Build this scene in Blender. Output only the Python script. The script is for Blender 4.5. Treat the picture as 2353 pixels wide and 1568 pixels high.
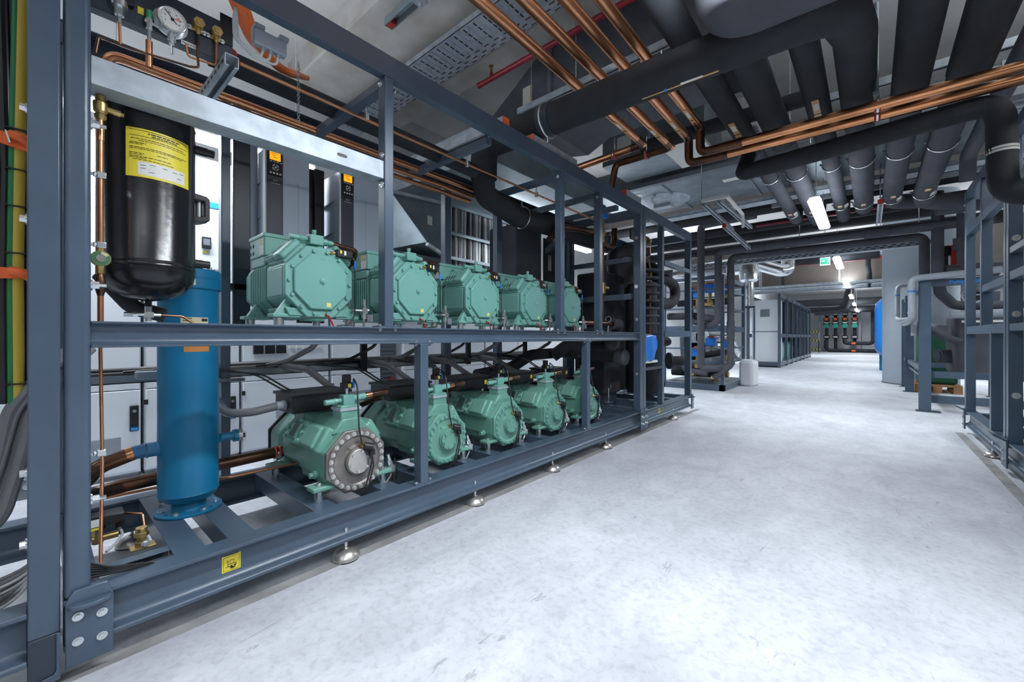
import bpy, math, random
from mathutils import Vector, Matrix
for o in list(bpy.data.objects): bpy.data.objects.remove(o, do_unlink=True)
SC = bpy.context.scene; COL = SC.collection
R = math.radians; PI = math.pi
# ---------------- camera, light, exposure ----------------
cam = bpy.data.cameras.new('camera'); camo = bpy.data.objects.new('camera', cam); COL.objects.link(camo)
camo.location = (0, 0, 1.0); camo.rotation_euler = (R(90), 0, R(40.84))
cam.sensor_width = 36; cam.lens = 943.5/2353*36; cam.shift_y = -9/2353; cam.clip_start = 0.02; cam.clip_end = 200
SC.camera = camo
w = bpy.data.worlds.new('hall_air'); SC.world = w; w.use_nodes = True
w.node_tree.nodes['Background'].inputs[0].default_value = (0.80, 0.88, 1.0, 1)
w.node_tree.nodes['Background'].inputs[1].default_value = 0.5
vs = SC.view_settings; vs.view_transform = 'Standard'; vs.look = 'None'; vs.gamma = 1; vs.use_curve_mapping = False
vs.exposure = 0.35
def area_light(name, loc, sx, sy, power, rot=(0, 0, 0), col=(0.88, 0.94, 1.0), spread=180):
    l = bpy.data.lights.new(name, 'AREA'); l.shape = 'RECTANGLE'; l.size = sx; l.size_y = sy; l.energy = power; l.color = col; l.spread = R(spread)
    o = bpy.data.objects.new(name, l); COL.objects.link(o); o.location = loc; o.rotation_euler = rot
    return o
# light of the luminaire rows: over the aisle, behind the racks, plus an added unseen row on the right
for lx, ly, dn, up in [(-0.43, -2.8, 8, 34), (-0.43, 1.35, 45, 54), (-0.43, 6.2, 42, 3), (-0.43, 10.5, 27, 18), (-0.43, 15.0, 27, 24), (-0.43, 19.5, 30, 30), (-0.43, 24.2, 30, 30), (-0.43, 29.0, 34, 34), (-0.43, 33, 36, 30),
                       (-3.7, -2.0, 9, 5), (-3.72, 0.5, 30, 9), (-3.6, 4.7, 24, 6), (-3.5, 7.2, 30, 6), (-3.6, 11.5, 60, 36), (-3.6, 19, 60, 40), (-3.6, 27, 60, 40),
                       (2.6, -1.5, 6, 150), (2.6, 3.0, 12, 180), (2.6, 8.0, 36, 50), (2.6, 13.0, 50, 40), (2.6, 20, 60, 40), (2.6, 28, 60, 40)]:
    area_light('lamp_and_fill_light', (lx, ly, 2.44), 0.10, 1.3, dn, spread=165)
    area_light('ceiling_fill_light', (lx, ly, 3.25 if lx > 1 else 2.56), 0.14, 1.3, up, (PI, 0, 0))  # added upward fill to brighten the ceiling, raised above the pipes on the right
# ---------------- materials ----------------
MATS = {}
def mat(name, col, rough=0.5, metal=0.0, var=0.0, scale=8.0, bump=0.0, bscale=60.0, emit=None, est=0.0, spec=0.5, col2=None, stretch=None, trans=0.0):
    m = bpy.data.materials.new(name); m.use_nodes = True; nt = m.node_tree; b = nt.nodes['Principled BSDF']
    b.inputs['Base Color'].default_value = (*col, 1); b.inputs['Roughness'].default_value = rough; b.inputs['Metallic'].default_value = metal
    b.inputs['Specular IOR Level'].default_value = spec
    if trans: b.inputs['Transmission Weight'].default_value = trans
    tc = None
    def coords(sc):
        tc = nt.nodes.new('ShaderNodeTexCoord'); mp = nt.nodes.new('ShaderNodeMapping'); nt.links.new(tc.outputs['Object'], mp.inputs[0])
        if stretch: mp.inputs['Scale'].default_value = stretch
        n = nt.nodes.new('ShaderNodeTexNoise'); n.inputs['Scale'].default_value = sc; n.inputs['Detail'].default_value = 5; nt.links.new(mp.outputs[0], n.inputs['Vector']); return n
    if var or col2:
        n = coords(scale); r = nt.nodes.new('ShaderNodeValToRGB'); nt.links.new(n.outputs['Fac'], r.inputs[0])
        c2 = col2 or tuple(min(1, c*(1+var)) for c in col); c1 = col if col2 else tuple(c*(1-var) for c in col)
        r.color_ramp.elements[0].position = 0.35; r.color_ramp.elements[1].position = 0.68
        r.color_ramp.elements[0].color = (*c1, 1); r.color_ramp.elements[1].color = (*c2, 1); nt.links.new(r.outputs[0], b.inputs['Base Color'])
    if bump:
        n = coords(bscale); bp = nt.nodes.new('ShaderNodeBump'); bp.inputs['Strength'].default_value = bump; bp.inputs['Distance'].default_value = 0.01
        nt.links.new(n.outputs['Fac'], bp.inputs['Height']); nt.links.new(bp.outputs[0], b.inputs['Normal'])
    if emit: b.inputs['Emission Color'].default_value = (*emit, 1); b.inputs['Emission Strength'].default_value = est
    MATS[name] = m; return m
STEEL = mat('anthracite_paint', (0.065, 0.098, 0.142), 0.31, 0, 0.12, 3, 0.03, 180)
STEELD = mat('dark_steel_paint', (0.030, 0.042, 0.060), 0.38, 0, 0.15, 3)
GALV = mat('galvanised_steel', (0.42, 0.47, 0.52), 0.50, 0.45, 0.16, 14, 0.02, 90)
GALVD = mat('dull_duct_sheet', (0.26, 0.31, 0.34), 0.40, 0.6, 0.14, 5, 0.02, 20)
CHROME = mat('zinc_bolt', (0.70, 0.74, 0.76), 0.25, 0.9)
COPPER = mat('copper_bright', (0.78, 0.36, 0.19), 0.29, 1.0, col2=(0.62, 0.28, 0.14), scale=9, stretch=(1, 0.35, 1))
COPPERX = mat('copper_mottled', (0.80, 0.36, 0.17), 0.27, 1.0, col2=(0.42, 0.19, 0.09), scale=9, stretch=(0.4, 1, 1))
COPPERD = mat('copper_tarnished', (0.20, 0.095, 0.055), 0.33, 0.9, col2=(0.085, 0.055, 0.045), scale=11)
BRASS = mat('brass', (0.50, 0.36, 0.15), 0.33, 0.9, 0.15, 30)
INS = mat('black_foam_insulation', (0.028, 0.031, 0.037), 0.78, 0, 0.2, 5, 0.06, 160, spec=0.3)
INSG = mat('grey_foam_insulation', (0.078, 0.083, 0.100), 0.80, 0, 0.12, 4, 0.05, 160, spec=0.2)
BLACK = mat('black_plastic', (0.011, 0.012, 0.014), 0.42)
TANKB = mat('black_gloss_paint', (0.012, 0.013, 0.016), 0.20, 0, 0.0, 5, 0.035, 55)
GREEN = mat('compressor_green_paint', (0.170, 0.395, 0.345), 0.36, 0, 0.05, 4, 0.02, 120)
GREEND = mat('cast_green_paint', (0.150, 0.350, 0.280), 0.36, 0, 0.09, 7, 0.05, 90)
CAST = mat('bare_cast_iron', (0.24, 0.22, 0.205), 0.42, 0.55, 0.2, 12, 0.05, 120)
HUBM = mat('machined_steel', (0.55, 0.53, 0.50), 0.33, 0.8, 0.18, 12)
BLUEP = mat('blue_tank_paint', (0.006, 0.150, 0.300), 0.33, 0, 0.05, 3, 0.03, 80)
BLUEB = mat('bright_blue_plastic', (0.015, 0.20, 0.70), 0.35)
WHITE = mat('white_cabinet_paint', (0.72, 0.76, 0.80), 0.42, 0, 0.02, 2)
LGREY = mat('light_grey_plastic', (0.38, 0.42, 0.47), 0.45, 0, 0.04, 3)
MGREY = mat('mid_grey_plastic', (0.17, 0.19, 0.22), 0.45, 0, 0.05, 3)
DSLATE = mat('slate_panel', (0.055, 0.060, 0.085), 0.40, 0, 0.06, 4)
YELLOW = mat('yellow_sticker', (0.82, 0.68, 0.05), 0.42)
PALE = mat('paper_label', (0.78, 0.78, 0.74), 0.55)
CREAM = mat('cream_plate', (0.60, 0.54, 0.34), 0.5)
TAN = mat('tan_pipe_marker', (0.62, 0.36, 0.12), 0.5)
INK = mat('black_ink', (0.012, 0.012, 0.014), 0.6)
RED = mat('red_plastic', (0.45, 0.035, 0.03), 0.4)
REDP = mat('red_sprinkler_paint', (0.30, 0.02, 0.035), 0.35)
ORANGE = mat('orange_plastic', (0.85, 0.15, 0.03), 0.45)
ORCAB = mat('orange_cable_sheath', (0.78, 0.17, 0.04), 0.45)
CABB = mat('black_cable_sheath', (0.018, 0.019, 0.021), 0.45)
CABG = mat('grey_cable_sheath', (0.17, 0.175, 0.19), 0.45, 0, 0.1, 6)
CABW = mat('white_cable_sheath', (0.55, 0.57, 0.58), 0.45)
CGRN = mat('green_cable_stripe', (0.02, 0.18, 0.06), 0.45)
CYEL = mat('yellow_cable_stripe', (0.55, 0.40, 0.05), 0.45)
PVC = mat('grey_pvc', (0.30, 0.33, 0.38), 0.4, 0, 0.03, 4)
FOIL = mat('aluminium_foil', (0.85, 0.88, 0.90), 0.20, 1.0, 0.05, 10, 0.35, 14)
CONC = mat('raw_concrete', (0.30, 0.29, 0.28), 0.8, 0, 0.14, 2.2, 0.08, 30)
CONCB = mat('brown_concrete', (0.19, 0.165, 0.145), 0.8, 0, 0.12, 2, 0.06, 30)
WALLW = mat('white_wall_panel', (0.60, 0.62, 0.64), 0.6, 0, 0.03, 2)
COLG = mat('grey_column_paint', (0.30, 0.35, 0.40), 0.55, 0, 0.03, 3)
AMBER = mat('amber_screen', (0.9, 0.35, 0.01), 0.3, emit=(1.0, 0.36, 0.01), est=0.9)
LAMP = mat('lamp_diffuser', (0.9, 0.95, 1.0), 0.4, emit=(0.92, 0.96, 1.0), est=6.5)
SIGNG = mat('exit_sign_face', (0.1, 0.6, 0.4), 0.4, emit=(0.08, 0.75, 0.42), est=0.4)
SIGNW = mat('exit_sign_white', (0.9, 0.95, 0.95), 0.4, emit=(0.9, 1, 1), est=0.6)
DGREEN = mat('dark_green_plastic', (0.008, 0.085, 0.045), 0.42, 0, 0.1, 4)
TEAL = mat('teal_pump_paint', (0.01, 0.30, 0.22), 0.4)
WOOD = mat('pallet_wood', (0.36, 0.20, 0.09), 0.7, 0, 0.2, 12)
DRUMG = mat('brown_pipe', (0.20, 0.07, 0.04), 0.5)
GLASS = mat('clear_gauge_glass', (0.9, 0.95, 1.0), 0.05, trans=1.0)
POLY = mat('white_polythene', (0.78, 0.80, 0.83), 0.42)
# ---------------- mesh helpers ----------------
def frame(d):
    d = Vector(d).normalized(); a = Vector((0, 0, 1)) if abs(d.z) < 0.9 else Vector((1, 0, 0))
    u = a.cross(d).normalized(); return u, d.cross(u), d
class MB:
    def __init__(s): s.v = []; s.f = []; s.mi = []; s.m = 0
    def add(s, vs, fs):
        k = len(s.v); s.v += [tuple(p) for p in vs]; s.f += [tuple(i+k for i in f) for f in fs]; s.mi += [s.m]*len(fs); return s
    def mat(s, i): s.m = i; return s
    def box(s, a, b):
        x0, y0, z0 = (min(a[i], b[i]) for i in range(3)); x1, y1, z1 = (max(a[i], b[i]) for i in range(3))
        return s.add([(x0,y0,z0),(x1,y0,z0),(x1,y1,z0),(x0,y1,z0),(x0,y0,z1),(x1,y0,z1),(x1,y1,z1),(x0,y1,z1)],
                     [(0,3,2,1),(4,5,6,7),(0,1,5,4),(1,2,6,5),(2,3,7,6),(3,0,4,7)])
    def bar(s, p0, p1, wd, ht, up=(0, 0, 1)):
        p0 = Vector(p0); p1 = Vector(p1); d = (p1-p0).normalized(); up = Vector(up)
        u = d.cross(up).normalized(); n = u.cross(d).normalized(); vs = []
        for p in (p0, p1):
            for a, b in ((-1,-1),(1,-1),(1,1),(-1,1)): vs.append(p+u*(a*wd/2)+n*(b*ht/2))
        return s.add(vs, [(0,1,2,3),(7,6,5,4),(0,4,5,1),(1,5,6,2),(2,6,7,3),(3,7,4,0)])
    def cyl(s, p0, p1, r, n=16, r1=None, ph=0.0):
        p0 = Vector(p0); p1 = Vector(p1); u, v, d = frame(p1-p0); r1 = r if r1 is None else r1; vs = []
        for p, q in ((p0, r), (p1, r1)):
            for i in range(n):
                t = 2*PI*i/n+ph; vs.append(p+u*(q*math.cos(t))+v*(q*math.sin(t)))
        fs = [(i, (i+1)%n, n+(i+1)%n, n+i) for i in range(n)]
        return s.add(vs, fs+[tuple(range(n-1, -1, -1)), tuple(range(n, 2*n))])
    def lathe(s, prof, o, d=(0, 0, 1), n=24):
        o = Vector(o); u, v, d = frame(d); vs = []; fs = []
        for r, h in prof:
            for i in range(n):
                t = 2*PI*i/n; vs.append(o+d*h+u*(r*math.cos(t))+v*(r*math.sin(t)))
        for j in range(len(prof)-1):
            for i in range(n): fs.append((j*n+i, j*n+(i+1)%n, (j+1)*n+(i+1)%n, (j+1)*n+i))
        fs.append(tuple(range(n-1, -1, -1))); k = (len(prof)-1)*n; fs.append(tuple(range(k, k+n)))
        return s.add(vs, fs)
    def prism(s, pts, ax, a, b):
        def P(p, t): return (t, p[0], p[1]) if ax == 'x' else ((p[0], t, p[1]) if ax == 'y' else (p[0], p[1], t))
        n = len(pts); vs = [P(p, a) for p in pts]+[P(p, b) for p in pts]
        return s.add(vs, [(i, (i+1)%n, n+(i+1)%n, n+i) for i in range(n)]+[tuple(range(n-1, -1, -1)), tuple(range(n, 2*n))])
    def tube(s, pts, r, n=12, bend=0.0, seg=6, mitre=False):
        P = [Vector(p) for p in pts]; path = [P[0]]
        for i in range(1, len(P)-1):
            a, b, c = P[i-1], P[i], P[i+1]; d0 = (a-b); d1 = (c-b); L = min(d0.length, d1.length)*0.49
            ang = d0.angle(d1); bd = bend if bend else 0.0
            if bd <= 0 or ang > PI-0.02: path.append(b); continue
            t = min(bd/max(math.tan(ang/2), 1e-4), L); s0 = b+d0.normalized()*t; s1 = b+d1.normalized()*t
            k = seg
            for j in range(k+1):
                q = j/k; path.append(s0*(1-q)**2+b*(2*q*(1-q))+s1*q*q)
        path.append(P[-1]); Q = [path[0]]
        for p in path[1:]:
            if (p-Q[-1]).length > 1e-5: Q.append(p)
        m = len(Q); T = []
        for i in range(m):
            t = (Q[min(i+1, m-1)]-Q[i]); t2 = (Q[i]-Q[max(i-1, 0)])
            t = (t.normalized() if t.length > 0 else Vector())+(t2.normalized() if t2.length > 0 else Vector()); T.append(t.normalized())
        u, v, d = frame(T[0]); vs = []; fs = []
        for i in range(m):
            u = (u-T[i]*u.dot(T[i])).normalized(); v = T[i].cross(u)
            sc = 1.0
            if 0 < i < m-1:
                c = (Q[i]-Q[i-1]).normalized().dot(T[i]); sc = min(1/max(c, 0.5), 1.5) if bend == 0 else 1
            rr = r
            for j in range(n):
                t = 2*PI*j/n; vs.append(Q[i]+u*(rr*math.cos(t))+v*(rr*math.sin(t)))
        for i in range(m-1):
            for j in range(n): fs.append((i*n+j, i*n+(j+1)%n, (i+1)*n+(j+1)%n, (i+1)*n+j))
        fs.append(tuple(range(n-1, -1, -1))); k = (m-1)*n; fs.append(tuple(range(k, k+n)))
        return s.add(vs, fs)
    def ring(s, c, d, r, tr, n=28, k=8, a0=0.0, a1=2*PI):
        c = Vector(c); u, v, d = frame(d); full = abs(a1-a0-2*PI) < 1e-6; pts = []
        N = n if full else n+1
        vs = []; fs = []
        for i in range(N):
            t = a0+(a1-a0)*i/n; e = u*math.cos(t)+v*math.sin(t); 
            for j in range(k):
                q = 2*PI*j/k; vs.append(c+e*(r+tr*math.cos(q))+d*(tr*math.sin(q)))
        for i in range(n if full else N-1):
            for j in range(k): fs.append((i*k+j, ((i+1)%N)*k+j, ((i+1)%N)*k+(j+1)%k, i*k+(j+1)%k))
        if not full: fs += [tuple(range(k)), tuple(range((N-1)*k+k-1, (N-1)*k-1, -1))]
        return s.add(vs, fs)
    def hexb(s, p, d, r, h, washer=True):
        p = Vector(p); d = Vector(d).normalized()
        if washer: s.cyl(p, p+d*(h*0.25), r*1.45, 14)
        s.cyl(p+d*(h*0.2 if washer else 0), p+d*h, r, 6); return s
    def build(s, name, m, parent=None, bevel=0.0, label=None, origin=None, sm=True, ang=35):
        me = bpy.data.meshes.new(name); o = bpy.data.objects.new(name, me); COL.objects.link(o)
        if parent is not None: og = world_loc(parent)
        elif origin is not None: og = Vector(origin)
        else:
            xs, ys, zs = zip(*s.v); og = Vector(((min(xs)+max(xs))/2, (min(ys)+max(ys))/2, min(zs)))
        me.from_pydata([Vector(p)-og for p in s.v], [], s.f)
        for q in (m if isinstance(m, (list, tuple)) else [m]): me.materials.append(q)
        if any(s.mi): me.polygons.foreach_set('material_index', s.mi)
        import bmesh
        bm = bmesh.new(); bm.from_mesh(me); bmesh.ops.recalc_face_normals(bm, faces=bm.faces); bm.to_mesh(me); bm.free()
        if sm:
            me.polygons.foreach_set('use_smooth', [True]*len(me.polygons)); me.set_sharp_from_angle(angle=R(ang))
        if parent is not None: o.parent = parent
        else: o.location = og
        if bevel:
            b = o.modifiers.new('bevel', 'BEVEL'); b.width = bevel; b.segments = 2; b.limit_method = 'ANGLE'; b.angle_limit = R(40); b.harden_normals = False
        if label: o['label'] = label
        return o
def world_loc(o):
    p = Vector()
    while o is not None: p += o.location; o = o.parent
    return p
def tag(o, label, cat, group=None, kind=None):
    o['label'] = label; o['category'] = cat
    if group: o['group'] = group
    if kind: o['kind'] = kind
    return o
def thing(name, loc, label, cat, group=None):
    o = bpy.data.objects.new(name, None); COL.objects.link(o); o.location = loc; o.empty_display_size = 0.1
    return tag(o, label, cat, group)
def struct(o): o['kind'] = 'structure'; return o
def copy_tree(o, parent=None):
    c = o.copy(); COL.objects.link(c)
    if parent is not None: c.parent = parent
    for ch in list(o.children): copy_tree(ch, c)
    return c
def place(proto, first, loc, label, rz=None):
    o = proto if first else copy_tree(proto); o.location = loc; o['label'] = label
    if rz is not None: o.rotation_euler.z = rz
    return o
def text_mb(mb, txt, size, o, right=(0, 1, 0), up=(0, 0, 1), align='CENTER', depth=0.0006, bold=0.0):
    c = bpy.data.curves.new('lettering', 'FONT'); c.body = txt; c.size = size; c.align_x = align; c.align_y = 'CENTER'; c.extrude = depth; c.offset = bold; c.resolution_u = 2
    t = bpy.data.objects.new('lettering', c); COL.objects.link(t); dg = bpy.context.evaluated_depsgraph_get(); dg.update()
    me = bpy.data.meshes.new_from_object(t.evaluated_get(dg)); bpy.data.objects.remove(t, do_unlink=True)
    r = Vector(right).normalized(); u = Vector(up).normalized(); n = r.cross(u); o = Vector(o)
    mb.add([o+r*v.co.x+u*v.co.y+n*v.co.z for v in me.vertices], [tuple(p.vertices) for p in me.polygons]); bpy.data.meshes.remove(me); return mb
def octo(hw, hh, c=0.30):
    a = hw*2*c; b = hh*2*c
    return [(-hw+a, -hh), (hw-a, -hh), (hw, -hh+b), (hw, hh-b), (hw-a, hh), (-hw+a, hh), (-hw, hh-b), (-hw, -hh+b)]
# ---------------- setting ----------------
def floor_mat():
    m = mat('painted_floor', (0.62, 0.64, 0.68), 0.38); nt = m.node_tree; b = nt.nodes['Principled BSDF']
    tc = nt.nodes.new('ShaderNodeTexCoord')
    def noise(sc, det, dist=0.0, st=(1, 1, 1)):
        mp = nt.nodes.new('ShaderNodeMapping'); mp.inputs['Scale'].default_value = st; nt.links.new(tc.outputs['Object'], mp.inputs[0])
        n = nt.nodes.new('ShaderNodeTexNoise'); n.inputs['Scale'].default_value = sc; n.inputs['Detail'].default_value = det; n.inputs['Roughness'].default_value = 0.65; n.inputs['Distortion'].default_value = dist
        nt.links.new(mp.outputs[0], n.inputs['Vector']); return n.outputs['Fac']
    def ramp(f, p0, c0, p1, c1):
        r = nt.nodes.new('ShaderNodeValToRGB'); e = r.color_ramp.elements; e[0].position = p0; e[1].position = p1; e[0].color = (*c0, 1); e[1].color = (*c1, 1); nt.links.new(f, r.inputs[0]); return r.outputs[0]
    def mul(a, c, f=1.0):
        x = nt.nodes.new('ShaderNodeMix'); x.data_type = 'RGBA'; x.blend_type = 'MULTIPLY'; x.inputs[0].default_value = f; nt.links.new(a, x.inputs[6]); nt.links.new(c, x.inputs[7]); return x.outputs[2]
    base = ramp(noise(0.9, 6, 0.3), 0.36, (0.54, 0.56, 0.61), 0.64, (0.68, 0.70, 0.75))
    smear = ramp(noise(5, 12, 0.7, (1, 0.55, 1)), 0.34, (0.78, 0.78, 0.79), 0.60, (1, 1, 1))
    c = mul(base, smear, 0.75)
    fine = ramp(noise(34, 10, 0.4), 0.34, (0.74, 0.74, 0.75), 0.52, (1, 1, 1)); c = mul(c, fine, 0.6)
    scr = ramp(noise(16, 8, 2.2, (1, 0.2, 1)), 0.30, (0.50, 0.50, 0.51), 0.345, (1, 1, 1)); c = mul(c, scr, 0.6)
    speck = ramp(noise(170, 2), 0.265, (0.22, 0.22, 0.23), 0.295, (1, 1, 1)); c = mul(c, speck, 0.7)
    nt.links.new(c, b.inputs['Base Color'])
    rg = nt.nodes.new('ShaderNodeMapRange'); nt.links.new(noise(4, 6, 0.5), rg.inputs[0]); rg.inputs[3].default_value = 0.50; rg.inputs[4].default_value = 0.72; b.inputs['Specular IOR Level'].default_value = 0.28
    nt.links.new(rg.outputs[0], b.inputs['Roughness']); return m
FLOOR = floor_mat()
PLINTH = mat('raw_plinth_concrete', (0.30, 0.30, 0.30), 0.75, 0, 0.2, 6, 0.06, 60)
struct(MB().box((-6, -5, -0.2), (6, 38, 0)).build('floor', FLOOR, sm=False))
struct(MB().box((-1.80, -0.6, 0.0), (-1.745, 6.0, 0.003)).box((0.70, 1.5, 0), (0.76, 6.3, 0.003)).build('trim_1', PLINTH, sm=False))
def ceil_mat():
    return mat('ceiling_concrete', (0.66, 0.655, 0.64), 0.75, 0, 0.10, 1.6, 0.04, 12)
CEIL = ceil_mat()
BEAMM = mat('soffit_concrete_stained', (0.60, 0.59, 0.57), 0.75, 0, 0, 3, 0.04, 14, col2=(0.44, 0.41, 0.36))
BEAMM.node_tree.nodes['Principled BSDF']
struct(MB().box((-6, -5, 4.0), (6, 38, 4.2)).build('ceiling', CEIL, sm=False))
mb = MB()
for y0, y1 in [(1.80, 2.95), (9.0, 9.8), (16.5, 17.5), (24, 25)]:
    mb.box((-6, y0, 3.6), (6, y1, 4.0))
mb.box((-6, 1.72, 3.6), (6, 1.80, 3.64))
struct(mb.build('trim_2', BEAMM, sm=False))
struct(MB().box((-6, 15.5, 2.62), (6, 15.9, 4.0)).build('trim_3', CONCB, sm=False))
struct(MB().box((-6, 6.9, 3.5), (6, 8.7, 4.0)).build('trim_4', CONCB, sm=False))
struct(MB().box((-5.0, -5, 0), (-4.8, 38, 4.0)).build('wall_left', WALLW, sm=False))
struct(MB().box((-6, -5.2, 0), (6, -5.0, 4.0)).build('wall_back', CONC, sm=False))
struct(MB().box((4.6, -5, 0), (4.8, 38, 4.0)).build('wall_right', CONC, sm=False))
struct(MB().box((-6, 36.0, 0), (6, 36.2, 4.0)).build('wall_far', WALLW, sm=False))
# round column
struct(MB().cyl((0.85, 12.35, 0), (0.85, 12.35, 4.0), 0.595, 64).build('trim_5', COLG))
struct(MB().cyl((0.85, 12.35, 0), (0.85, 12.35, 0.012), 0.61, 64).build('trim_6', BLACK))
# ---------------- steel rack with the compressors ----------------
XF = -1.75; XB = -2.70
def ibeam(mb, axis, c, lo, hi, ht, wd, z0):
    """I section running along axis from lo to hi, centred on c, foot at z0"""
    h = wd/2; t = ht*0.035; f = ht*0.075; z1 = z0+ht; rr = min(h-t, ht*0.24); q = []
    for i in range(6):
        g = PI/2*i/5; q.append((t+rr*(1-math.sin(g)), z0+f*1.5+rr*(1-math.cos(g))))
    low = [(h, z0), (h, z0+f)]+q; up = [(x, z0+z1-z) for x, z in reversed(low)]
    rt = low+up; prof = rt+[(-x, z) for x, z in reversed(rt)]
    if axis == 'y': mb.prism([(c+p[0], p[1]) for p in prof], 'y', lo, hi)
    else: mb.prism([(c+p[0], p[1]) for p in prof], 'x', lo, hi)
    return mb
def corner_plate(root, y0, y1, xf=XF, s=1, z0=0.045, z1=0.262, nb=((0.25, 0.35), (0.25, 0.72), (0.75, 0.30), (0.75, 0.66))):
    h = z1-z0; pts = [(y0, z0), (y1, z0), (y1, z0+h*0.80), (y1-0.012, z1), (y0+0.016, z1), (y0, z0+h*0.86)]
    p = MB().prism(pts, 'x', xf-0.001*s, xf+0.011*s).build('joint_plate', STEEL, root, 0.003)
    lug = MB(); n = 14; yc = (y0+y1)/2; hw = (y1-y0)/2-0.002
    prof = [(yc-hw*math.cos(PI*i/n), 0.016*math.sin(PI*i/n)) for i in range(n+1)]
    zc = z0+h*0.80
    lug.prism([(xf+0.011*s+0.028*s*math.sin(PI*i/n), yc-hw*math.cos(PI*i/n)) for i in range(n+1)], 'z', zc-0.006, zc+0.006)
    lug.build('lifting_lug', STEEL, p, 0.002)
    for a, b in nb:
        MB().hexb((xf+0.011*s, y0+(y1-y0)*a, z0+h*b*0.9), (s, 0, 0), 0.0085, 0.010).build('bolt', CHROME, p)
    return p
def foot(root, x, y, zt=0.085, s=1):
    f = MB().lathe([(0.058, 0.004), (0.062, 0.006), (0.061, 0.014), (0.052, 0.026), (0.046, 0.034), (0.030, 0.042), (0.014, 0.046), (0.010, 0.052)], (x, y, 0), n=28).build('levelling_foot', HUBM, root)
    MB().cyl((x, y, 0.03), (x, y, zt+0.052), 0.0075, 12).build('threaded_rod', CHROME, f)
    MB().cyl((x, y, zt+0.008), (x, y, zt+0.020), 0.0145, 6).cyl((x, y, zt+0.0095-0.0015), (x, y, zt+0.009), 0.018, 14).build('nut', CHROME, f)
    MB().cyl((x, y, 0), (x, y, 0.004), 0.060, 28).build('rubber_pad', BLACK, f)
rack = thing('compressor_rack', (-2.225, 2.05, 0), 'long dark blue-grey steel rack that carries two rows of green compressors', 'steel rack')
ibeam(MB(), 'y', XF-0.045, 0.05, 4.10, 0.148, 0.09, 0.087).build('base_beam', STEEL, rack, 0.002)
ibeam(MB(), 'y', XB+0.045, 0.05, 4.10, 0.148, 0.09, 0.087).build('base_beam', STEEL, rack, 0.002)
for y0, y1 in [(0.06, 0.13), (0.315, 0.405), (0.475, 0.565), (0.80, 0.90), (1.13, 1.23), (1.36, 1.45), (1.70, 1.79), (1.93, 2.02), (2.24, 2.33), (2.50, 2.59), (2.80, 2.89), (3.06, 3.15), (3.40, 3.49), (3.72, 3.80), (4.02, 4.10)]:
    MB().prism([(XB+0.09, 0.150), (XF-0.08, 0.150), (XF-0.08, 0.2335), (XB+0.09, 0.2335)], 'y', y0, y1).build('base_crossbar', STEEL, rack, 0.002)
ibeam(MB(), 'y', XF-0.03, 0.106, 4.045, 0.080, 0.06, 0.968).build('middle_rail', STEEL, rack, 0.0012)
ibeam(MB(), 'y', XB+0.03, 0.106, 4.045, 0.080, 0.06, 0.968).build('middle_rail', STEEL, rack, 0.0012)
for y in (0.74, 0.99, 1.28, 1.54, 1.82, 2.08, 2.38, 2.64, 2.88, 3.13, 3.6, 3.95):
    MB().box((XB+0.06, y-0.025, 1.0), (XF-0.06, y+0.025, 1.047)).build('shelf_crossbar', STEELD, rack, 0.002)
def top_beam(root, x, s, y0, y1, z0=2.262, z1=2.367):
    # channel open to the inside and below
    pr = [(x, z0), (x, z1), (x-s*0.085, z1), (x-s*0.085, z1-0.006), (x-s*0.006, z1-0.006), (x-s*0.006, z0+0.006), (x-s*0.05, z0+0.006), (x-s*0.05, z0)]
    for a in (y0, y1-0.05): MB().box((x-s*0.008, a+0.001, z0+0.008), (x-s*0.08, a+0.049, z1-0.008)).build('end_filler', STEEL, root)
    return MB().prism(pr, 'y', y0, y1).build('top_beam', STEEL, root, 0.0015)
top_beam(rack, XF, 1, 0.05, 4.10); top_beam(rack, XB, -1, 0.05, 4.10)
def post(root, x0, x1, y0, y1, z0, z1, name='post', m=STEEL, bv=0.004):
    if abs(x1-XF) < 1e-6: x1 -= 0.0012
    if abs(x0-XB) < 1e-6: x0 += 0.0012
    p = MB().box((x0, y0, z0), (x1, y1+0.0, z1-0.0013)).build(name, m, root, bv)
    if bv > 0.006: p.modifiers['bevel'].segments = 5
    return p
post(rack, XF-0.075, XF, 0.050, 0.106, 0.235, 2.30, bv=0.014); post(rack, XB, XB+0.07, 0.050, 0.106, 0.235, 2.30)
def splate(root, p, y0, y1, z, up=1):
    """welded shoe with two bolts"""
    MB().box((XF-0.065, y0-0.03, z), (XF-0.002, y1+0.03, z+0.006*up)).build('shoe_plate', STEEL, p, 0.001)
    for y in (y0-0.018, y1+0.018):
        MB().hexb((XF-0.016, y, z+0.006*up), (0, 0, up), 0.0075, 0.009).hexb((XF-0.016, y, z-0.008*up), (0, 0, -up), 0.0075, 0.012).build('bolt', CHROME, p)
for y0, y1 in [(1.092, 1.141), (2.594, 2.644), (3.188, 3.240)]:
    p = post(rack, XF-0.06, XF-0.001, y0, y1, 1.048, 2.262); splate(rack, p, y0, y1, 1.048)
    for y in (y0-0.012, y1+0.012): MB().hexb((XF-0.02, y, 2.215), (0, 1 if y > y0 else -1, 0), 0.008, 0.01).build('bolt', CHROME, p)
for y0, y1 in [(1.302, 1.352), (2.980, 3.030)]:
    p = post(rack, XF-0.06, XF-0.001, y0, y1, 0.235, 0.968); splate(rack, p, y0, y1, 0.2352); splate(rack, p, y0, y1, 0.9678, -1)
post(rack, XF-0.075, XF, 4.030, 4.0985, 0.2, 2.30)
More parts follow.
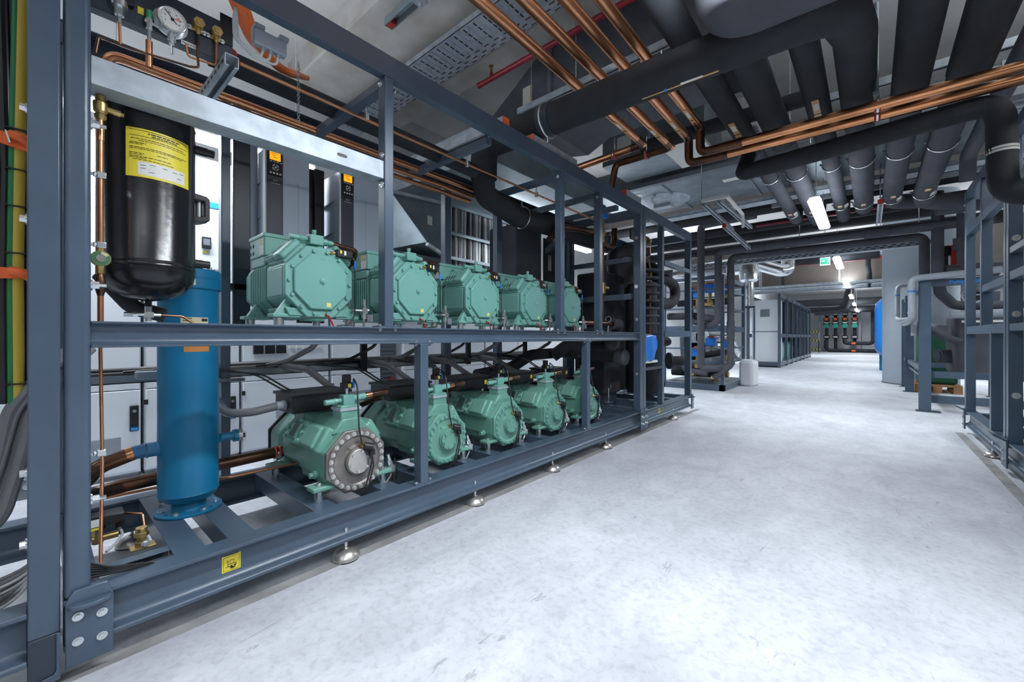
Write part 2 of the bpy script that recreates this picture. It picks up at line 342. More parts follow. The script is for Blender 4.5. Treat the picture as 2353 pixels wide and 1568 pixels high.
for z in (0.62, 1.18, 1.52, 2.02):
    MB().hexb((XF-0.045, 4.030, z), (0, -1, 0), 0.013, 0.008).build('bolt', CHROME, rack)
post(rack, XB, XB+0.03, 0.715, 0.80, 1.0, 2.262, 'rear_panel', STEELD)
for y0, y1 in [(0.652, 0.695), (2.21, 2.275), (2.84, 2.91), (4.03, 4.098)]:
    post(rack, XB, XB+0.06, y0, y1, 0.235, 2.262)
MB().box((XB-0.10, 0.62, 1.265), (XB+0.03, 1.80, 1.30)).build('rear_rail', STEELD, rack, 0.002)
for y in (1.115, 1.86, 2.62, 3.2, 3.62):
    MB().bar((XF-0.05, y, 2.235), (XB+0.05, y, 2.235), 0.05, 0.045).build('roof_crossbar', STEEL, rack, 0.003)
MB().box((XF-0.004, 0.106, 1.763), (XF-0.01, 1.092, 1.848)).build('galvanised_rail_face', GALV, rack)['label'] = 'bright galvanised rail across the top left bay'
g = MB().prism([(XF-0.010, 1.763), (XF-0.010, 1.848), (XF-0.100, 1.848), (XF-0.100, 1.843), (XF-0.015, 1.843), (XF-0.015, 1.768), (XF-0.100, 1.768), (XF-0.100, 1.763)], 'y', 0.106, 1.092).build('galvanised_rail', GALV, rack, 0.001)
bpy.data.objects.remove(bpy.data.objects['galvanised_rail_face'], do_unlink=True); g['label'] = 'bright galvanised rail across the top left bay'
mbs = MB()
n = 8; zc = 1.806; yc = 0.885
mbs.prism([(yc-0.016+0.007*math.cos(PI/2+PI*i/n), zc+0.007*math.sin(PI/2+PI*i/n)) for i in range(n+1)]+[(yc+0.016+0.007*math.cos(-PI/2+PI*i/n), zc+0.007*math.sin(-PI/2+PI*i/n)) for i in range(n+1)], 'x', XF-0.012, XF-0.0092).build('slot', BLACK, g)
for z in (1.875, 1.735):
    MB().hexb((XF-0.014, 1.086, z), (0, -1, 0), 0.010, 0.012).build('bolt', CHROME, rack)
corner_plate(rack, 0.053, 0.153); corner_plate(rack, 4.02, 4.10, z0=0.045, z1=0.262)
for y in (0.915, 1.725, 2.53, 3.36): foot(rack, XF-0.036, y); 
for y in (0.3, 1.2, 2.2, 3.2): foot(rack, XB+0.02, y)
lb = MB().box((XF-0.042, 0.443, 0.128), (XF-0.0385, 0.503, 0.206)).build('warning_label', YELLOW, rack); lb['label'] = 'yellow warning sticker with a forklift drawing'
XL = XF-0.0383; mk = MB()
def outl(mk, y0, y1, z0, z1, t, x=XL):
    for a, b in (((y0, z0), (y1, z0+t)), ((y0, z1-t), (y1, z1)), ((y0, z0), (y0+t, z1)), ((y1-t, z0), (y1, z1))): mk.box((x, a[0], a[1]), (x+0.0006, b[0], b[1]))
    return mk
outl(mk, 0.448, 0.498, 0.135, 0.186, 0.0008)
mk.box((XL, 0.449, 0.196), (XL+0.0006, 0.497, 0.1985)); mk.box((XL, 0.452, 0.1905), (XL+0.0006, 0.494, 0.1925))
for a, b in (((0.461, 0.15), (0.463, 0.172)), ((0.455, 0.148), (0.468, 0.150)), ((0.466, 0.156), (0.488, 0.158)), ((0.487, 0.150), (0.489, 0.158)), ((0.470, 0.150), (0.488, 0.151)), ((0.468, 0.158), (0.469, 0.172)), ((0.468, 0.171), (0.480, 0.172)), ((0.480, 0.156), (0.481, 0.172))): mk.box((XL, *a), (XL+0.0006, *b))
for y in (0.472, 0.484): mk.cyl((XL, y, 0.149), (XL+0.0007, y, 0.149), 0.0035, 12)
mk.prism([(0.466, 0.143), (0.476, 0.139), (0.488, 0.143), (0.476, 0.147)], 'x', XL, XL+0.0006)
mk.build('sticker_print', INK, lb)
# ------ second bay to the right, joined rack ------
rack2 = thing('heat_exchanger_rack', (-2.225, 4.9, 0), 'short dark steel rack bay holding black insulated vessels, beyond the compressor rack', 'steel rack')
Y0, Y1 = 4.108, 5.66
ibeam(MB(), 'y', XF-0.045, Y0, Y1, 0.148, 0.09, 0.087).build('base_beam', STEEL, rack2, 0.002)
ibeam(MB(), 'y', XB+0.045, Y0, Y1, 0.148, 0.09, 0.087).build('base_beam', STEEL, rack2, 0.002)
for y in (4.2, 4.75, 5.2, 5.6): MB().box((XB+0.09, y-0.045, 0.15), (XF-0.09, y+0.045, 0.233)).build('base_crossbar', STEEL, rack2, 0.002)
top_beam(rack2, XF, 1, Y0, Y1); top_beam(rack2, XB, -1, Y0, Y1)
for y in (4.15, 5.6): MB().bar((XF-0.01, y, 2.31), (XB+0.01, y, 2.31), 0.06, 0.09).build('roof_crossbar', STEEL, rack2, 0.003)
post(rack2, XF-0.075, XF, Y0+0.0012, 4.172, 0.2, 2.30); post(rack2, XF-0.075, XF, 5.595, 5.6588, 0.2, 2.30)
post(rack2, XF-0.075, XF-0.015, 4.665, 4.722, 0.235, 2.26)
post(rack2, XB, XB+0.075, Y0, 4.172, 0.2, 2.30); post(rack2, XB, XB+0.075, 5.595, 5.66, 0.2, 2.30)
MB().bar((XF-0.03, 4.72, 1.04), (XF-0.03, 5.60, 1.04), 0.05, 0.075).build('middle_rail', STEEL, rack2, 0.002)
MB().bar((XF-0.03, 4.72, 1.86), (XF-0.03, 5.60, 1.86), 0.05, 0.05).build('upper_rail', STEEL, rack2, 0.002)
MB().bar((XF-0.03, 4.17, 0.66), (XF-0.03, 4.67, 0.66), 0.04, 0.03).build('lower_rail', STEELD, rack2, 0.002)
corner_plate(rack2, 4.108, 4.19); corner_plate(rack2, 5.62, 5.70, z0=0.06, z1=0.25); foot(rack2, XF-0.036, 5.06); foot(rack2, XB+0.02, 5.0)
lb2 = MB().box((XF-0.042, 4.60, 0.135), (XF-0.0385, 4.655, 0.205)).build('warning_label', YELLOW, rack2)
outl(MB(), 4.606, 4.649, 0.14, 0.186, 0.002).box((XL, 4.615, 0.152), (XL+0.0006, 4.63, 0.178)).build('sticker_print', INK, lb2)
# ------ rack bay beside the camera, to the left ------
rack0 = thing('cable_rack', (-2.225, -0.4, 0), 'rack bay at the left edge whose corner post carries vertical cables', 'steel rack')
post(rack0, XF-0.075, XF, -0.018, 0.044, 0.155, 2.42); post(rack0, XB, XB+0.07, -0.018, 0.044, 0.16, 2.35)
ibeam(MB(), 'y', XF-0.045, -0.9, -0.018, 0.148, 0.09, 0.087).build('base_beam', STEEL, rack0, 0.002)
ibeam(MB(), 'y', XB+0.045, -0.9, 0.02, 0.148, 0.09, 0.087).build('base_beam', STEEL, rack0, 0.002)
MB().prism([(XF-0.075, 0.02), (XF, 0.02), (XF, 0.155), (XF-0.075, 0.155)], 'y', -0.018, 0.044).build('joint_block', STEELD, rack0, 0.004)
MB().prism([(-0.014, 0.022), (0.044, 0.022), (0.044, 0.155), (0.036, 0.155), (0.036, 0.05), (0.030, 0.04), (-0.014, 0.034)], 'x', XF+0.0005, XF+0.006).build('joint_plate', STEEL, rack0, 0.002)
top_beam(rack0, XF, 1, -0.9, 0.044); MB().box((XB, -0.9, 2.30), (XB+0.08, 0.044, 2.40)).build('top_beam', STEEL, rack0, 0.002)
for z in (1.64, 1.33, 0.62, 0.42): MB().hexb((XF-0.03, -0.018, z), (0, -1, 0), 0.011, 0.014).build('bolt', CHROME, rack0)
foot(rack0, XF-0.022, -0.5); foot(rack0, XB+0.02, -0.5)
# ---------------- compressors, upper row (front plate faces +x at x=0, z=0 is the shelf) ----------------
def bolts(mb, pts, x, r=0.0085, h=0.009):
    for y, z in pts: mb.hexb((x, y, z), (1, 0, 0), r, h, False)
    return mb
def ring_pts(hw, hh, c, zc, per):
    o = octo(hw, hh, c); P = []
    for i in range(8):
        a, b = o[i], o[(i+1) % 8]
        for k in range(per[i % 2]): t = (k+0.5)/per[i % 2]; P.append((a[0]+(b[0]-a[0])*t, zc+a[1]+(b[1]-a[1])*t))
    return P
def make_upper():
    r = thing('piston_compressor', (0, 0, 0), '', 'compressor', 'green compressors on the upper shelf')
    zc = 0.208
    body = MB()
    body.prism([(y, zc+z) for y, z in octo(0.150, 0.158, 0.27)], 'x', -0.245, -0.030)
    body.prism([(-0.150, 0.085), (0.150, 0.085), (0.135, 0.048), (-0.135, 0.048)], 'x', -0.24, -0.02)
    body.box((-0.235, -0.154, 0.14), (-0.045, -0.146, 0.27))
    body.build('crankcase', GREEN, r, 0.010)
    fl = MB().prism([(y, zc+z) for y, z in octo(0.157, 0.165, 0.30)], 'x', -0.034, -0.008).build('front_flange', GREEN, r, 0.005)
    cv = MB().prism([(y, zc+z) for y, z in octo(0.123, 0.128, 0.30)], 'x', -0.010, 0.006).build('front_cover', GREEN, r, 0.005)
    MB().lathe([(0.015, 0), (0.014, 0.006), (0.009, 0.007), (0.008, 0.010), (0.0035, 0.010)], (0.005, 0.005, zc+0.006), (1, 0, 0), 24).build('centre_plug', GREEN, cv)
    mb = text_mb(MB(), 'TOP', 0.013, (0.0061, 0.0, zc+0.105)); mb.build('raised_lettering', GREEND, cv, sm=False)
    mb = text_mb(text_mb(MB(), 'OIL', 0.012, (-0.0078, -0.040, 0.062), align='LEFT'), 'DRAIN', 0.012, (-0.0078, -0.042, 0.050), align='LEFT'); mb.build('raised_lettering', GREEND, fl, sm=False)
    MB().box((0.0058, 0.022, zc-0.115), (0.0066, 0.043, zc-0.095)).build('sticker', mat_once('pale_yellow_sticker', (0.80, 0.70, 0.22), 0.5), cv)
    P = ring_pts(0.140, 0.148, 0.30, zc, (1, 2))
    P = [(0.140*1.0*math.sin(t)*k, zc+0.148*math.cos(t)*k) for t, k in [(2*PI*(i+0.5)/14, 1.0) for i in range(14)]]
    for p in P: MB().hexb((-0.008, *p), (1, 0, 0), 0.0085, 0.009, False).build('flange_bolt', GREEN, fl)
    fin = MB()
    fin.prism([(y, zc+z) for y, z in octo(0.135, 0.145, 0.27)], 'x', -0.45, -0.245)
    for i in range(8):
        x = -0.265-i*0.024; fin.prism([(y, zc+z) for y, z in octo(0.152, 0.160, 0.25)], 'x', x-0.007, x+0.003)
    fin.build('finned_motor_housing', GREEN, r, 0.002)
    MB().prism([(y, zc+z) for y, z in octo(0.156, 0.164, 0.28)], 'x', -0.50, -0.45).prism([(y, zc+z) for y, z in octo(0.140, 0.148, 0.28)], 'x', -0.585, -0.50).build('end_cap', GREEN, r, 0.010)
    # cylinder heads in V
    for s in (-1, 1):
        h = MB(); ca, sa = math.cos(R(42))*s, math.sin(R(42))
        c = Vector((0, s*0.100, zc+0.124)); ax = Vector((0, ca, sa)); tx = Vector((0, -sa*s, abs(ca)))
        def bx(x0, x1, a0, a1, t0, t1, mm=h):
            vs = [];
            for x in (x0, x1):
                for a, t in ((a0, t0), (a1, t0), (a1, t1), (a0, t1)): vs.append(Vector((x, 0, 0))+c+ax*a+tx*t)
            mm.add(vs, [(3, 2, 1, 0), (4, 5, 6, 7), (0, 1, 5, 4), (1, 2, 6, 5), (2, 3, 7, 6), (3, 0, 4, 7)])
        bx(-0.225, -0.05, -0.06, 0.018, -0.062, 0.062)
        hd = h.build('cylinder_head', GREEN, r, 0.006)
        h2 = MB(); bx(-0.132, -0.040, 0.012, 0.048, -0.058, 0.060, h2)
        h2.build('head_cover', GREEN, hd, 0.012)
        h3 = MB(); bx(-0.235, -0.132, 0.012, 0.040, -0.055, 0.058, h3); h3.build('head_cover', GREEN, hd, 0.006)
        h4 = MB()
        for k in range(4):
            x = -0.222+k*0.027; bx(x-0.008, x+0.008, 0.0402, 0.0408, -0.052, 0.0, h4)
            h4.cyl(Vector((x, 0, 0))+c+ax*0.0395+tx*0.0, Vector((x, 0, 0))+c+ax*0.0408+tx*0.0, 0.008, 14)
        h4.build('head_recess_shade', mat_once('recess_shade_green', (0.04, 0.10, 0.08), 0.5), hd)  # dark green paints in the shade of the arched head recesses
        hb = MB()
        for k in range(4): hb.hexb(Vector((-0.222+k*0.027, 0, 0))+c+ax*0.040+tx*(-0.042), ax, 0.006, 0.008, False)
        hb.build('head_bolt', GREEN, hd)
    # terminal box
    tb = MB().box((-0.480, -0.152, 0.348), (-0.272, 0.135, 0.452)).build('terminal_box', GREEN, r, 0.006)
    MB().box((-0.484, -0.156, 0.440), (-0.268, 0.139, 0.460)).build('box_lid', GREEN, tb, 0.004)
    MB().box((-0.470, -0.148, 0.30), (-0.285, 0.12, 0.349)).build('box_neck', GREEN, tb, 0.006)
    MB().box((-0.345, -0.1528, 0.405), (-0.280, -0.1522, 0.435)).build('name_plate', CREAM, tb)
    MB().box((-0.340, -0.1528, 0.355), (-0.282, -0.1522, 0.402)).build('wiring_label', PALE, tb)
    ph = MB()
    for y in (-0.465, -0.425):
        for z in (0.375, 0.412): ph.ring((y, -0.1525, z), (0, -1, 0), 0.008, 0.002, 16, 6)
    for a in (0.018, 0.026): ph.ring((-0.2675, -0.04, 0.40), (1, 0, 0), a, 0.0012, 22, 6)
    ph.build('cable_knockout', mat_once('dark_green_line', (0.05, 0.14, 0.11), 0.5), tb)
    # discharge valve on top
    v = MB().box((-0.105, -0.030, 0.392), (-0.050, 0.035, 0.440)).cyl((-0.078, -0.030, 0.418), (-0.078, -0.048, 0.418), 0.012, 16).cyl((-0.078, 0.030, 0.415), (-0.078, 0.062, 0.415), 0.017, 20).cyl((-0.078, 0.06, 0.415), (-0.078, 0.092, 0.414), 0.0135, 18)
    vb = v.build('discharge_valve', GREEN, r, 0.004)
    MB().cyl((-0.078, -0.045, 0.418), (-0.078, -0.070, 0.418), 0.014, 6).cyl((-0.078, -0.070, 0.418), (-0.078, -0.112, 0.419), 0.0135, 20).build('valve_cap', GREEN, vb, 0.002)
    MB().cyl((-0.078, 0.0, 0.438), (-0.078, 0.0, 0.452), 0.009, 14).cyl((-0.078, 0, 0.452), (-0.078, 0, 0.466), 0.011, 8).build('gauge_port', GREEN, vb)
    MB().box((-0.125, -0.03, 0.34), (-0.035, 0.05, 0.362)).cyl((-0.078, 0.022, 0.33), (-0.078, 0.022, 0.40), 0.020, 20).cyl((-0.078, -0.02, 0.36), (-0.078, -0.02, 0.385), 0.012, 14).build('valve_base', GREEN, vb, 0.003)
    MB().tube([(-0.078, 0.09, 0.414), (-0.078, 0.215, 0.400), (-0.14, 0.228, 0.345), (-0.30, 0.13, 0.25)], 0.0125, 14, 0.022).build('discharge_pipe', COPPERD, r)
    # sensor and cable
    s = MB().box((-0.028, 0.072, 0.340), (0.010, 0.152, 0.375)).build('oil_switch', BLACK, r, 0.003)
    MB().cyl((-0.01, 0.072, 0.357), (-0.01, 0.030, 0.352), 0.007, 12).cyl((-0.01, 0.045, 0.354), (-0.01, 0.058, 0.3555), 0.0105, 6).build('switch_fitting', BRASS, s)
    MB().box((0.0104, 0.085, 0.356), (0.011, 0.095, 0.371)).build('yellow_tag', YELLOW, s); MB().box((0.0104, 0.106, 0.350), (0.011, 0.116, 0.371)).build('white_tag', PALE, s)
    cb = MB().tube([(-0.01, 0.150, 0.352), (0.0, 0.166, 0.335), (0.0, 0.168, 0.16), (0.0, 0.166, 0.06), (0.01, 0.13, 0.012), (0.01, 0.07, 0.006)], 0.0033, 8, 0.03).build('sensor_cable', CABB, r)
    MB().cyl((0.0, 0.1672, 0.29), (0.0, 0.1675, 0.330), 0.0052, 10).build('blue_marker', BLUEB, cb)
    MB().tube([(-0.01, 0.022, 0.055), (0.015, 0.030, 0.05), (0.012, 0.048, 0.012), (0.0, 0.06, 0.0)], 0.0042, 8, 0.012).build('heater_lead', RED, r)
    # feet
    for sx, sy in ((-0.055, -1), (-0.055, 1), (-0.43, -1), (-0.43, 1)):
        y0 = sy*0.085; y1 = sy*0.200
        f = MB().box((sx-0.038, min(y0, y1), 0.040), (sx+0.030, max(y0, y1), 0.056)).add([(sx-0.02, sy*0.185, 0.05), (sx+0.02, sy*0.185, 0.05), (sx+0.02, sy*0.12, 0.05), (sx-0.02, sy*0.12, 0.05), (sx-0.012, sy*0.135, 0.13), (sx+0.012, sy*0.135, 0.13), (sx+0.012, sy*0.12, 0.13), (sx-0.012, sy*0.12, 0.13)], [(0, 1, 2, 3), (7, 6, 5, 4), (0, 4, 5, 1), (1, 5, 6, 2), (2, 6, 7, 3), (3, 7, 4, 0)]).build('mounting_foot', GREEN, r, 0.003)
        MB().cyl((sx, sy*0.165, 0.0), (sx, sy*0.165, 0.040), 0.021, 20).build('spacer_sleeve', CHROME, f)
        MB().hexb((sx, sy*0.165, 0.056), (0, 0, 1), 0.010, 0.012).build('foot_bolt', CHROME, f)
    # oil return valve beside the crankcase
    ov = MB().cyl((-0.03, 0.232, 0.0), (-0.03, 0.232, 0.05), 0.006, 12).cyl((-0.03, 0.232, 0.045), (-0.03, 0.232, 0.075), 0.012, 8).box((-0.045, 0.218, 0.072), (-0.015, 0.246, 0.100)).cyl((-0.03, 0.232, 0.10), (-0.03, 0.232, 0.118), 0.0125, 6).cyl((-0.03, 0.232, 0.118), (-0.03, 0.232, 0.145), 0.0095, 14).cyl((-0.03, 0.22, 0.086), (-0.03, 0.16, 0.086), 0.008, 10).cyl((-0.03, 0.244, 0.088), (-0.03, 0.258, 0.09), 0.007, 8)
    ovo = ov.build('oil_valve', CHROME, r)
    MB().box((-0.06, 0.246, 0.03), (-0.02, 0.278, 0.068)).build('solenoid_coil', MGREY, ovo, 0.002)
    MB().lathe([(0.030, 0), (0.030, 0.010), (0.024, 0.014)], (-0.08, 0.150, 0.11), (0, 1, 0), 20).build('sight_glass', CAST, r)
    return r
_once = {}
def mat_once(n, c, ro, **k):
    if n not in _once: _once[n] = mat(n, c, ro, **k)
    return _once[n]
UP = make_upper()
UL = ['green compressor on the upper shelf, the nearest one, beside the black tank',
      'second green compressor from the near end of the upper shelf, partly behind an upright',
      'middle green compressor of the five on the upper shelf',
      'fourth green compressor from the near end of the upper shelf',
      'farthest green compressor on the upper shelf, behind a rack upright']
for i, y in enumerate((0.872, 1.412, 1.955, 2.515, 3.035)): place(UP, i == 0, (-1.935, y, 1.0485), UL[i])
# ---------------- compressors, lower row (z=0 is the top of the base frame) ----------------
def make_lower():
    r = thing('piston_compressor', (0, 0, 0), '', 'compressor', 'green compressors on the base frame')
    zc = 0.165
    b = MB().prism([(y, zc+z) for y, z in octo(0.150, 0.145, 0.30)], 'x', -0.30, -0.022)
    b.prism([(-0.150, zc-0.02), (-0.135, zc-0.10), (0.135, zc-0.10), (0.150, zc-0.02)], 'x', -0.30, -0.04)
    b.prism([(y, zc+0.01+z) for y, z in octo(0.140, 0.135, 0.30)], 'x', -0.55, -0.30)
    body = b.build('crankcase', GREEND, r, 0.010)
    MB().prism([(y, zc+0.01+z) for y, z in octo(0.152, 0.150, 0.30)], 'x', -0.70, -0.55).build('motor_housing', GREEND, r, 0.02)
    MB().prism([(y, zc+0.01+z) for y, z in octo(0.156, 0.156, 0.30)], 'x', -0.72, -0.695).build('end_cover', BLACK, r, 0.006)
    fl = MB().prism([(y, zc+z) for y, z in octo(0.150, 0.148, 0.30)], 'x', -0.024, 0.0).build('bearing_flange', GREEND, r, 0.004)
    cv = MB().lathe([(0.143, 0), (0.143, 0.007), (0.120, 0.009), (0.110, 0.000), (0.086, -0.001), (0.068, 0.008), (0.064, 0.022)], (-0.002, 0, zc), (1, 0, 0), 48).build('bearing_cover', GREEND, fl)
    cap = MB().cyl((0.004, 0.0, zc), (0.030, 0.0, zc), 0.060, 40).build('bearing_cap', GREEND, cv, 0.002)
    for i in range(24):
        t = 2*PI*(i+0.5)/24
        MB().hexb((0.006, 0.1315*math.sin(t), zc+0.1315*math.cos(t)), (1, 0, 0), 0.0078, 0.011).build('flange_bolt', GREEN, fl)
    for i in range(6):
        t = 2*PI*(i+0.2)/6; MB().hexb((0.030, 0.047*math.sin(t), zc+0.047*math.cos(t)), (1, 0, 0), 0.0068, 0.008, False).build('cap_bolt', GREEND, cap)
    MB().bar((0.004, -0.05, zc+0.075), (0.006, -0.028, zc+0.045), 0.004, 0.006).build('cover_rib', GREEND, cv)
    # two banks of heads
    for s in (-1, 1):
        ca, sa = math.cos(R(32))*s, math.sin(R(32)); c = Vector((0, s*0.085, zc+0.080)); ax = Vector((0, ca, sa)); tx = Vector((0, -sa*s, abs(ca)))
        def bx(mm, x0, x1, a0, a1, t0, t1, tp=0.0):
            vs = []
            for x in (x0, x1):
                for a, t in ((a0, t0), (a1, t0+tp), (a1, t1-tp), (a0, t1)): vs.append(Vector((x, 0, 0))+c+ax*a+tx*t)
            mm.add(vs, [(3, 2, 1, 0), (4, 5, 6, 7), (0, 1, 5, 4), (1, 2, 6, 5), (2, 3, 7, 6), (3, 0, 4, 7)]); return mm
        bank = bx(MB(), -0.425, -0.060, -0.07, 0.068, -0.064, 0.064).build('cylinder_bank', GREEND, r, 0.012)
        hp = MB(); P = [(-0.415, -0.034), (-0.39, -0.062), (-0.25, -0.062), (-0.225, -0.034), (-0.225, 0.034), (-0.25, 0.062), (-0.39, 0.062), (-0.415, 0.034)]
        vs = [Vector((x, 0, 0))+c+ax*a+tx*t for a in (0.066, 0.082) for x, t in P]
        hp.add(vs, [(i, (i+1) % 8, 8+(i+1) % 8, 8+i) for i in range(8)]+[tuple(range(7, -1, -1)), tuple(range(8, 16))])
        bx(hp, -0.365, -0.275, 0.082, 0.094, -0.045, 0.045, 0.008)
        head = hp.build('valve_plate', GREEND, bank, 0.003)
        hr = bx(MB(), -0.348, -0.292, 0.0935, 0.0946, -0.034, 0.034).build('head_recess_shade', mat_once('recess_shade_green', (0.04, 0.10, 0.08), 0.5), head)  # flat dark plate, colour stands in for a shaded recess
        for x, t in [(P[i][0]*0.5+P[(i+1) % 8][0]*0.5, P[i][1]*0.5+P[(i+1) % 8][1]*0.5) for i in range(8)]:
            x2 = -0.32+(x+0.32)*0.88; MB().hexb(Vector((x2, 0, 0))+c+ax*0.081+tx*(t*0.86), ax, 0.0098, 0.016, False).build('head_bolt', GREEN, head)
        h2 = bx(MB(), -0.215, -0.09, 0.066, 0.088, -0.057, 0.057, 0.006).build('head_cover', GREEND, bank, 0.008)
    # ridge and upper block
    MB().prism([(-0.10, zc+0.13), (0.10, zc+0.13), (0.045, zc+0.20), (-0.045, zc+0.20)], 'x', -0.30, -0.05).build('crankcase_ridge', GREEND, r, 0.008)
    vb = MB().box((-0.150, -0.050, zc+0.19), (-0.060, 0.050, zc+0.262)).build('valve_tower', GREEND, r, 0.005)
    MB().box((-0.155, -0.055, zc+0.236), (-0.055, 0.055, zc+0.250)).build('gasket', LGREY, vb)
    for y in (-0.04, 0.04): MB().hexb((-0.075, y, zc+0.250), (0, 0, 1), 0.007, 0.014, False).build('tower_bolt', GREEN, vb)
    v = MB().box((-0.130, -0.028, zc+0.255), (-0.075, 0.030, zc+0.312)).cyl((-0.10, -0.028, zc+0.285), (-0.10, -0.055, zc+0.283), 0.011, 14).cyl((-0.10, 0.030, zc+0.288), (-0.10, 0.10, zc+0.294), 0.017, 18).build('discharge_valve', GREEN, r, 0.004)
    MB().cyl((-0.10, -0.052, zc+0.283), (-0.10, -0.066, zc+0.2825), 0.016, 6).cyl((-0.10, -0.066, zc+0.2825), (-0.10, -0.112, zc+0.281), 0.0135, 18).build('valve_cap', GREEN, v, 0.002)
    MB().tube([(-0.10, 0.10, zc+0.294), (-0.10, 0.24, zc+0.305), (-0.19, 0.215, zc+0.26), (-0.42, 0.16, zc+0.16)], 0.0155, 14, 0.028).build('discharge_pipe', COPPERD, r)
    MB().cyl((-0.10, 0.10, zc+0.294), (-0.10, 0.135, zc+0.297), 0.0162, 16).build('bright_pipe_end', COPPER, r)
    s = MB().cyl((-0.10, 0.0, zc+0.312), (-0.10, 0.0, zc+0.345), 0.008, 12).build('sensor_stem', CHROME, r)
    MB().box((-0.122, -0.026, zc+0.343), (-0.078, 0.022, zc+0.372)).box((-0.115, -0.020, zc+0.372), (-0.085, 0.016, zc+0.410)).build('pressure_switch', BLACK, s, 0.003)
    MB().box((-0.0777, -0.005, zc+0.348), (-0.077, 0.012, zc+0.366)).build('yellow_tag', YELLOW, s); MB().cyl((-0.073, 0.022, zc+0.345), (-0.073, 0.022, zc+0.385), 0.005, 10).build('blue_marker', BLUEB, s)
    # terminal box
    t = MB().box((-0.56, -0.170, zc+0.205), (-0.33, 0.135, zc+0.300)).build('terminal_box', BLACK, r, 0.004)
    MB().box((-0.57, -0.180, zc+0.292), (-0.32, 0.145, zc+0.308)).build('box_lid', BLACK, t, 0.003)
    MB().box((-0.3295, 0.09, zc+0.24), (-0.329, 0.118, zc+0.272)).build('warning_label', YELLOW, t)
    MB().box((-0.50, -0.1, zc+0.14), (-0.36, 0.1, zc+0.21)).build('box_pedestal', GREEND, t, 0.01)
    g = MB().cyl((-0.42, -0.170, zc+0.245), (-0.42, -0.185, zc+0.245), 0.028, 6).cyl((-0.42, -0.185, zc+0.245), (-0.42, -0.215, zc+0.245), 0.022, 16).build('cable_gland', LGREY, t, 0.002)
    # oil plug, feet
    MB().cyl((-0.10, -0.150, zc-0.055), (-0.10, -0.168, zc-0.055), 0.018, 20).cyl((-0.10, -0.168, zc-0.055), (-0.10, -0.185, zc-0.055), 0.013, 6).build('oil_plug', GREEND, r)
    for sx, sy in ((-0.045, -1), (-0.045, 1), (-0.57, -1), (-0.57, 1)):
        y0, y1 = sorted((sy*0.06, sy*0.205))
        f = MB().box((sx-0.04, y0, 0.052), (sx+0.035, y1, 0.074)).box((sx-0.035, min(sy*0.06, sy*0.13), 0.06), (sx+0.02, max(sy*0.06, sy*0.13), 0.12)).build('mounting_foot', GREEND, r, 0.006)
        MB().cyl((sx, sy*0.165, 0.0), (sx, sy*0.165, 0.052), 0.019, 20).build('spacer_sleeve', CHROME, f)
        MB().hexb((sx, sy*0.165, 0.074), (0, 0, 1), 0.011, 0.012).build('foot_bolt', CHROME, f)
    # oil level sensor on the cover with its cable
    e = MB().cyl((0.01, 0.012, zc+0.074), (0.035, 0.022, zc+0.070), 0.013, 6).build('sensor_nut', BRASS, r)
    MB().cyl((0.032, 0.020, zc+0.070), (0.052, 0.058, zc+0.060), 0.019, 18).box((0.036, 0.040, zc+0.022), (0.056, 0.066, zc+0.052)).build('oil_sensor', BLACK, e, 0.002)
    MB().tube([(-0.073, 0.022, zc+0.39), (-0.03, 0.018, zc+0.36), (0.02, 0.0, zc+0.16), (0.032, 0.01, zc+0.08), (0.05, 0.052, zc+0.0), (0.045, 0.048, zc-0.04), (0.04, 0.02, zc-0.14), (0.03, 0.0, 0.0)], 0.0042, 8, 0.05).build('sensor_cable', CABB, r)
    MB().tube([(0.046, 0.053, zc+0.03), (0.05, 0.06, zc-0.03), (0.044, 0.04, zc-0.12), (0.03, 0.02, 0.0)], 0.0038, 8, 0.05).build('sensor_cable', CABB, r)
    # oil return valve to the right
    ov = MB().tube([(-0.02, 0.17, 0.0), (-0.03, 0.20, 0.02), (-0.03, 0.215, 0.05)], 0.005, 8, 0.01).box((-0.045, 0.196, 0.05), (-0.016, 0.226, 0.085)).cyl((-0.03, 0.21, 0.085), (-0.03, 0.198, 0.115), 0.012, 6).cyl((-0.03, 0.198, 0.112), (-0.03, 0.19, 0.145), 0.0095, 14).cyl((-0.03, 0.20, 0.072), (-0.03, 0.165, 0.078), 0.008, 8).build('oil_valve', CHROME, r)
    MB().tube([(-0.03, 0.212, 0.05), (-0.03, 0.216, 0.02), (-0.04, 0.222, 0.0)], 0.006, 8, 0.01).build('oil_pipe', COPPERD, ov)
    MB().tube([(-0.02, 0.222, 0.12), (-0.012, 0.235, 0.09), (-0.02, 0.24, 0.03), (-0.03, 0.235, 0.0)], 0.0028, 8, 0.02).build('valve_lead', CABB, ov)
    return r
LOW = make_lower()
LL = ['lower green compressor nearest the camera, with a bare grey metal bearing cover',
      'second lower green compressor, right of the one with the bare metal cover',
      'middle green compressor of the five on the base frame',
      'fourth lower green compressor from the near end of the rack',
      'farthest lower green compressor, behind a rack upright']
lows = []
for i, y in enumerate((1.022, 1.590, 2.150, 2.715, 3.270)): lows.append(place(LOW, i == 0, (-1.885, y, 0.2345), LL[i]))
def all_kids(o):
    for c in o.children: yield c; yield from all_kids(c)
BOLTW = mat('bare_steel_bolt', (0.62, 0.62, 0.60), 0.35, 0.7)
for c in all_kids(lows[0]):
    k = c.name.split('.')[0]
    if k in ('bearing_flange', 'bearing_cover', 'cover_rib', 'bearing_cap', 'flange_bolt', 'cap_bolt'):
        c.data = c.data.copy(); c.data.materials.clear(); c.data.materials.append(CAST if k in ('bearing_flange', 'bearing_cover', 'cover_rib') else (HUBM if k == 'bearing_cap' else BOLTW))
        if k == 'bearing_flange': c['label'] = 'bare grey cast metal flange'
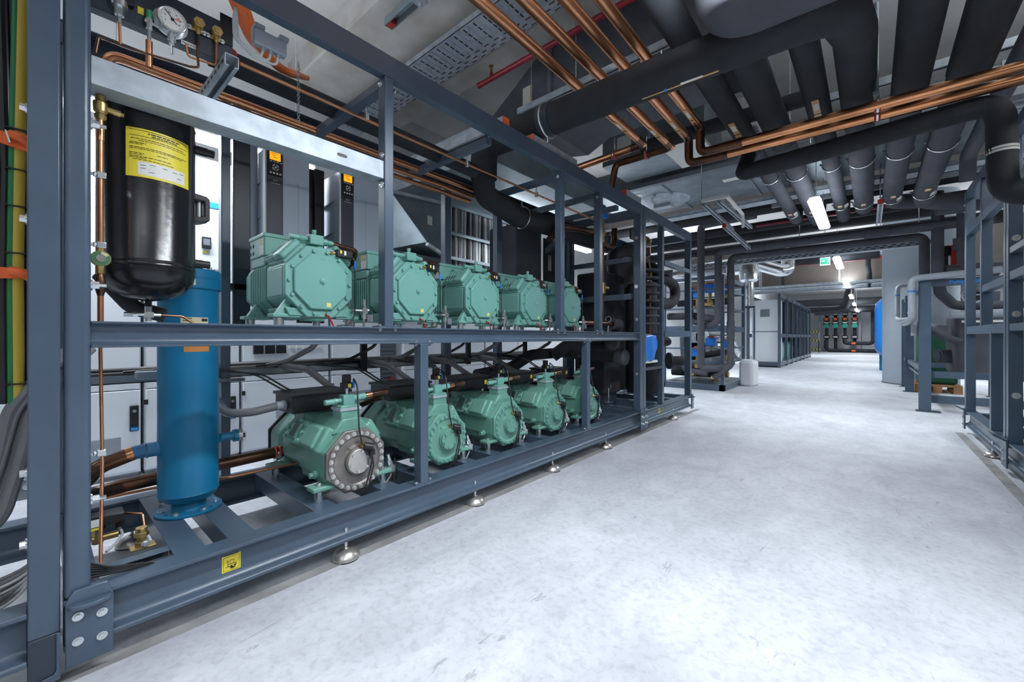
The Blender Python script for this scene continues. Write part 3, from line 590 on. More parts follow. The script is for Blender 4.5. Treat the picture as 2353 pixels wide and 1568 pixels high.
# ---------------- near bay: tanks, gauges, thin pipes ----------------
TX, TY, TR = -2.0, 0.268, 0.137
t = thing('pressure_tank', (TX, TY, 1.13), 'black upright pressure tank with a big yellow caution label, in the near bay', 'tank')
MB().lathe([(0.012, 1.132), (0.06, 1.14), (0.105, 1.165), (0.130, 1.20), (TR, 1.235), (TR, 1.246), (TR+0.003, 1.250), (TR, 1.256), (TR, 1.262), (TR+0.002, 1.266), (TR, 1.27), (TR, 1.785), (TR+0.002, 1.79), (TR, 1.797), (0.130, 1.822), (0.115, 1.842), (0.117, 1.847), (0.105, 1.856), (0.075, 1.872), (0.03, 1.880)], (TX, TY, 0), n=64).build('shell', TANKB, t)
def wrap(mb, cx, cy, r, y0f, y1f, z0, z1, n=16):
    """sheet wrapped on an upright cylinder between two headings (radians, 0 = +x)"""
    for i in range(n):
        a, b = y0f+(y1f-y0f)*i/n, y0f+(y1f-y0f)*(i+1)/n; P = lambda q, rr, z: (cx+rr*math.cos(q), cy+rr*math.sin(q), z)
        mb.add([P(a, r, z0), P(b, r, z0), P(b, r, z1), P(a, r, z1), P(a, r-0.002, z0), P(b, r-0.002, z0), P(b, r-0.002, z1), P(a, r-0.002, z1)], [(0, 1, 2, 3), (7, 6, 5, 4), (0, 4, 5, 1), (2, 6, 7, 3)]+([(0, 3, 7, 4)] if i == 0 else [])+([(1, 5, 6, 2)] if i == n-1 else []))
    return mb
A0, A1 = R(-32), R(46)
lab = wrap(MB(), TX, TY, TR+0.0012, A0, A1, 1.545, 1.710, 20).build('caution_label', YELLOW, t); lab['label'] = 'yellow caution label with small print and a white diagram'
wrap(MB(), TX, TY, TR+0.0018, R(-19), R(38), 1.553, 1.598, 14).build('white_diagram_panel', PALE, lab)
ink = MB(); rr = TR+0.0022
for a, b, z, h in [(-28, 42, 1.703, 0.0006), (-28, 42, 1.684, 0.0006), (-8, 30, 1.696, 0.0032), (-4, 26, 1.689, 0.0028), (-26, 36, 1.674, 0.0016), (-18, 40, 1.668, 0.0014), (-28, -10, 1.660, 0.0018), (-28, -14, 1.6555, 0.0014), (-28, 40, 1.645, 0.0016), (-28, 34, 1.640, 0.0014), (-28, -12, 1.625, 0.0018), (-28, -14, 1.620, 0.0014), (2, 14, 1.628, 0.0016), (-28, 18, 1.614, 0.0016), (-28, -10, 1.6095, 0.0014), (-24, 22, 1.604, 0.0014)]:
    k = a
    if h < 0.001: wrap(ink, TX, TY, rr, R(a), R(b), z-h, z+h, 12); continue
    while k < b:
        L = random.Random(int(k*31+z*9999)).uniform(2.2, 6); wrap(ink, TX, TY, rr, R(k), R(min(b, k+L)), z-h*0.5, z+h*0.5, 2); k += L+1.0
for a, z in [(-16, 1.585), (-16, 1.575), (-6, 1.59), (-7, 1.565), (8, 1.588), (20, 1.585), (30, 1.588), (26, 1.568)]: wrap(ink, TX, TY, rr+0.0004, R(a), R(a+6), z, z+0.0012, 2)
ink.build('small_print', INK, lab)
for y, z in ((0.455, 1.745), (0.44, 1.292)):
    MB().cyl((TX-0.02, TY+0.13, z), (TX-0.02, y-0.005, z), 0.017, 20).cyl((TX-0.02, y-0.008, z), (TX-0.02, y+0.018, z), 0.015, 20).cyl((TX-0.02, TY+0.128, z), (TX-0.02, TY+0.14, z), 0.026, 20).build('pipe_stub', BLACK, t)
h = MB().box((TX-0.055, TY+0.125, 1.455), (TX+0.02, TY+0.135, 1.565))
h.prism([(TY+0.13, 1.565), (TY+0.175, 1.560), (TY+0.185, 1.55), (TY+0.185, 1.465), (TY+0.155, 1.452), (TY+0.13, 1.455), (TY+0.13, 1.47), (TY+0.152, 1.475), (TY+0.168, 1.482), (TY+0.168, 1.54), (TY+0.13, 1.54)], 'x', TX-0.05, TX+0.01).build('sight_bracket', BLACK, t, 0.003)
MB().cyl((TX-0.02, TY+0.155, 1.478), (TX-0.02, TY+0.155, 1.54), 0.012, 14).build('level_glass', CHROME, t)
MB().cyl((TX, TY, 1.110), (TX, TY, 1.14), 0.010, 12).build('drain_stub', BLACK, t)
dv = MB().cyl((TX, TY, 1.088), (TX, TY, 1.112), 0.011, 8).box((TX-0.011, TY-0.012, 1.072), (TX+0.011, TY+0.014, 1.092)).cyl((TX, TY-0.012, 1.082), (TX, TY-0.030, 1.082), 0.007, 10).cyl((TX, TY-0.030, 1.082), (TX, TY-0.042, 1.082), 0.0105, 6).cyl((TX, TY-0.042, 1.082), (TX, TY-0.066, 1.082), 0.0085, 14).cyl((TX, TY+0.012, 1.082), (TX, TY+0.035, 1.082), 0.0065, 10).cyl((TX, TY, 1.058), (TX, TY, 1.075), 0.009, 6).build('drain_valve', CHROME, t)
MB().tube([(TX, TY+0.03, 1.082), (TX, TY+0.10, 1.080), (TX, TY+0.135, 1.052)], 0.0045, 10, 0.025).build('drain_pipe', COPPERD, t)
MB().tube([(TX-0.03, TY-0.12, 1.22), (TX-0.10, TY-0.03, 1.11), (TX-0.08, TY+0.06, 1.085)], 0.028, 16, 0.06).build('suction_hose', INS, t)
# tall blue filter column
BX, BY = -2.285, 0.443
b = thing('oil_separator', (BX, BY, 0.234), 'tall blue steel cylinder on a round bolted flange behind the black tank', 'tank')
MB().lathe([(0.062, 0.285), (0.088, 0.288), (0.102, 0.302), (0.109, 0.318), (0.111, 0.320), (0.109, 0.324), (0.109, 1.205), (0.1095, 1.21)], (BX, BY, 0), n=64).build('shell', BLUEP, b)
tf = MB().lathe([(0.109, 1.205), (0.118, 1.212), (0.118, 1.250), (0.116, 1.252), (0.116, 1.256), (0.118, 1.258), (0.118, 1.290), (0.112, 1.297), (0.02, 1.300)], (BX, BY, 0), n=64).build('top_flange', BLUEP, b)
for i in range(10):
    q = 2*PI*i/10; MB().hexb((BX+0.098*math.cos(q), BY+0.098*math.sin(q), 1.297), (0, 0, 1), 0.009, 0.012).build('flange_bolt', HUBM, tf)
MB().lathe([(0.064, 0.246), (0.062, 0.25), (0.062, 0.29)], (BX, BY, 0), n=40).build('neck', BLUEP, b)
bf = MB().lathe([(0.118, 0.2345), (0.1205, 0.2365), (0.1205, 0.244), (0.118, 0.246), (0.06, 0.2465)], (BX, BY, 0), n=56).build('base_flange', BLUEP, b)
for i in range(6):
    q = 2*PI*(i+0.35)/6; MB().hexb((BX+0.095*math.cos(q), BY+0.095*math.sin(q), 0.246), (0, 0, 1), 0.009, 0.011).build('anchor_bolt', CHROME, bf)
for q in (0.7, 2.8, 5.2): MB().cyl((BX+0.1*math.cos(q), BY+0.1*math.sin(q), 0.2462), (BX+0.1*math.cos(q), BY+0.1*math.sin(q), 0.2466), 0.006, 14).build('bolt_hole', INK, bf)
MB().cyl((BX, BY-0.10, 0.525), (BX, BY-0.115, 0.525), 0.036, 24, 0.030).cyl((BX, BY-0.11, 0.525), (BX, BY-0.145, 0.525), 0.030, 24).cyl((BX, BY-0.145, 0.525), (BX, BY-0.150, 0.524), 0.033, 24).cyl((BX, BY-0.150, 0.525), (BX, BY-0.19, 0.522), 0.028, 24).build('inlet_pipe', mat_once('pale_blue_paint', (0.035, 0.17, 0.36), 0.35), b)
MB().cyl((BX, BY+0.10, 0.53), (BX, BY+0.118, 0.53), 0.030, 24, 0.021).cyl((BX, BY+0.11, 0.53), (BX, BY+0.175, 0.53), 0.0195, 24).cyl((BX, BY+0.168, 0.53), (BX, BY+0.186, 0.53), 0.029, 24).build('outlet_pipe', BLUEP, b)
MB().cyl((BX, BY+0.186, 0.53), (BX, BY+0.202, 0.53), 0.0285, 24).build('outlet_cap', HUBM, b)
wrap(MB(), BX, BY, 0.1098, R(-20), R(28), 0.937, 0.966, 8).build('orange_label', mat_once('orange_brown_label', (0.50, 0.19, 0.05), 0.5), b)
wrap(MB(), BX, BY, 0.1098, R(-26), R(26), 1.058, 1.085, 8).build('rating_plate', CREAM, b)
mbx = MB()
for z in (1.078, 1.068): wrap(mbx, BX, BY, 0.1102, R(-22), R(-6), z, z+0.003, 3)
wrap(mbx, BX, BY, 0.1102, R(12), R(24), 1.068, 1.080, 3); mbx.build('plate_print', INK, b)
wrap(MB(), BX, BY, 0.1185, R(-14), R(0), 1.222, 1.246, 3).build('small_plate', CREAM, tf)
# tarnished copper loop behind the blue column
cl = thing('copper_pipe_loop', (-2.40, 0.3, 0.24), 'dark tarnished copper pipe looping from the blue cylinder and back along the base', 'pipe')
MB().tube([(BX, BY-0.185, 0.522), (BX-0.005, 0.16, 0.49), (BX-0.06, 0.10, 0.40), (-2.40, 0.13, 0.355), (-2.45, 0.24, 0.352), (-2.45, 1.15, 0.378)], 0.029, 20, 0.07).build('pipe', COPPERD, cl)
MB().cyl((BX, BY-0.184, 0.522), (BX-0.001, BY-0.205, 0.517), 0.0295, 20).build('solder_joint', COPPER, cl)
for y in (0.37, 0.86):
    c = MB().ring((-2.45, y-0.010, 0.357+0.02*(y-0.3)), (0, 1, 0), 0.031, 0.006, 24, 6).ring((-2.45, y+0.010, 0.357+0.02*(y-0.3)), (0, 1, 0), 0.031, 0.006, 24, 6).build('clamp_rubber', RED, cl)
    MB().cyl((-2.45, y-0.012, 0.357), (-2.45, y+0.012, 0.357), 0.034, 24).cyl((-2.45, y, 0.24), (-2.45, y, 0.33), 0.007, 10).cyl((-2.45, y, 0.325), (-2.45, y, 0.338), 0.012, 6).build('clamp_band', CHROME, c)
tag(MB().tube([(-2.56, 0.19, 0.285), (-2.50, 0.35, 0.30), (-2.36, 0.62, 0.315), (-2.33, 1.05, 0.318)], 0.007, 10, 0.05).build('copper_pipe', COPPER), 'thin bright copper pipe along the base, under the tarnished copper loop', 'pipe')
# thin copper riser with brass valve and sight glass
rs = thing('copper_riser', (-1.83, 0.133, 0.26), 'thin upright copper pipe with a brass valve, just right of the big corner post', 'pipe')
px_, py_ = -1.83, 0.131
MB().cyl((px_, py_, 1.05), (px_, py_, 1.70), 0.0075, 14).cyl((px_, py_, 1.62), (px_, py_, 1.66), 0.0095, 14).build('pipe', COPPER, rs)
MB().tube([(px_, py_, 1.06), (px_, py_, 0.95), (px_+0.002, py_+0.004, 0.6), (px_, py_, 0.29)], 0.0048, 12).build('lower_pipe', COPPER, rs)
bv = MB().lathe([(0.009, 1.685), (0.0135, 1.69), (0.015, 1.70), (0.011, 1.705), (0.017, 1.712), (0.018, 1.74), (0.012, 1.745), (0.013, 1.76)], (px_, py_, 0), n=20).cyl((px_, py_+0.01, 1.724), (px_, py_+0.045, 1.722), 0.010, 14, 0.009).cyl((px_, py_+0.03, 1.722), (px_, py_+0.046, 1.721), 0.0105, 6).cyl((px_, py_+0.046, 1.721), (px_, py_+0.054, 1.7205), 0.006, 10).build('brass_valve', BRASS, rs)
sg = MB().cyl((px_-0.006, py_, 1.247), (px_+0.012, py_, 1.247), 0.024, 28).cyl((px_, py_, 1.20), (px_, py_, 1.232), 0.012, 6).cyl((px_, py_, 1.26), (px_, py_, 1.285), 0.011, 6).build('sight_glass_body', BRASS, rs, 0.001)
MB().cyl((px_+0.012, py_, 1.247), (px_+0.0135, py_, 1.247), 0.022, 28).build('green_dial', mat_once('dial_green', (0.06, 0.16, 0.08), 0.4), sg)
MB().cyl((px_+0.0135, py_, 1.247), (px_+0.015, py_, 1.247), 0.0115, 24).build('glass_window', CAST, sg)
yl = MB(); yl.prism([(py_+0.021*math.cos(q), 1.247+0.021*math.sin(q)) for q in [PI/2-0.05-i*0.2 for i in range(6)]]+[(py_+0.0125*math.cos(q), 1.247+0.0125*math.sin(q)) for q in [PI/2-1.05+i*0.2 for i in range(6)]], 'x', px_+0.0134, px_+0.0141).build('yellow_segment', CREAM, sg)
MB().lathe([(0.0075, 1.13), (0.0125, 1.15), (0.0125, 1.18), (0.008, 1.20)], (px_, py_, 0), n=16).build('copper_reducer', COPPERD, rs)
for z in (1.51, 1.29, 0.635):
    c = MB().box((px_-0.010, py_-0.009, z-0.010), (px_+0.012, py_+0.013, z+0.010)).cyl((px_+0.004, 0.1062, z), (px_+0.004, py_-0.008, z), 0.005, 10).cyl((px_+0.004, 0.114, z), (px_+0.004, 0.122, z), 0.009, 6).build('pipe_clamp', CHROME, rs, 0.002)
for z in (1.655, 1.16, 0.50):
    MB().hexb((-1.80, 0.1062, z), (0, 1, 0), 0.0125, 0.020).cyl((-1.80, 0.12, z), (-1.80, 0.142, z), 0.006, 10).build('bolt', CHROME, rack)
# control panel with gauge and brass valves
pn = thing('gauge_panel', (-1.88, 0.3, 2.05), 'dark steel gauge panel at the top left with a round pressure gauge and brass caps', 'panel')
MB().box((-1.905, 0.108, 2.052), (-1.862, 0.497, 2.205)).build('panel_plate', STEELD, pn, 0.003)
MB().box((-1.862, 0.455, 2.125), (-1.858, 0.496, 2.235)).build('end_plate', BLACK, pn)
gc = Vector((-1.858, 0.308, 2.105))
g = MB().cyl(gc, gc+Vector((0.004, 0, 0)), 0.050, 40).cyl(gc+Vector((0.004, 0, 0)), gc+Vector((0.030, 0, 0)), 0.040, 40).build('gauge_case', CHROME, pn, 0.002)
gf = MB().cyl(gc+Vector((0.030, 0, 0)), gc+Vector((0.031, 0, 0)), 0.0365, 40).build('gauge_face', PALE, g)
MB().ring(gc+Vector((0.031, 0, 0)), (1, 0, 0), 0.0385, 0.0032, 40, 8).build('gauge_bezel', CHROME, g)
tk = MB()
for i in range(28):
    q = R(225-i*10); c, s_ = math.cos(q), math.sin(q); r0 = 0.028 if i % 3 == 0 else 0.031; p = gc+Vector((0.0312, 0, 0))
    tk.bar(p+Vector((0, c*r0, s_*r0)), p+Vector((0, c*0.034, s_*0.034)), 0.0008, 0.0008, (1, 0, 0))
tk.bar(gc+Vector((0.033, 0.012, -0.012)), gc+Vector((0.033, -0.020, 0.024)), 0.0022, 0.001, (1, 0, 0)).cyl(gc+Vector((0.031, 0, 0)), gc+Vector((0.034, 0, 0)), 0.005, 16)
for k, q in enumerate((210, 160, 110, 60, 10, -30)): text_mb(tk, str(k*10), 0.007, gc+Vector((0.0313, 0.022*math.cos(R(q)), 0.022*math.sin(R(q)))))
tk.build('gauge_scale', INK, gf, sm=False)
MB().prism([(gc.y+0.005, gc.z+0.005), (gc.y+0.018, gc.z+0.016), (gc.y+0.024, gc.z+0.004), (gc.y+0.009, gc.z+0.001)], 'x', gc.x+0.0311, gc.x+0.0313).build('red_zone', mat_once('pale_red_zone', (0.75, 0.30, 0.28), 0.5), gf)
MB().cyl(gc+Vector((0.018, 0, -0.040)), gc+Vector((0.018, 0, -0.052)), 0.008, 12).cyl(gc+Vector((0.018, 0, -0.050)), gc+Vector((0.018, 0, -0.068)), 0.012, 6).cyl(gc+Vector((0.018, 0, -0.066)), gc+Vector((0.018, 0, -0.080)), 0.009, 6).cyl(gc+Vector((0.018, 0, -0.080)), gc+Vector((0.018, 0, -0.115)), 0.004, 10).build('gauge_stem', CHROME, pn)
for y in (0.385, 0.440):
    k = MB().cyl((-1.862, y, 2.142), (-1.842, y, 2.142), 0.017, 18).cyl((-1.842, y, 2.142), (-1.828, y, 2.142), 0.0185, 6).cyl((-1.828, y, 2.142), (-1.824, y, 2.142), 0.010, 14).box((-1.861, y-0.030, 2.118), (-1.854, y+0.026, 2.130)).cyl((-1.848, y, 2.128), (-1.848, y, 2.105), 0.007, 8).build('brass_cap', BRASS, pn, 0.001)
    for s in (-0.024, 0.020): MB().hexb((-1.854, y+s, 2.124), (1, 0, 0), 0.006, 0.007).build('screw', CHROME, k)
MB().tube([(-1.848, 0.440, 2.105), (-1.848, 0.440, 2.02), (-1.848, 0.355, 2.01), (-1.848, 0.350, 2.055)], 0.0038, 8, 0.012).build('capillary_pipe', COPPER, pn)
MB().tube([(-1.848, 0.385, 2.105), (-1.848, 0.383, 2.03), (-1.846, 0.386, 1.985), (-1.846, 0.36, 1.975), (-1.845, 0.20, 1.955), (-1.845, 0.128, 1.955), (-1.845, 0.121, 1.90)], 0.0042, 8, 0.012).build('capillary_pipe', COPPERD, pn)
MB().tube([(-1.845, 0.178, 1.953), (-1.847, 0.176, 2.03)], 0.004, 8).build('capillary_pipe', COPPER, pn)
MB().cyl((-1.847, 0.176, 2.025), (-1.847, 0.176, 2.05), 0.007, 6).cyl((-1.847, 0.176, 2.05), (-1.847, 0.176, 2.078), 0.0125, 6).cyl((-1.85, 0.176, 2.078), (-1.85, 0.176, 2.10), 0.022, 20).build('pressure_sender', CHROME, pn)
MB().box((-1.875, 0.140, 2.098), (-1.84, 0.212, 2.125)).build('sender_plug', BLACK, pn, 0.003)
cp = MB().cyl((-1.852, 0.250, 1.92), (-1.852, 0.250, 2.01), 0.0095, 14).build('copper_stub', COPPER, pn)
MB().cyl((-1.85, 0.250, 2.00), (-1.85, 0.250, 2.055), 0.0055, 10).cyl((-1.85, 0.250, 2.05), (-1.85, 0.250, 2.085), 0.009, 8).cyl((-1.85, 0.238, 2.075), (-1.85, 0.275, 2.07), 0.006, 10).build('service_valve', CHROME, pn)
MB().cyl((-1.85, 0.250, 2.085), (-1.85, 0.250, 2.112), 0.0085, 12).build('green_sleeve', mat_once('sleeve_green', (0.03, 0.30, 0.15), 0.4), pn)
MB().box((-1.8618, 0.222, 2.095), (-1.861, 0.238, 2.118)).build('yellow_tag', YELLOW, pn)
lp = MB().box((-1.8618, 0.338, 2.046+0.008), (-1.861, 0.388, 2.046+0.024)).build('white_label', PALE, pn)
text_mb(MB(), 'Hochdruck', 0.0095, (-1.8608, 0.363, 2.062)).build('label_lettering', INK, lp, sm=False)
# slotted strut across the bay
def strut(name, p0, p1, wdt, label, cat='strut', group=None, m=GALV, slots=True, caps=None, nm='rail'):
    p0 = Vector(p0); p1 = Vector(p1); d = (p1-p0); L = d.length; d.normalize(); up = Vector((0, 0, 1)) if abs(d.z) < 0.9 else Vector((1, 0, 0)); u = d.cross(up).normalized(); n = u.cross(d)
    r = thing(name, (p0+p1)/2, label, cat, group); hw = wdt/2; th = wdt*0.06
    mb = MB(); mb.bar(p0+n*hw, p1+n*hw, wdt, th, n)
    for s in (-1, 1):
        mb.bar(p0+u*s*hw, p1+u*s*hw, th, wdt, n); mb.bar(p0+u*s*hw*0.72-n*hw, p1+u*s*hw*0.72-n*hw, hw*0.6, th, n)
    if slots:
        mb.mat(1); k = wdt*0.7
        while k < L-wdt*0.7:
            for s in (-1, 1): mb.bar(p0+d*(k-wdt*0.28)+u*s*(hw+th*0.55), p0+d*(k+wdt*0.28)+u*s*(hw+th*0.55), th*0.2, wdt*0.3, n)
            k += wdt*1.15
    mb.build(nm, [m, INK], r)
    for p, s in (caps or []):
        q = p0 if p == 0 else p1; e = -d if p == 0 else d
        MB().bar(q, q+e*0.006, wdt*1.12, wdt*1.12, n).build('end_cap', s, r, 0.003)
    return r
strut('slotted_strut', (-1.79, 0.475, 2.03), (-2.35, 0.475, 2.03), 0.042, 'slotted galvanised strut crossing the near bay beside the gauge panel', 'strut')
rv = thing('copper_pipe_line', (-1.95, 1.9, 2.13), 'thin copper pipe with a red valve, running along under the rack roof', 'pipe')
MB().tube([(-1.95, 0.535, 2.125), (-1.97, 1.2, 2.13), (-2.0, 1.75, 2.145), (-2.02, 3.7, 2.15)], 0.0075, 10).build('pipe', COPPER, rv)
MB().cyl((-1.95, 0.525, 2.125), (-1.95, 0.545, 2.125), 0.013, 8).cyl((-1.945, 0.515, 2.135), (-1.945, 0.515, 2.16), 0.018, 10).cyl((-1.93, 0.512, 2.14), (-1.92, 0.512, 2.14), 0.017, 12).build('red_valve', RED, rv, 0.003)
for y, x in ((1.12, -1.968), (1.86, -2.0), (2.62, -2.008)): MB().box((x-0.012, y-0.008, 2.128), (x+0.012, y+0.010, 2.165)).cyl((x, y, 2.16), (x, y, 2.215), 0.005, 8).build('pipe_clamp', CHROME, rv, 0.002)
for k, (x, r_, z) in enumerate(((-2.50, 0.021, 2.236), (-2.56, 0.017, 2.205), (-2.60, 0.017, 2.175))):
    pts = [(x-0.05, 0.20, z-0.10), (x, 0.20, z), (x, 2.45, z)] if k == 0 else [(x, 0.20, z), (x, 2.45, z)]
    tag(MB().tube(pts, r_, 14, 0.05).build('copper_pipe', COPPER), ['upper copper pipe of the three running along the rear top of the rack', 'middle copper pipe of the three along the rear top of the rack', 'lowest copper pipe of the three along the rear top of the rack'][k], 'pipe', 'copper pipes along the rear top of the rack')
tag(MB().tube([(-2.28, 0.52, 2.30), (-2.28, 2.2, 2.275)], 0.052, 20).build('insulated_pipe', INS), 'black insulated pipe running under the rack roof beside the copper pipes', 'pipe')
jb = thing('junction_box', (-1.84, 0.62, 2.17), 'grey junction box with three white cable loops, hanging under the top beam', 'junction box')
MB().box((-1.870, 0.560, 2.172), (-1.835, 0.685, 2.235)).build('box_body', PVC, jb, 0.006); MB().box((-1.880, 0.565, 2.236), (-1.83, 0.60, 2.25)).build('hanger_bracket', GALV, jb); MB().box((-1.880, 0.655, 2.236), (-1.83, 0.69, 2.25)).build('hanger_bracket', GALV, jb)
for k in range(3):
    y = 0.598+k*0.028; g = MB().cyl((-1.851, y, 2.174), (-1.851, y, 2.160), 0.0085, 10).build('cable_gland', PVC, jb)
    MB().tube([(-1.851, y, 2.165), (-1.851, y-0.005, 2.135-k*0.005), (-1.853, 0.565, 2.128-k*0.004), (-1.856, 0.512-k*0.007, 2.165), (-1.85, 0.508-k*0.006, 2.225), (-1.84, 0.50, 2.27)], 0.005, 8, 0.03).build('white_cable', CABW, jb)
obn = thing('cable_bundle', (-2.3, 0.8, 2.36), 'bundle of orange power cables drooping behind the junction box, seen through the rack roof', 'cables')
for k in range(9):
    a = (k % 3)*0.022; b_ = (k//3)*0.022
    MB().tube([(-2.25-a, 0.60+b_, 2.62), (-2.25-a, 0.68+b_*0.7, 2.44+a*0.4), (-2.27-a, 0.80+b_, 2.36+a), (-2.45, 0.98+b_, 2.50)], 0.0135, 8, 0.10).build('orange_cable', ORCAB, obn)
def chain(mb, p0, z1, r=0.006):
    z = p0[2]; k = 0
    while z > z1: mb.ring((p0[0], p0[1], z), ((1, 0, 0), (0, 1, 0))[k % 2], r, 0.0018, 10, 5); z -= r*1.7; k += 1
    return mb
tag(chain(MB(), (-2.2, 0.875, 2.40), 2.10, 0.007).build('hanging_chain', GALV), 'short metal chain hanging beside the orange cables', 'chain')
# vertical cables at the left edge
rnd = random.Random(3)
vb = thing('cable_bundle', (-1.96, -0.05, 0.8), 'vertical bundle of black cables at the left edge, beside the corner post', 'cables')
gb = thing('cable_bundle', (-1.93, -0.1, 0.36), 'curved bundle of grey cables at the left edge, below the black cables', 'cables')
tb_ = thing('cable_bundle', (-1.95, -0.1, 0.2), 'loops of thin grey and white cables behind the foot of the corner post', 'cables')
kb_ = thing('cable_bundle', (-1.84, 0.17, 0.2), 'thin black cables tied above the corner plate of the near post', 'cables')
for k, (y, r_) in enumerate(((-0.092, 0.013), (-0.078, 0.015), (-0.062, 0.012), (-0.008, 0.012), (-0.020, 0.012), (-0.002, 0.012), (-0.012, 0.014), (-0.054, 0.012))):
    x = -1.955-0.02*(k % 2); o = MB().tube([(x, y-0.01, 2.05), (x, y+rnd.uniform(-.004, .004), 1.5), (x, y+rnd.uniform(-.004, .004), 1.15), (x, y, 0.80)], r_, 8).build('cable', CABB, vb)
yg = thing('earth_cable', (-1.93, -0.038, 0.8), 'green and yellow striped earth cable rising left of the big corner post', 'cable')
P = [(-1.930, -0.030, 2.02), (-1.93, -0.036, 1.6), (-1.93, -0.040, 1.2), (-1.93, -0.038, 0.80)]
MB().tube(P, 0.0145, 12).build('yellow_sheath', CYEL, yg); MB().tube([(p[0]+0.003, p[1]-0.010, p[2]) for p in P], 0.0095, 10).build('green_stripe', CGRN, yg)
for z in (1.62, 1.50, 1.39, 1.25, 0.86): MB().box((-1.948, -0.062, z-0.002), (-1.913, -0.016, z+0.002)).build('cable_tie', BLACK, yg)
for i, z in enumerate((1.585, 1.185)):
    s = thing('ratchet_strap', (-1.92, -0.04, z-0.03), ['upper orange strap with a metal buckle round the vertical cables', 'lower orange strap round the vertical cables'][i], 'strap')
    MB().prism([(-0.085, z-0.015), (-0.018, z-0.028+0.02*i), (-0.018, z+0.010+0.008*i), (-0.085, z+0.020)], 'x', -1.915, -1.908).build('webbing', ORANGE, s)
    MB().tube([(-1.905, -0.05, z+0.01), (-1.890, -0.03, z+0.006), (-1.905, -0.015, z-0.004)], 0.014, 10, 0.02).build('strap_fold', ORANGE, s)
    if i == 0: MB().bar((-1.900, -0.060, z+0.018), (-1.900, -0.052, z-0.016), 0.004, 0.014, (1, 0, 0)).build('buckle', CHROME, s)
for k in range(12):
    a = k/11; x = -1.90-0.05*rnd.random(); r_ = (0.0155, 0.017, 0.007, 0.013, 0.006, 0.016)[k % 6]
    o = MB().tube([(x-0.10, 0.10+0.02*a, 0.99-0.03*a), (x, 0.015, 0.90-0.06*a), (x, -0.055+0.045*a, 0.78-0.03*a), (x+0.01, -0.085+0.05*a+0.01*rnd.random(), 0.62), (x, -0.12+0.05*a, 0.50-0.05*a), (x-0.03, -0.25, 0.36)], r_, 9, 0.12).build('cable', CABG, gb)
for k in range(12):
    z = 0.20+0.007*k; y = 0.0-0.004*k; o = MB().tube([(-2.0, -0.4, z+0.02), (-1.92-0.01*(k % 4), -0.14, z-0.02), (-1.90-0.012*(k % 3), -0.02+0.003*k, z+0.03), (-1.92, 0.005+0.002*k, z+0.2)], 0.0045+0.002*(k % 3), 7, 0.1).build('cable', CABG if k % 3 else CABW, tb_)
br = thing('bracket_plate', (-2.0, -0.03, 0.50), 'small galvanised plate with bolts behind the grey cable bundle', 'bracket')
MB().box((-2.0, -0.075, 0.49), (-1.994, 0.0, 0.575)).build('plate', GALV, br, 0.002)
for y, z in ((-0.06, 0.505), (-0.06, 0.56), (-0.02, 0.53), (-0.02, 0.56)): MB().hexb((-1.994, y, z), (1, 0, 0), 0.007, 0.008).build('bolt', CHROME, br)
# small parts on the base of the near bay
ar = MB().box((-1.93, 0.112, 0.236), (-1.885, 0.312, 0.240)).box((-1.93, 0.112, 0.205), (-1.926, 0.312, 0.238)).build('angle_rail', STEEL, rack, 0.001)
sv = thing('solenoid_valve', (-2.12, 0.16, 0.27), 'black solenoid valve with a printed plate on the base, right of the corner post', 'valve')
MB().box((-2.16, 0.118, 0.30), (-2.10, 0.165, 0.352)).box((-2.17, 0.155, 0.315), (-2.09, 0.215, 0.350)).box((-2.15, 0.19, 0.290), (-2.11, 0.218, 0.318)).build('coil', BLACK, sv, 0.004)
MB().box((-2.0995, 0.124, 0.315), (-2.099, 0.150, 0.342)).build('data_plate', PALE, sv); MB().box((-2.0995, 0.124, 0.303), (-2.099, 0.150, 0.312)).build('yellow_tag', YELLOW, sv)
MB().cyl((-2.13, 0.145, 0.245), (-2.13, 0.145, 0.302), 0.016, 6).cyl((-2.13, 0.13, 0.262), (-2.13, 0.20, 0.262), 0.013, 12).build('valve_body', BRASS, sv)
MB().tube([(-2.13, 0.20, 0.292), (-2.12, 0.212, 0.26), (-2.08, 0.19, 0.245), (-2.03, 0.16, 0.242)], 0.0045, 8, 0.02).build('white_lead', CABW, sv)
MB().tube([(-2.12, 0.218, 0.335), (-2.06, 0.26, 0.335), (-2.04, 0.262, 0.295)], 0.0042, 8, 0.012).build('capillary_pipe', COPPER, sv)
bq = thing('brass_valve', (-1.985, 0.247, 0.24), 'small brass valve with hexagon cap on the base rail of the near bay', 'valve')
MB().cyl((-1.985, 0.247, 0.258), (-1.985, 0.247, 0.285), 0.013, 14).cyl((-1.985, 0.247, 0.280), (-1.985, 0.247, 0.296), 0.022, 6).cyl((-1.985, 0.247, 0.296), (-1.985, 0.247, 0.312), 0.017, 18).box((-2.01, 0.215, 0.240), (-1.96, 0.285, 0.246)).cyl((-1.985, 0.247, 0.244), (-1.985, 0.247, 0.262), 0.018, 6).build('valve_body', BRASS, bq, 0.001)
MB().hexb((-1.965, 0.255, 0.256), (1, 0.2, 0), 0.009, 0.010).build('screw', CHROME, bq)
for k in range(6):
    o = MB().tube([(-1.84-0.01*k, 0.112, 0.246+0.005*k), (-1.83, 0.15, 0.245+0.004*k), (-1.825, 0.20+0.01*k, 0.240), (-1.84, 0.245+0.01*k, 0.20)], 0.0042, 8, 0.03).build('cable', CABB, kb_)
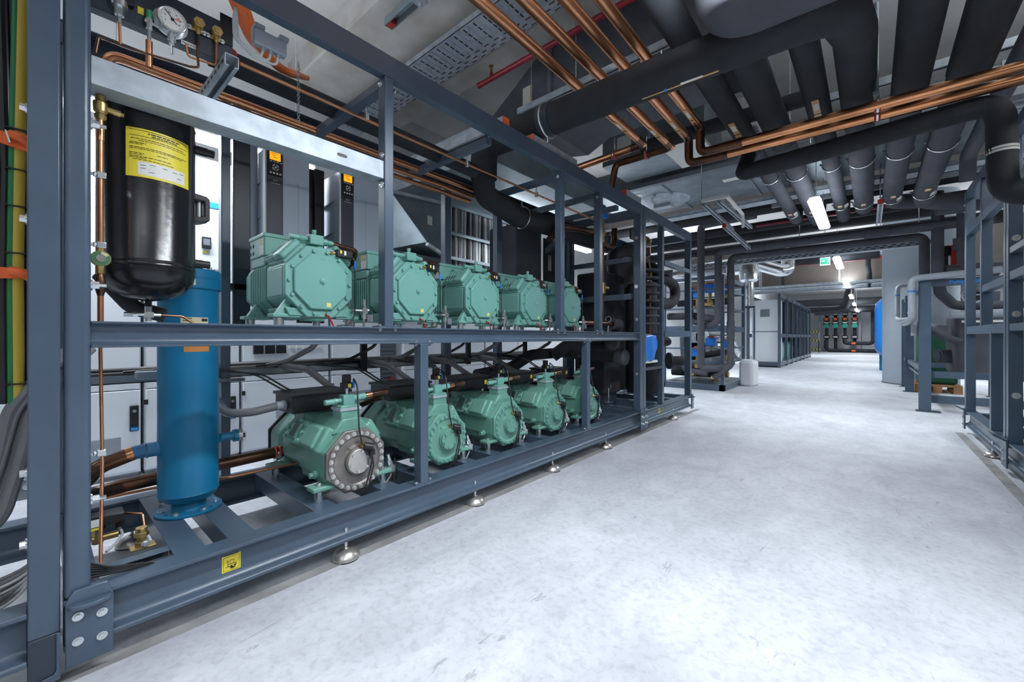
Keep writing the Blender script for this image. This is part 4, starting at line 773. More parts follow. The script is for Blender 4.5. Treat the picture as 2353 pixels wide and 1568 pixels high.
# ---------------- behind the rack: switch cabinets, drives, cable runs ----------------
CXF = -3.95
def cabinet(y0, y1, zt, label, split=0.62, xf=CXF, grille=None, handle=None, dep=0.5, base=0.03):
    c = thing('switch_cabinet', (xf-dep/2, (y0+y1)/2, 0), label, 'cabinet', 'white switch cabinets')
    MB().box((xf-dep, y0+0.004, base), (xf-0.02, y1-0.004, zt)).build('body', WHITE, c, 0.004)
    MB().box((xf-dep, y0+0.01, 0), (xf-0.05, y1-0.01, base)).build('plinth', LGREY, c)
    d = MB().box((xf-0.019, y0+0.010, base+0.02), (xf, y1-0.010, split)).build('lower_door', WHITE, c, 0.004)
    MB().box((xf-0.019, y0+0.010, split+0.008), (xf-0.003, y1-0.010, zt-0.01)).build('upper_door', WHITE, c, 0.004)
    if handle:
        h = MB().box((xf, handle-0.024, 0.33), (xf+0.018, handle+0.024, 0.515)).build('door_handle', BLACK, d, 0.006)
        MB().box((xf+0.018, handle-0.018, 0.337), (xf+0.0188, handle+0.018, 0.358)).build('blue_logo_tab', mat_once('sky_blue_tab', (0.02, 0.30, 0.72), 0.4), h)
        MB().cyl((xf+0.018, handle, 0.475), (xf+0.020, handle, 0.475), 0.012, 16).build('lock', CHROME, h)
    if grille:
        a, b_, z0, z1 = grille; g = MB().box((xf, a, z0), (xf+0.0012, b_, z1)).build('vent_grille', LGREY, d)
        s = MB(); z = z0+0.008; k = 0
        while z < z1-0.006:
            y = a+0.004+(0.006 if k % 2 else 0)
            while y < b_-0.010: s.box((xf+0.0011, y, z), (xf+0.0016, y+0.008, z+0.004)); y += 0.014
            z += 0.009; k += 1
        s.build('vent_holes', MGREY, g, sm=False)
    for z in (split-0.09, 0.18): MB().box((xf-0.002, y0-0.001, z-0.018), (xf+0.012, y0+0.022, z+0.018)).build('hinge', BLACK, c, 0.002)
    return c
cabinet(-0.30, 0.495, 2.42, 'white switch cabinet behind the corner post, nearest the camera', grille=(-0.12, 0.385, 0.10, 0.30), handle=0.452)
c2 = cabinet(0.505, 1.110, 2.42, 'white switch cabinet behind the blue cylinder, with a small screen high up', handle=1.050)
MB().box((CXF-0.003, 0.845, 1.70), (CXF+0.015, 0.905, 1.79)).build('display', BLACK, c2, 0.003); MB().box((CXF+0.0152, 0.853, 1.725), (CXF+0.016, 0.897, 1.775)).build('screen', MGREY, c2); MB().box((CXF-0.002, 0.85, 1.665), (CXF+0.001, 0.89, 1.68)).build('yellow_label', YELLOW, c2)
MB().box((CXF-0.002, 0.72, 2.03), (CXF+0.002, 1.0, 2.075)).build('blue_name_strip', BLUEB, c2)
cabinet(1.120, 1.860, 1.42, 'white switch cabinet behind the nearest lower compressor', grille=(1.38, 1.62, 0.28, 0.47))
cabinet(1.875, 2.420, 1.42, 'white switch cabinet left of the dark louvred gap', grille=(2.0, 2.3, 0.28, 0.45))
for i, (a, b_) in enumerate(((2.70, 3.30), (3.31, 4.0), (4.01, 4.7), (4.71, 5.45))):
    cabinet(a, b_, 1.42, ['white switch cabinet just right of the dark louvred gap', 'second white cabinet right of the louvred gap, behind the rack', 'third white cabinet right of the louvred gap, behind the rack', 'last white cabinet of the row behind the rack'][i])
lv = thing('louvre_panel', (-4.15, 2.56, 0), 'dark louvred panel between two white cabinets behind the rack', 'panel')
MB().box((-4.2, 2.43, 0), (-4.1, 2.69, 1.3)).build('panel', MGREY, lv)
for k in range(12): MB().box((-4.1, 2.45, 0.3+k*0.05), (-4.085, 2.67, 0.33+k*0.05)).build('slat', MGREY, lv)
MB().cyl((-4.09, 2.62, 0.52), (-4.06, 2.62, 0.52), 0.03, 20).build('red_button', RED, lv)
fu = thing('fuse_strip', (CXF+0.02, 1.37, 0.86), 'row of black meter housings on the white cabinet above the cable tray', 'meter')
for k, y in enumerate((1.20, 1.29, 1.38)): MB().box((CXF, y, 0.855), (CXF+0.03, y+0.075, 0.935)).build('meter', BLACK, fu, 0.003)
for k in range(5): MB().box((CXF, 1.49+k*0.06, 0.90), (CXF+0.006, 1.53+k*0.06, 0.925)).build('blank_cover', PALE, fu)
# frequency drives
DRVG = mat('drive_pale_grey', (0.47, 0.55, 0.66), 0.42, 0, 0.03, 3)
def drive(y0, wd, zt, label):
    d = thing('frequency_drive', (-2.91, y0+wd/2, 1.3), label, 'drive', 'grey frequency drives')
    xf = -2.78; y1 = y0+wd; s = 0.092
    MB().prism([(xf-0.01, y0), (xf-0.27, y0+0.005), (xf-0.27, y1), (xf-0.01, y1)], 'z', 1.30, zt).build('housing', DRVG, d, 0.006)
    MB().box((xf-0.012, y0+s+0.008, 1.30), (xf, y1, zt)).build('front_cover', DRVG, d, 0.003)
    MB().box((xf-0.012, y0-0.004, 1.30), (xf+0.002, y0+0.006, zt)).build('edge_trim', PALE, d, 0.002)
    sp = MB().box((xf-0.012, y0+0.006, 1.30), (xf+0.001, y0+s+0.006, zt)).build('slate_strip', DSLATE, d, 0.002)
    for z in (1.50, 1.72, 1.94): MB().add([(xf-0.25, y0-0.0005, z-0.012), (xf-0.25, y0-0.0005, z+0.010), (xf-0.07, y0-0.0005, z+0.030), (xf-0.25, y0-0.014, z-0.012), (xf-0.25, y0-0.014, z+0.010)], [(0, 1, 2), (3, 2, 4), (0, 2, 3), (0, 3, 4, 1), (1, 4, 2)]).build('side_vent', MGREY, d)
    kp = MB().box((xf, y0+0.012, zt-0.165), (xf+0.012, y0+s, zt-0.005)).build('keypad', BLACK, d, 0.003)
    MB().box((xf+0.0122, y0+0.020, zt-0.072), (xf+0.013, y0+s-0.010, zt-0.016)).build('amber_screen', AMBER, kp)
    sc = MB()
    for k, L in enumerate((0.04, 0.02, 0.024)): sc.box((xf+0.0131, y0+0.028+0.006*k, zt-0.032-0.012*k), (xf+0.0134, y0+0.028+0.006*k+L, zt-0.029-0.012*k))
    sc.build('screen_print', mat_once('screen_dark_amber', (0.25, 0.08, 0.0), 0.5), kp)
    kb = MB(); kc = Vector((xf+0.0125, y0+0.012+s*0.45, zt-0.115))
    for i in range(4):
        kb.box((xf+0.012, y0+0.022+i*0.019, zt-0.084), (xf+0.0145, y0+0.034+i*0.019, zt-0.079))
        kb.cyl((xf+0.012, y0+0.026+i*0.018, zt-0.152), (xf+0.0145, y0+0.026+i*0.018, zt-0.152), 0.006, 14)
        kb.ring(kc, (1, 0, 0), 0.016, 0.0035, 8, 5, i*PI/2+0.25, (i+1)*PI/2-0.25)
    kb.cyl(kc-Vector((0.001, 0, 0)), kc+Vector((0.002, 0, 0)), 0.006, 16); kb.build('keys', PALE, kp)
    text_mb(MB(), 'VLT', 0.016, (xf+0.0015, y0+0.055, zt-0.195)).box((xf+0.0012, y0+0.03, zt-0.212), (xf+0.0018, y0+0.08, zt-0.2095)).build('model_lettering', PALE, sp, sm=False)
    MB().box((xf+0.0002, y0+s+0.1, 1.32), (xf+0.0008, y0+s+0.1015, 2.0)).build('seam', MGREY, d)
    return d
drive(0.912, 0.262, 2.165, 'grey frequency drive with a lit amber screen, nearest, behind the first upper compressor')
drive(1.383, 0.33, 2.165, 'grey frequency drive with a lit amber screen, right one, beside the rack upright')
bp = thing('rear_panel', (-2.95, 1.24, 1.1), 'black steel panel standing between the two grey drives', 'panel')
MB().box((-3.02, 1.185, 1.1), (-3.0, 1.36, 2.2)).box((-3.0, 1.29, 1.1), (-2.97, 1.36, 2.2)).build('panel', BLACK, bp, 0.003)
MB().box((-3.0, 1.25, 1.268), (-2.798, 1.30, 1.298)).build('bracket', STEELD, bp)
for z in (1.5, 1.98): MB().hexb((-3.0, 1.215, z), (1, 0, 0), 0.006, 0.004).build('screw', CHROME, bp)
tag(MB().cyl((-2.92, 0.881, 1.2), (-2.92, 0.881, 2.22), 0.032, 24).cyl((-2.92, 0.881, 1.2), (-2.92, 0.881, 1.21), 0.036, 24).build('grey_conduit', PVC), 'grey vertical duct pipe left of the nearest drive', 'pipe')
# cable tray through the back of the rack with its cable runs
ct = thing('cable_tray', (-2.80, 1.9, 0.78), 'black-grey cable tray running behind the lower compressors', 'cable tray')
MB().box((-2.92, 0.02, 0.775), (-2.70, 3.95, 0.780)).box((-2.705, 0.02, 0.775), (-2.70, 3.95, 0.815)).box((-2.92, 0.02, 0.775), (-2.915, 3.95, 0.815)).build('tray', GALVD, ct)
for y in (0.62, 1.50, 2.50, 3.3): MB().box((-2.69, y-0.022, 0.76), (-2.66, y+0.022, 0.97)).bar((-2.675, y, 0.775), (-2.90, y, 0.765), 0.04, 0.02).build('hanger_bracket', BLACK, ct, 0.004)
rnd = random.Random(11); 
for k in range(16):
    z = 0.795+0.014*(k//6)+0.004; x = -2.90+0.034*(k % 6); r_ = (0.013, 0.016, 0.010, 0.015, 0.012, 0.017)[(k*5) % 6]
    pts = [(x, 0.02, z), (x+rnd.uniform(-.02, .02), 0.9, z+rnd.uniform(0, .012)), (x+rnd.uniform(-.02, .02), 1.9, z+rnd.uniform(0, .012)), (x+rnd.uniform(-.02, .02), 2.9, z+rnd.uniform(0, .01)), (x, 3.95, z)]
    MB().tube(pts, r_, 9, 0.3).build('cable', (CABB, CABG, CABB)[k % 3], ct)
for i, (ya, yb) in enumerate(((0.20, 0.64), (0.75, 1.20), (1.35, 1.85), (2.0, 2.4), (2.6, 2.95))):   # thick feed cables to the terminal boxes
    YC = (1.022, 1.590, 2.150, 2.715, 3.270)[i]; X0 = -2.305
    pts = [(-2.72, ya+0.20 if i else 0.50, 0.80), (-2.60, ya+0.25 if i else 0.60, 0.70), (-2.36, YC-0.42, 0.625), (X0, YC-0.32, 0.628), (X0, YC-0.205, 0.6445)] if i == 0 else [(-2.72, YC-0.62, 0.83), (-2.60, YC-0.50, 0.80), (-2.42, YC-0.42, 0.68), (X0, YC-0.33, 0.637), (X0, YC-0.205, 0.6445)]
    tag(MB().tube(pts, 0.021, 14, 0.10).build('power_cable', CABG), ['thick grey power cable curving past the blue cylinder into the nearest terminal box', 'thick grey power cable into the second black terminal box', 'thick grey power cable into the middle black terminal box', 'thick grey power cable into the fourth black terminal box', 'thick grey power cable into the farthest black terminal box'][i], 'cable', 'power cables to the lower compressors')
    for k in range(2):
        tag(MB().tube([(-2.72, YC-0.75+0.05*k, 0.83), (-2.66, YC-0.45, 0.845-0.02*k), (-2.45, YC-0.26+0.03*k, 0.80), (-2.40, YC-0.16+0.03*k, 0.72), (-2.38, YC-0.13+0.02*k, 0.706)], 0.005, 8, 0.12).build('control_cable', CABB), 'thin black control cable arching down to a terminal box of the lower row', 'cable', 'control cables to the lower terminal boxes')
for k in range(7):
    y = 0.9+0.42*k; tag(MB().tube([(-2.72, y, 0.825), (-2.70, y+0.10, 0.85), (-2.62, y+0.22, 0.93), (-2.60, y+0.27, 1.0)], 0.011 if k % 2 else 0.017, 9, 0.08).build('riser_cable', CABB if k % 2 else CABG), 'cable rising from the tray through the middle deck', 'cable', 'cables rising from the tray')
for i, (y, x) in enumerate(((0.365, -2.62), (0.69, -2.66), (2.05, -2.68), (3.2, -2.66))):
    tag(MB().box((x-0.04, y-0.06, 0.80 if i == 0 else 0.755), (x+0.04, y+0.07, 0.835 if i == 0 else 0.775)).build('connection_box', PVC if i == 0 else MGREY, bevel=0.006), ['small grey connection box on the cable tray left of the blue cylinder', 'flat grey connector under the tray right of the blue cylinder', 'flat grey connector under the tray behind the second compressor', 'flat grey connector under the tray behind the fourth compressor'][i], 'junction box')
# sheet metal hood and wall of cables farther back
hd = thing('duct_hood', (-3.6, 2.6, 1.6), 'galvanised sheet metal hood behind the second upper compressor', 'duct')
MB().add([(-3.40, 2.20, 2.36), (-3.40, 2.80, 2.40), (-3.30, 2.78, 1.83), (-3.15, 2.42, 1.90), (-4.0, 2.20, 2.36), (-4.0, 2.80, 2.40), (-4.0, 2.78, 1.80), (-4.0, 2.12, 1.84)], [(0, 3, 2, 1), (0, 4, 7, 3), (0, 1, 5, 4), (1, 2, 6, 5), (2, 3, 7, 6), (4, 5, 6, 7)]).build('hood', GALVD, hd, 0.004)
MB().box((-4.0, 2.14, 1.40), (-3.28, 2.80, 1.80)).build('lower_duct', GALVD, hd, 0.004)
MB().bar((-3.13, 2.40, 1.875), (-3.29, 2.80, 1.815), 0.03, 0.03).build('flange', GALV, hd); MB().bar((-3.38, 2.18, 2.37), (-3.38, 2.82, 2.41), 0.03, 0.03).build('flange', GALV, hd)
for y, z, x in ((2.60, 2.18, -3.365), (2.33, 2.18, -3.40)): MB().bar((x+0.02, y-0.03, z), (x+0.02, y+0.03, z), 0.002, 0.09).build('paper_label', PALE, hd)
cw = thing('cable_ladder', (-4.05, 3.9, 1.7), 'wall ladder packed with vertical grey and white cables, behind the upper compressors', 'cable ladder')
MB().box((-4.16, 3.0, 1.55), (-4.13, 5.0, 3.0)).build('back_panel', WALLW, cw)
for k in range(34):
    y = 3.05+k*0.055; MB().tube([(-4.10, y, 1.45), (-4.10, y+rnd.uniform(-.012, .012), 2.0), (-4.10, y+rnd.uniform(-.02, .02), 2.9)], 0.017+0.006*(k % 3), 8, 0.1).build('cable', (CABW, CABG, CABW, CABW, CABB)[k % 5], cw)
for z in (2.02, 2.34, 2.7): MB().bar((-4.05, 3.0, z), (-4.05, 5.0, z), 0.025, 0.04).build('clamp_rail', GALVD, cw)
tag(MB().box((-4.2, 3.0, 1.40), (-3.9, 5.0, 1.48)).build('cable_trunking', PVC, bevel=0.004), 'grey trunking under the wall of vertical cables', 'trunking')
# ---------------- insulated vessels and pipes at the far end of the rack ----------------
def ins(pts, r, label, m=INS, bend=0.12, name='insulated_pipe', cat='pipe', n=20, group=None):
    return tag(MB().tube(pts, r, n, bend, 8).build(name, m), label, cat, group)
ins([(-2.38, 2.40, 2.32), (-2.38, 2.40, 2.17), (-2.36, 2.80, 2.075), (-2.34, 3.20, 2.08), (-2.34, 4.1, 2.09)], 0.092, 'thick black insulated pipe bending down into the rack and along under its roof', bend=0.16)
for y in (2.86, 3.42): tag(MB().ring((-2.355, y, 2.078), (0, 1, 0), 0.094, 0.006, 32, 6).cyl((-2.355, y, 2.17), (-2.355, y, 2.23), 0.007, 8).build('pipe_clamp', CHROME), ['zinc clamp hanging the thick black elbow pipe, near one', 'zinc clamp hanging the thick black elbow pipe, far one'][y > 3], 'clamp')
gv = thing('insulated_vessel', (-2.9, 3.5, 1.25), 'tall grey insulated box vessel behind the third and fourth upper compressors', 'vessel')
MB().box((-3.12, 3.22, 1.3), (-2.72, 3.66, 2.18)).build('cladding', INSG, gv, 0.03); MB().box((-2.72, 3.665, 1.3), (-2.70, 4.0, 2.1)).build('side_panel', INS, gv, 0.01)
MB().box((-2.699, 3.74, 1.74), (-2.697, 3.80, 1.92)).build('data_plate', MGREY, gv)
iv = ins([(-2.66, 2.75, 1.50), (-2.62, 3.5, 1.52), (-2.56, 4.05, 1.44), (-2.5, 4.3, 1.42)], 0.065, 'black insulated pipe running behind the last upper compressors, with a tan arrow marker', bend=0.2)
MB().bar((-2.553, 3.42, 1.535), (-2.545, 3.70, 1.50), 0.004, 0.03, (1, 0, 0)).build('pipe_marker', TAN, iv)
for i, (x, y0, y1, z0, z1, lb) in enumerate([(-2.36, 4.14, 4.62, 1.12, 1.74, 'upper black insulated block in the middle of the far rack end'), (-2.40, 4.16, 4.60, 0.34, 0.98, 'lower black insulated block below the middle rail at the rack end')]):
    v = thing('insulated_block', (x, (y0+y1)/2, z0), lb, 'vessel'); MB().box((x-0.22, y0, z0), (x+0.16, y1, z1)).build('cladding', INS, v, 0.025)
    MB().box((x-0.18, y0+0.04, z0-0.11 if i == 0 else 0.234), (x+0.12, y1-0.04, z0)).build('support', STEELD, v)
tag(MB().bar((-1.84, 4.03, 1.42), (-2.60, 4.08, 1.42), 0.05, 0.06).build('support_channel', STEEL), 'steel channel carrying the upper black insulated block', 'beam')
tag(MB().bar((-1.84, 4.0, 1.80), (-2.60, 4.06, 1.80), 0.05, 0.05).build('support_channel', STEEL), 'steel channel above the upper black insulated block', 'beam')
for i, (z, y) in enumerate(((1.93, 3.05), (1.36, 3.35))):
    a = MB().bar((-2.62, y+0.55, z), (-2.10, y+0.1, z), 0.03, 0.05).build('brace_arm', STEEL); tag(a, ['upper steel brace arm beside the copper swan-neck', 'lower steel brace arm behind the last upper compressor'][i], 'brace')
tag(MB().tube([(-2.22, 3.10, 1.90), (-2.20, 3.22, 2.04), (-2.20, 3.62, 2.10), (-2.20, 3.92, 2.11), (-2.19, 4.14, 2.0), (-2.19, 4.31, 2.02), (-2.19, 4.33, 2.24)], 0.034, 18, 0.11, 8).build('copper_swan_neck', COPPERD), 'thick tarnished copper pipe with a swan-neck bend near the rack roof', 'pipe')
va = thing('valve_with_actuator', (-2.06, 3.80, 1.15), 'brass and copper riser topped by a bright blue actuator', 'valve')
MB().prism([(3.80+0.085*math.cos(q)*(1 if k % 2 else 0.95), 2.27+0.062*math.sin(q)) for k, q in enumerate([i*PI/4+PI/8 for i in range(8)])], 'x', -2.12, -2.02).build('actuator', BLUEB, va, 0.012)
MB().box((-2.10, 3.76, 2.33), (-2.04, 3.85, 2.36)).build('actuator_lid', BLUEP, va, 0.006)
MB().cyl((-2.06, 3.82, 1.98), (-2.06, 3.82, 2.21), 0.018, 12).cyl((-2.06, 3.82, 2.04), (-2.06, 3.82, 2.09), 0.030, 6).build('brass_body', BRASS, va)
MB().cyl((-2.06, 3.82, 1.16), (-2.06, 3.82, 2.0), 0.014, 14).build('copper_pipe', COPPERD, va)
MB().cyl((-2.06, 3.82, 1.45), (-2.06, 3.82, 1.56), 0.026, 12).cyl((-2.06, 3.83, 1.51), (-2.06, 3.93, 1.515), 0.016, 10).build('brass_valve', BRASS, va)
ep = thing('copper_elbow_pipe', (-2.0, 3.9, 1.08), 'short tarnished copper pipe entering a grey foam sleeve on the middle rail', 'pipe')
MB().cyl((-2.05, 3.38, 1.135), (-1.98, 3.88, 1.135), 0.028, 18).build('pipe', COPPERD, ep); MB().tube([(-1.98, 3.87, 1.135), (-1.96, 3.98, 1.135), (-2.05, 4.08, 1.03), (-2.12, 4.10, 0.90)], 0.055, 18, 0.05).build('foam_sleeve', INSG, ep)
cpv = ins([(-2.55, 3.90, 0.83), (-2.15, 3.98, 0.80), (-1.93, 4.00, 0.79)], 0.068, 'short black insulated pipe stub ending in a grey cap under the middle rail'); MB().cyl((-2.0, 3.995, 0.792), (-1.90, 4.0, 0.788), 0.088, 32).cyl((-1.90, 4.0, 0.788), (-1.885, 4.0, 0.788), 0.088, 32, 0.070).build('end_cap', INSG, cpv, 0.006)
ins([(-2.5, 3.55, 0.80), (-2.4, 3.66, 0.91), (-2.3, 3.80, 0.88), (-2.3, 3.85, 0.80)], 0.065, 'black insulated elbow rising beside the grey pipe cap', bend=0.1)
ins([(-2.62, 2.55, 0.66), (-2.58, 2.95, 0.70), (-2.56, 3.25, 0.82), (-2.56, 3.95, 0.83)], 0.055, 'black insulated pipe climbing behind the last lower compressors', bend=0.25)
ins([(-2.45, 3.55, 0.46), (-2.35, 4.7, 0.46)], 0.045, 'low black insulated pipe behind the last lower compressor')
for i, (x, y, z0, z1) in enumerate(((-2.24, 4.28, 0.26, 0.42), (-1.98, 3.78, 1.05, 1.16))): tag(MB().cyl((x, y, z0), (x, y, z1), 0.009, 8).box((x-0.04, y-0.04, z0-0.01), (x+0.04, y+0.04, z0)).ring((x, y, z1+0.02), (0, 1, 0), 0.03, 0.006, 18, 6).build('pipe_stand', CHROME), ['small zinc pipe stand on the base at the rack end', 'small zinc pipe stand on the middle rail'][i], 'clamp')
for i, (x0, x1, y0, y1, z0, z1, lb) in enumerate([(-2.66, -2.40, 4.70, 5.50, 1.05, 2.05, 'black insulated cladding wall at the back of the far bay, upper half'), (-2.66, -2.42, 4.70, 5.30, 0.3, 0.98, 'black insulated cladding wall at the back of the far bay, lower half')]):
    v = thing('insulated_block', ((x0+x1)/2, (y0+y1)/2, z0), lb, 'vessel'); MB().box((x0, y0, z0), (x1, y1, z1)).build('cladding', INS, v, 0.03); MB().box((x0+0.05, y0+0.1, 0.234 if i else 0.99), (x1-0.05, y0+0.2, z0)).build('support', STEELD, v)
# vessel in the second bay
hx = thing('heat_exchanger', (-2.12, 5.0, 0.234), 'large grey-black insulated upright cylinder with ribbed side, in the far rack bay', 'vessel')
MB().lathe([(0.06, 0.30), (0.20, 0.31), (0.225, 0.36), (0.225, 1.03)], (-2.12, 5.0, 0), n=40).build('lower_cladding', INS, hx)
MB().lathe([(0.21, 1.02), (0.225, 1.04), (0.225, 1.60), (0.20, 1.66), (0.08, 1.70)], (-2.12, 5.0, 0), n=40).build('upper_cladding', INSG, hx)
for k in range(8):
    z = 1.14+k*0.085; MB().prism([(-1.95, 4.56), (-1.83, 4.36), (-1.765, 4.42), (-1.74, 4.52), (-1.80, 4.62)], 'z', z, z+0.022).build('rib', INSG, hx, 0.006)
MB().box((-2.0, 4.40, 1.05), (-1.92, 4.56, 1.80)).build('rib_panel', INS, hx, 0.01)
MB().cyl((-2.12, 5.0, 0.235), (-2.12, 5.0, 0.31), 0.12, 28).build('support_foot', STEELD, hx)
hxp = MB().cyl((-1.90, 5.22, 0.70), (-1.885, 5.235, 0.70), 0.105, 32).cyl((-1.89, 5.23, 0.70), (-1.76, 5.33, 0.70), 0.060, 24).build('flanged_stub', INS, hx)
ins([(-2.0, 4.6, 1.95), (-2.0, 4.62, 1.85), (-1.98, 4.63, 1.55), (-1.93, 4.85, 1.42), (-1.92, 5.15, 1.40)], 0.055, 'grey-black insulated pipe bending over the big insulated cylinder in the far bay', bend=0.1)
ins([(-1.95, 5.0, 1.45), (-1.92, 5.30, 1.42), (-1.92, 5.52, 1.50), (-1.92, 5.52, 1.68), (-1.95, 5.28, 1.74), (-2.0, 5.1, 1.74)], 0.065, 'black insulated pipe looping round like a ring in the far bay', bend=0.13)
ins([(-2.05, 5.2, 1.68), (-2.05, 5.25, 1.9), (-2.3, 5.3, 1.95)], 0.06, 'short black insulated elbow near the top of the far bay')
ins([(-2.3, 4.5, 1.7), (-2.3, 4.5, 2.0), (-2.3, 4.9, 2.1), (-2.3, 5.5, 2.1)], 0.07, 'black insulated pipe under the roof of the far bay', bend=0.12)
ins([(-2.0, 5.1, 0.98), (-1.98, 5.25, 0.98), (-1.95, 5.4, 0.93), (-2.3, 5.5, 0.93)], 0.05, 'black insulated elbow at the middle of the far bay')
gp = thing('valve_cluster', (-1.95, 4.45, 1.95), 'cluster of small gauge and brass valves at the top of the far rack bay', 'panel')
MB().box((-1.97, 4.25, 2.08), (-1.95, 4.75, 2.18)).build('board', STEELD, gp)
MB().cyl((-1.95, 4.40, 2.11), (-1.92, 4.40, 2.11), 0.042, 24).build('gauge', PALE, gp)
for y in (4.50, 4.57, 4.70): MB().cyl((-1.95, y, 2.13), (-1.91, y, 2.13), 0.022, 10).build('brass_cap', BRASS, gp); MB().tube([(-1.92, y, 2.12), (-1.92, y, 1.95), (-1.92, y-0.08, 1.93)], 0.006, 8, 0.03).build('capillary_pipe', COPPER, gp)
tag(MB().tube([(-1.90, 4.40, 1.92), (-1.90, 4.60, 1.90), (-1.89, 4.62, 1.80), (-1.89, 4.62, 1.03), (-1.9, 4.3, 1.02)], 0.009, 8, 0.02).cyl((-1.89, 4.62, 1.66), (-1.89, 4.62, 1.74), 0.022, 8).build('copper_riser', COPPER), 'thin copper riser with a brass fitting beside the middle post of the far bay', 'pipe')
bg = MB(); N = 9
for j in range(N):
    for i in range(N):
        u = i/(N-1); v = j/(N-1); bg.v.append((-1.775-0.02*math.sin(u*9)*(1-v*0.3)+0.012*math.sin(v*7+u*5), 4.20+u*0.36*(1-0.2*v)+0.02*v, 1.02-0.28*v))
for j in range(N-1):
    for i in range(N-1): k = j*N+i; bg.f.append((k, k+1, k+N+1, k+N)); bg.mi.append(0)
bo = bg.build('plastic_bag', BLUEB); sol = bo.modifiers.new('thickness', 'SOLIDIFY'); sol.thickness = 0.03
tag(bo, 'bright blue plastic bag hanging on the rail of the far bay', 'bag')
tag(MB().box((-1.80, 4.2, 0.72), (-1.775, 4.55, 0.745)).build('pale_strip', PALE), 'white strip below the blue plastic bag', 'strip')
# ---------------- overhead: copper lines ----------------
def ring_clamp(root, c, d, r, m=RED, band=CHROME, hang=0.0, name='pipe_clamp'):
    c = Vector(c); d = Vector(d).normalized()
    k = MB().ring(c-d*0.012, d, r+0.004, 0.006, 24, 6).ring(c+d*0.012, d, r+0.004, 0.006, 24, 6).cyl(c-d*0.011, c+d*0.011, r+0.006, 24).build(name, m, root)
    b = MB().cyl(c-d*0.006, c+d*0.006, r+0.010, 24)
    if hang: b.cyl(c+Vector((0, 0, r)), c+Vector((0, 0, r+hang)), 0.006, 8)
    b.build('clamp_band', band, k); return k
def marker(root, c, d, L, wdt, side=(0, 0, -1), white=True):
    """tan arrow sticker on the underside"""
    c = Vector(c); d = Vector(d).normalized(); s = Vector(side)
    k = MB().bar(c-d*L/2+s*0.0, c+d*L/2, wdt, 0.003, s).build('arrow_marker', TAN, root)
    if white: MB().bar(c-d*L*0.05+s*0.002, c+d*L*0.32+s*0.002, wdt*0.7, 0.002, s).build('white_tag', PALE, k)
    MB().bar(c-d*L*0.32+s*0.002, c-d*L*0.28+s*0.002, wdt, 0.002, s).build('dark_line', INK, k)
zc = 2.80; rc = 0.034; cop = []
P1 = [(-1.56, -0.5, zc), (-1.575, 3.70, zc), (-2.35, 3.72, zc-0.02)]
P2 = [(-1.365, -0.5, zc), (-1.40, 3.93, zc), (-1.96, 3.90, zc-0.02), (-2.02, 3.90, 2.45)]
P3 = [(-1.20, -0.5, zc), (-1.225, 3.875, zc), (-1.225, 3.875, 2.575), (1.6, 3.977, 2.58)]
P4 = [(-1.055, -0.5, zc), (-1.08, 3.715, zc), (-1.08, 3.715, 2.575), (1.6, 3.775, 2.58)]
LBL = ['copper ceiling pipe nearest the rack, turning left over the rack top', 'second copper ceiling pipe from the rack, turning left and then down', 'third copper ceiling pipe from the rack, dropping and turning right as the lower orange run', 'fourth copper ceiling pipe, farthest from the rack, dropping into the upper cross run']
for i, P in enumerate((P1, P2, P3, P4)):
    t = thing('copper_pipe', P[1], LBL[i], 'pipe', 'copper ceiling pipes'); k = 2
    MB().tube(P[:2], rc, 20).build('ceiling_run', COPPER, t)
    d = Vector(P[1])-Vector(P[0]); d.normalize()
    if i < 2:
        e = Vector(P[2])-Vector(P[1]); e.normalize(); MB().tube([Vector(P[1])-d*0.16, P[1], Vector(P[1])+e*(0.45 if i else 0.12)], rc+0.0015, 18, 0.07).build('elbow', COPPERD, t)
        if i == 0: MB().tube([Vector(P[1])+e*0.10, P[2]], rc, 18).build('cross_run', COPPER, t)
        else: MB().tube([Vector(P[1])+e*0.1, P[2], P[3]], rc, 18, 0.07).build('cross_run', COPPERD, t)
        ring_clamp(t, Vector(P[1])+e*(0.30 if i == 0 else 0.24)+Vector((0, 0, -0.003)), e, rc, hang=0.15)
    else:
        MB().tube([Vector(P[1])-d*0.12, P[1], P[2], Vector(P[2])+Vector((0.32, 0.01, 0))], rc+0.002, 18, 0.07).build('drop_elbows', COPPERD, t)
        MB().tube([Vector(P[2])+Vector((0.30, 0.0095, 0)), P[3]], rc, 20).build('cross_run', COPPERX, t)
        ring_clamp(t, (0.055, P[2][1]+0.040, 2.5785), (1, 0.03, 0), rc, hang=0.06)
    ring_clamp(t, (P[0][0]-0.012, 2.80, zc), (0, 1, 0), rc, hang=0.14)
    marker(t, (P[1][0]+0.005, P[1][1]-0.48+0.06*i, zc-rc-0.001), (0, -1, 0), 0.24, 0.030)
tag(MB().bar((0.045, 3.72, 2.66), (0.065, 3.95, 2.66), 0.03, 0.02).cyl((0.05, 3.86, 2.65), (0.05, 3.86, 3.35), 0.013, 10).build('hanger', GALVD), 'vertical hanger holding the two copper cross runs', 'hanger')
tag(MB().bar((0.02, 4.35, 2.9), (0.0, 4.25, 3.9), 0.05, 0.03, (1, 0, 0)).build('slotted_hanger', GALV), 'slotted galvanised hanger rail rising between two dark ceiling pipes', 'hanger')
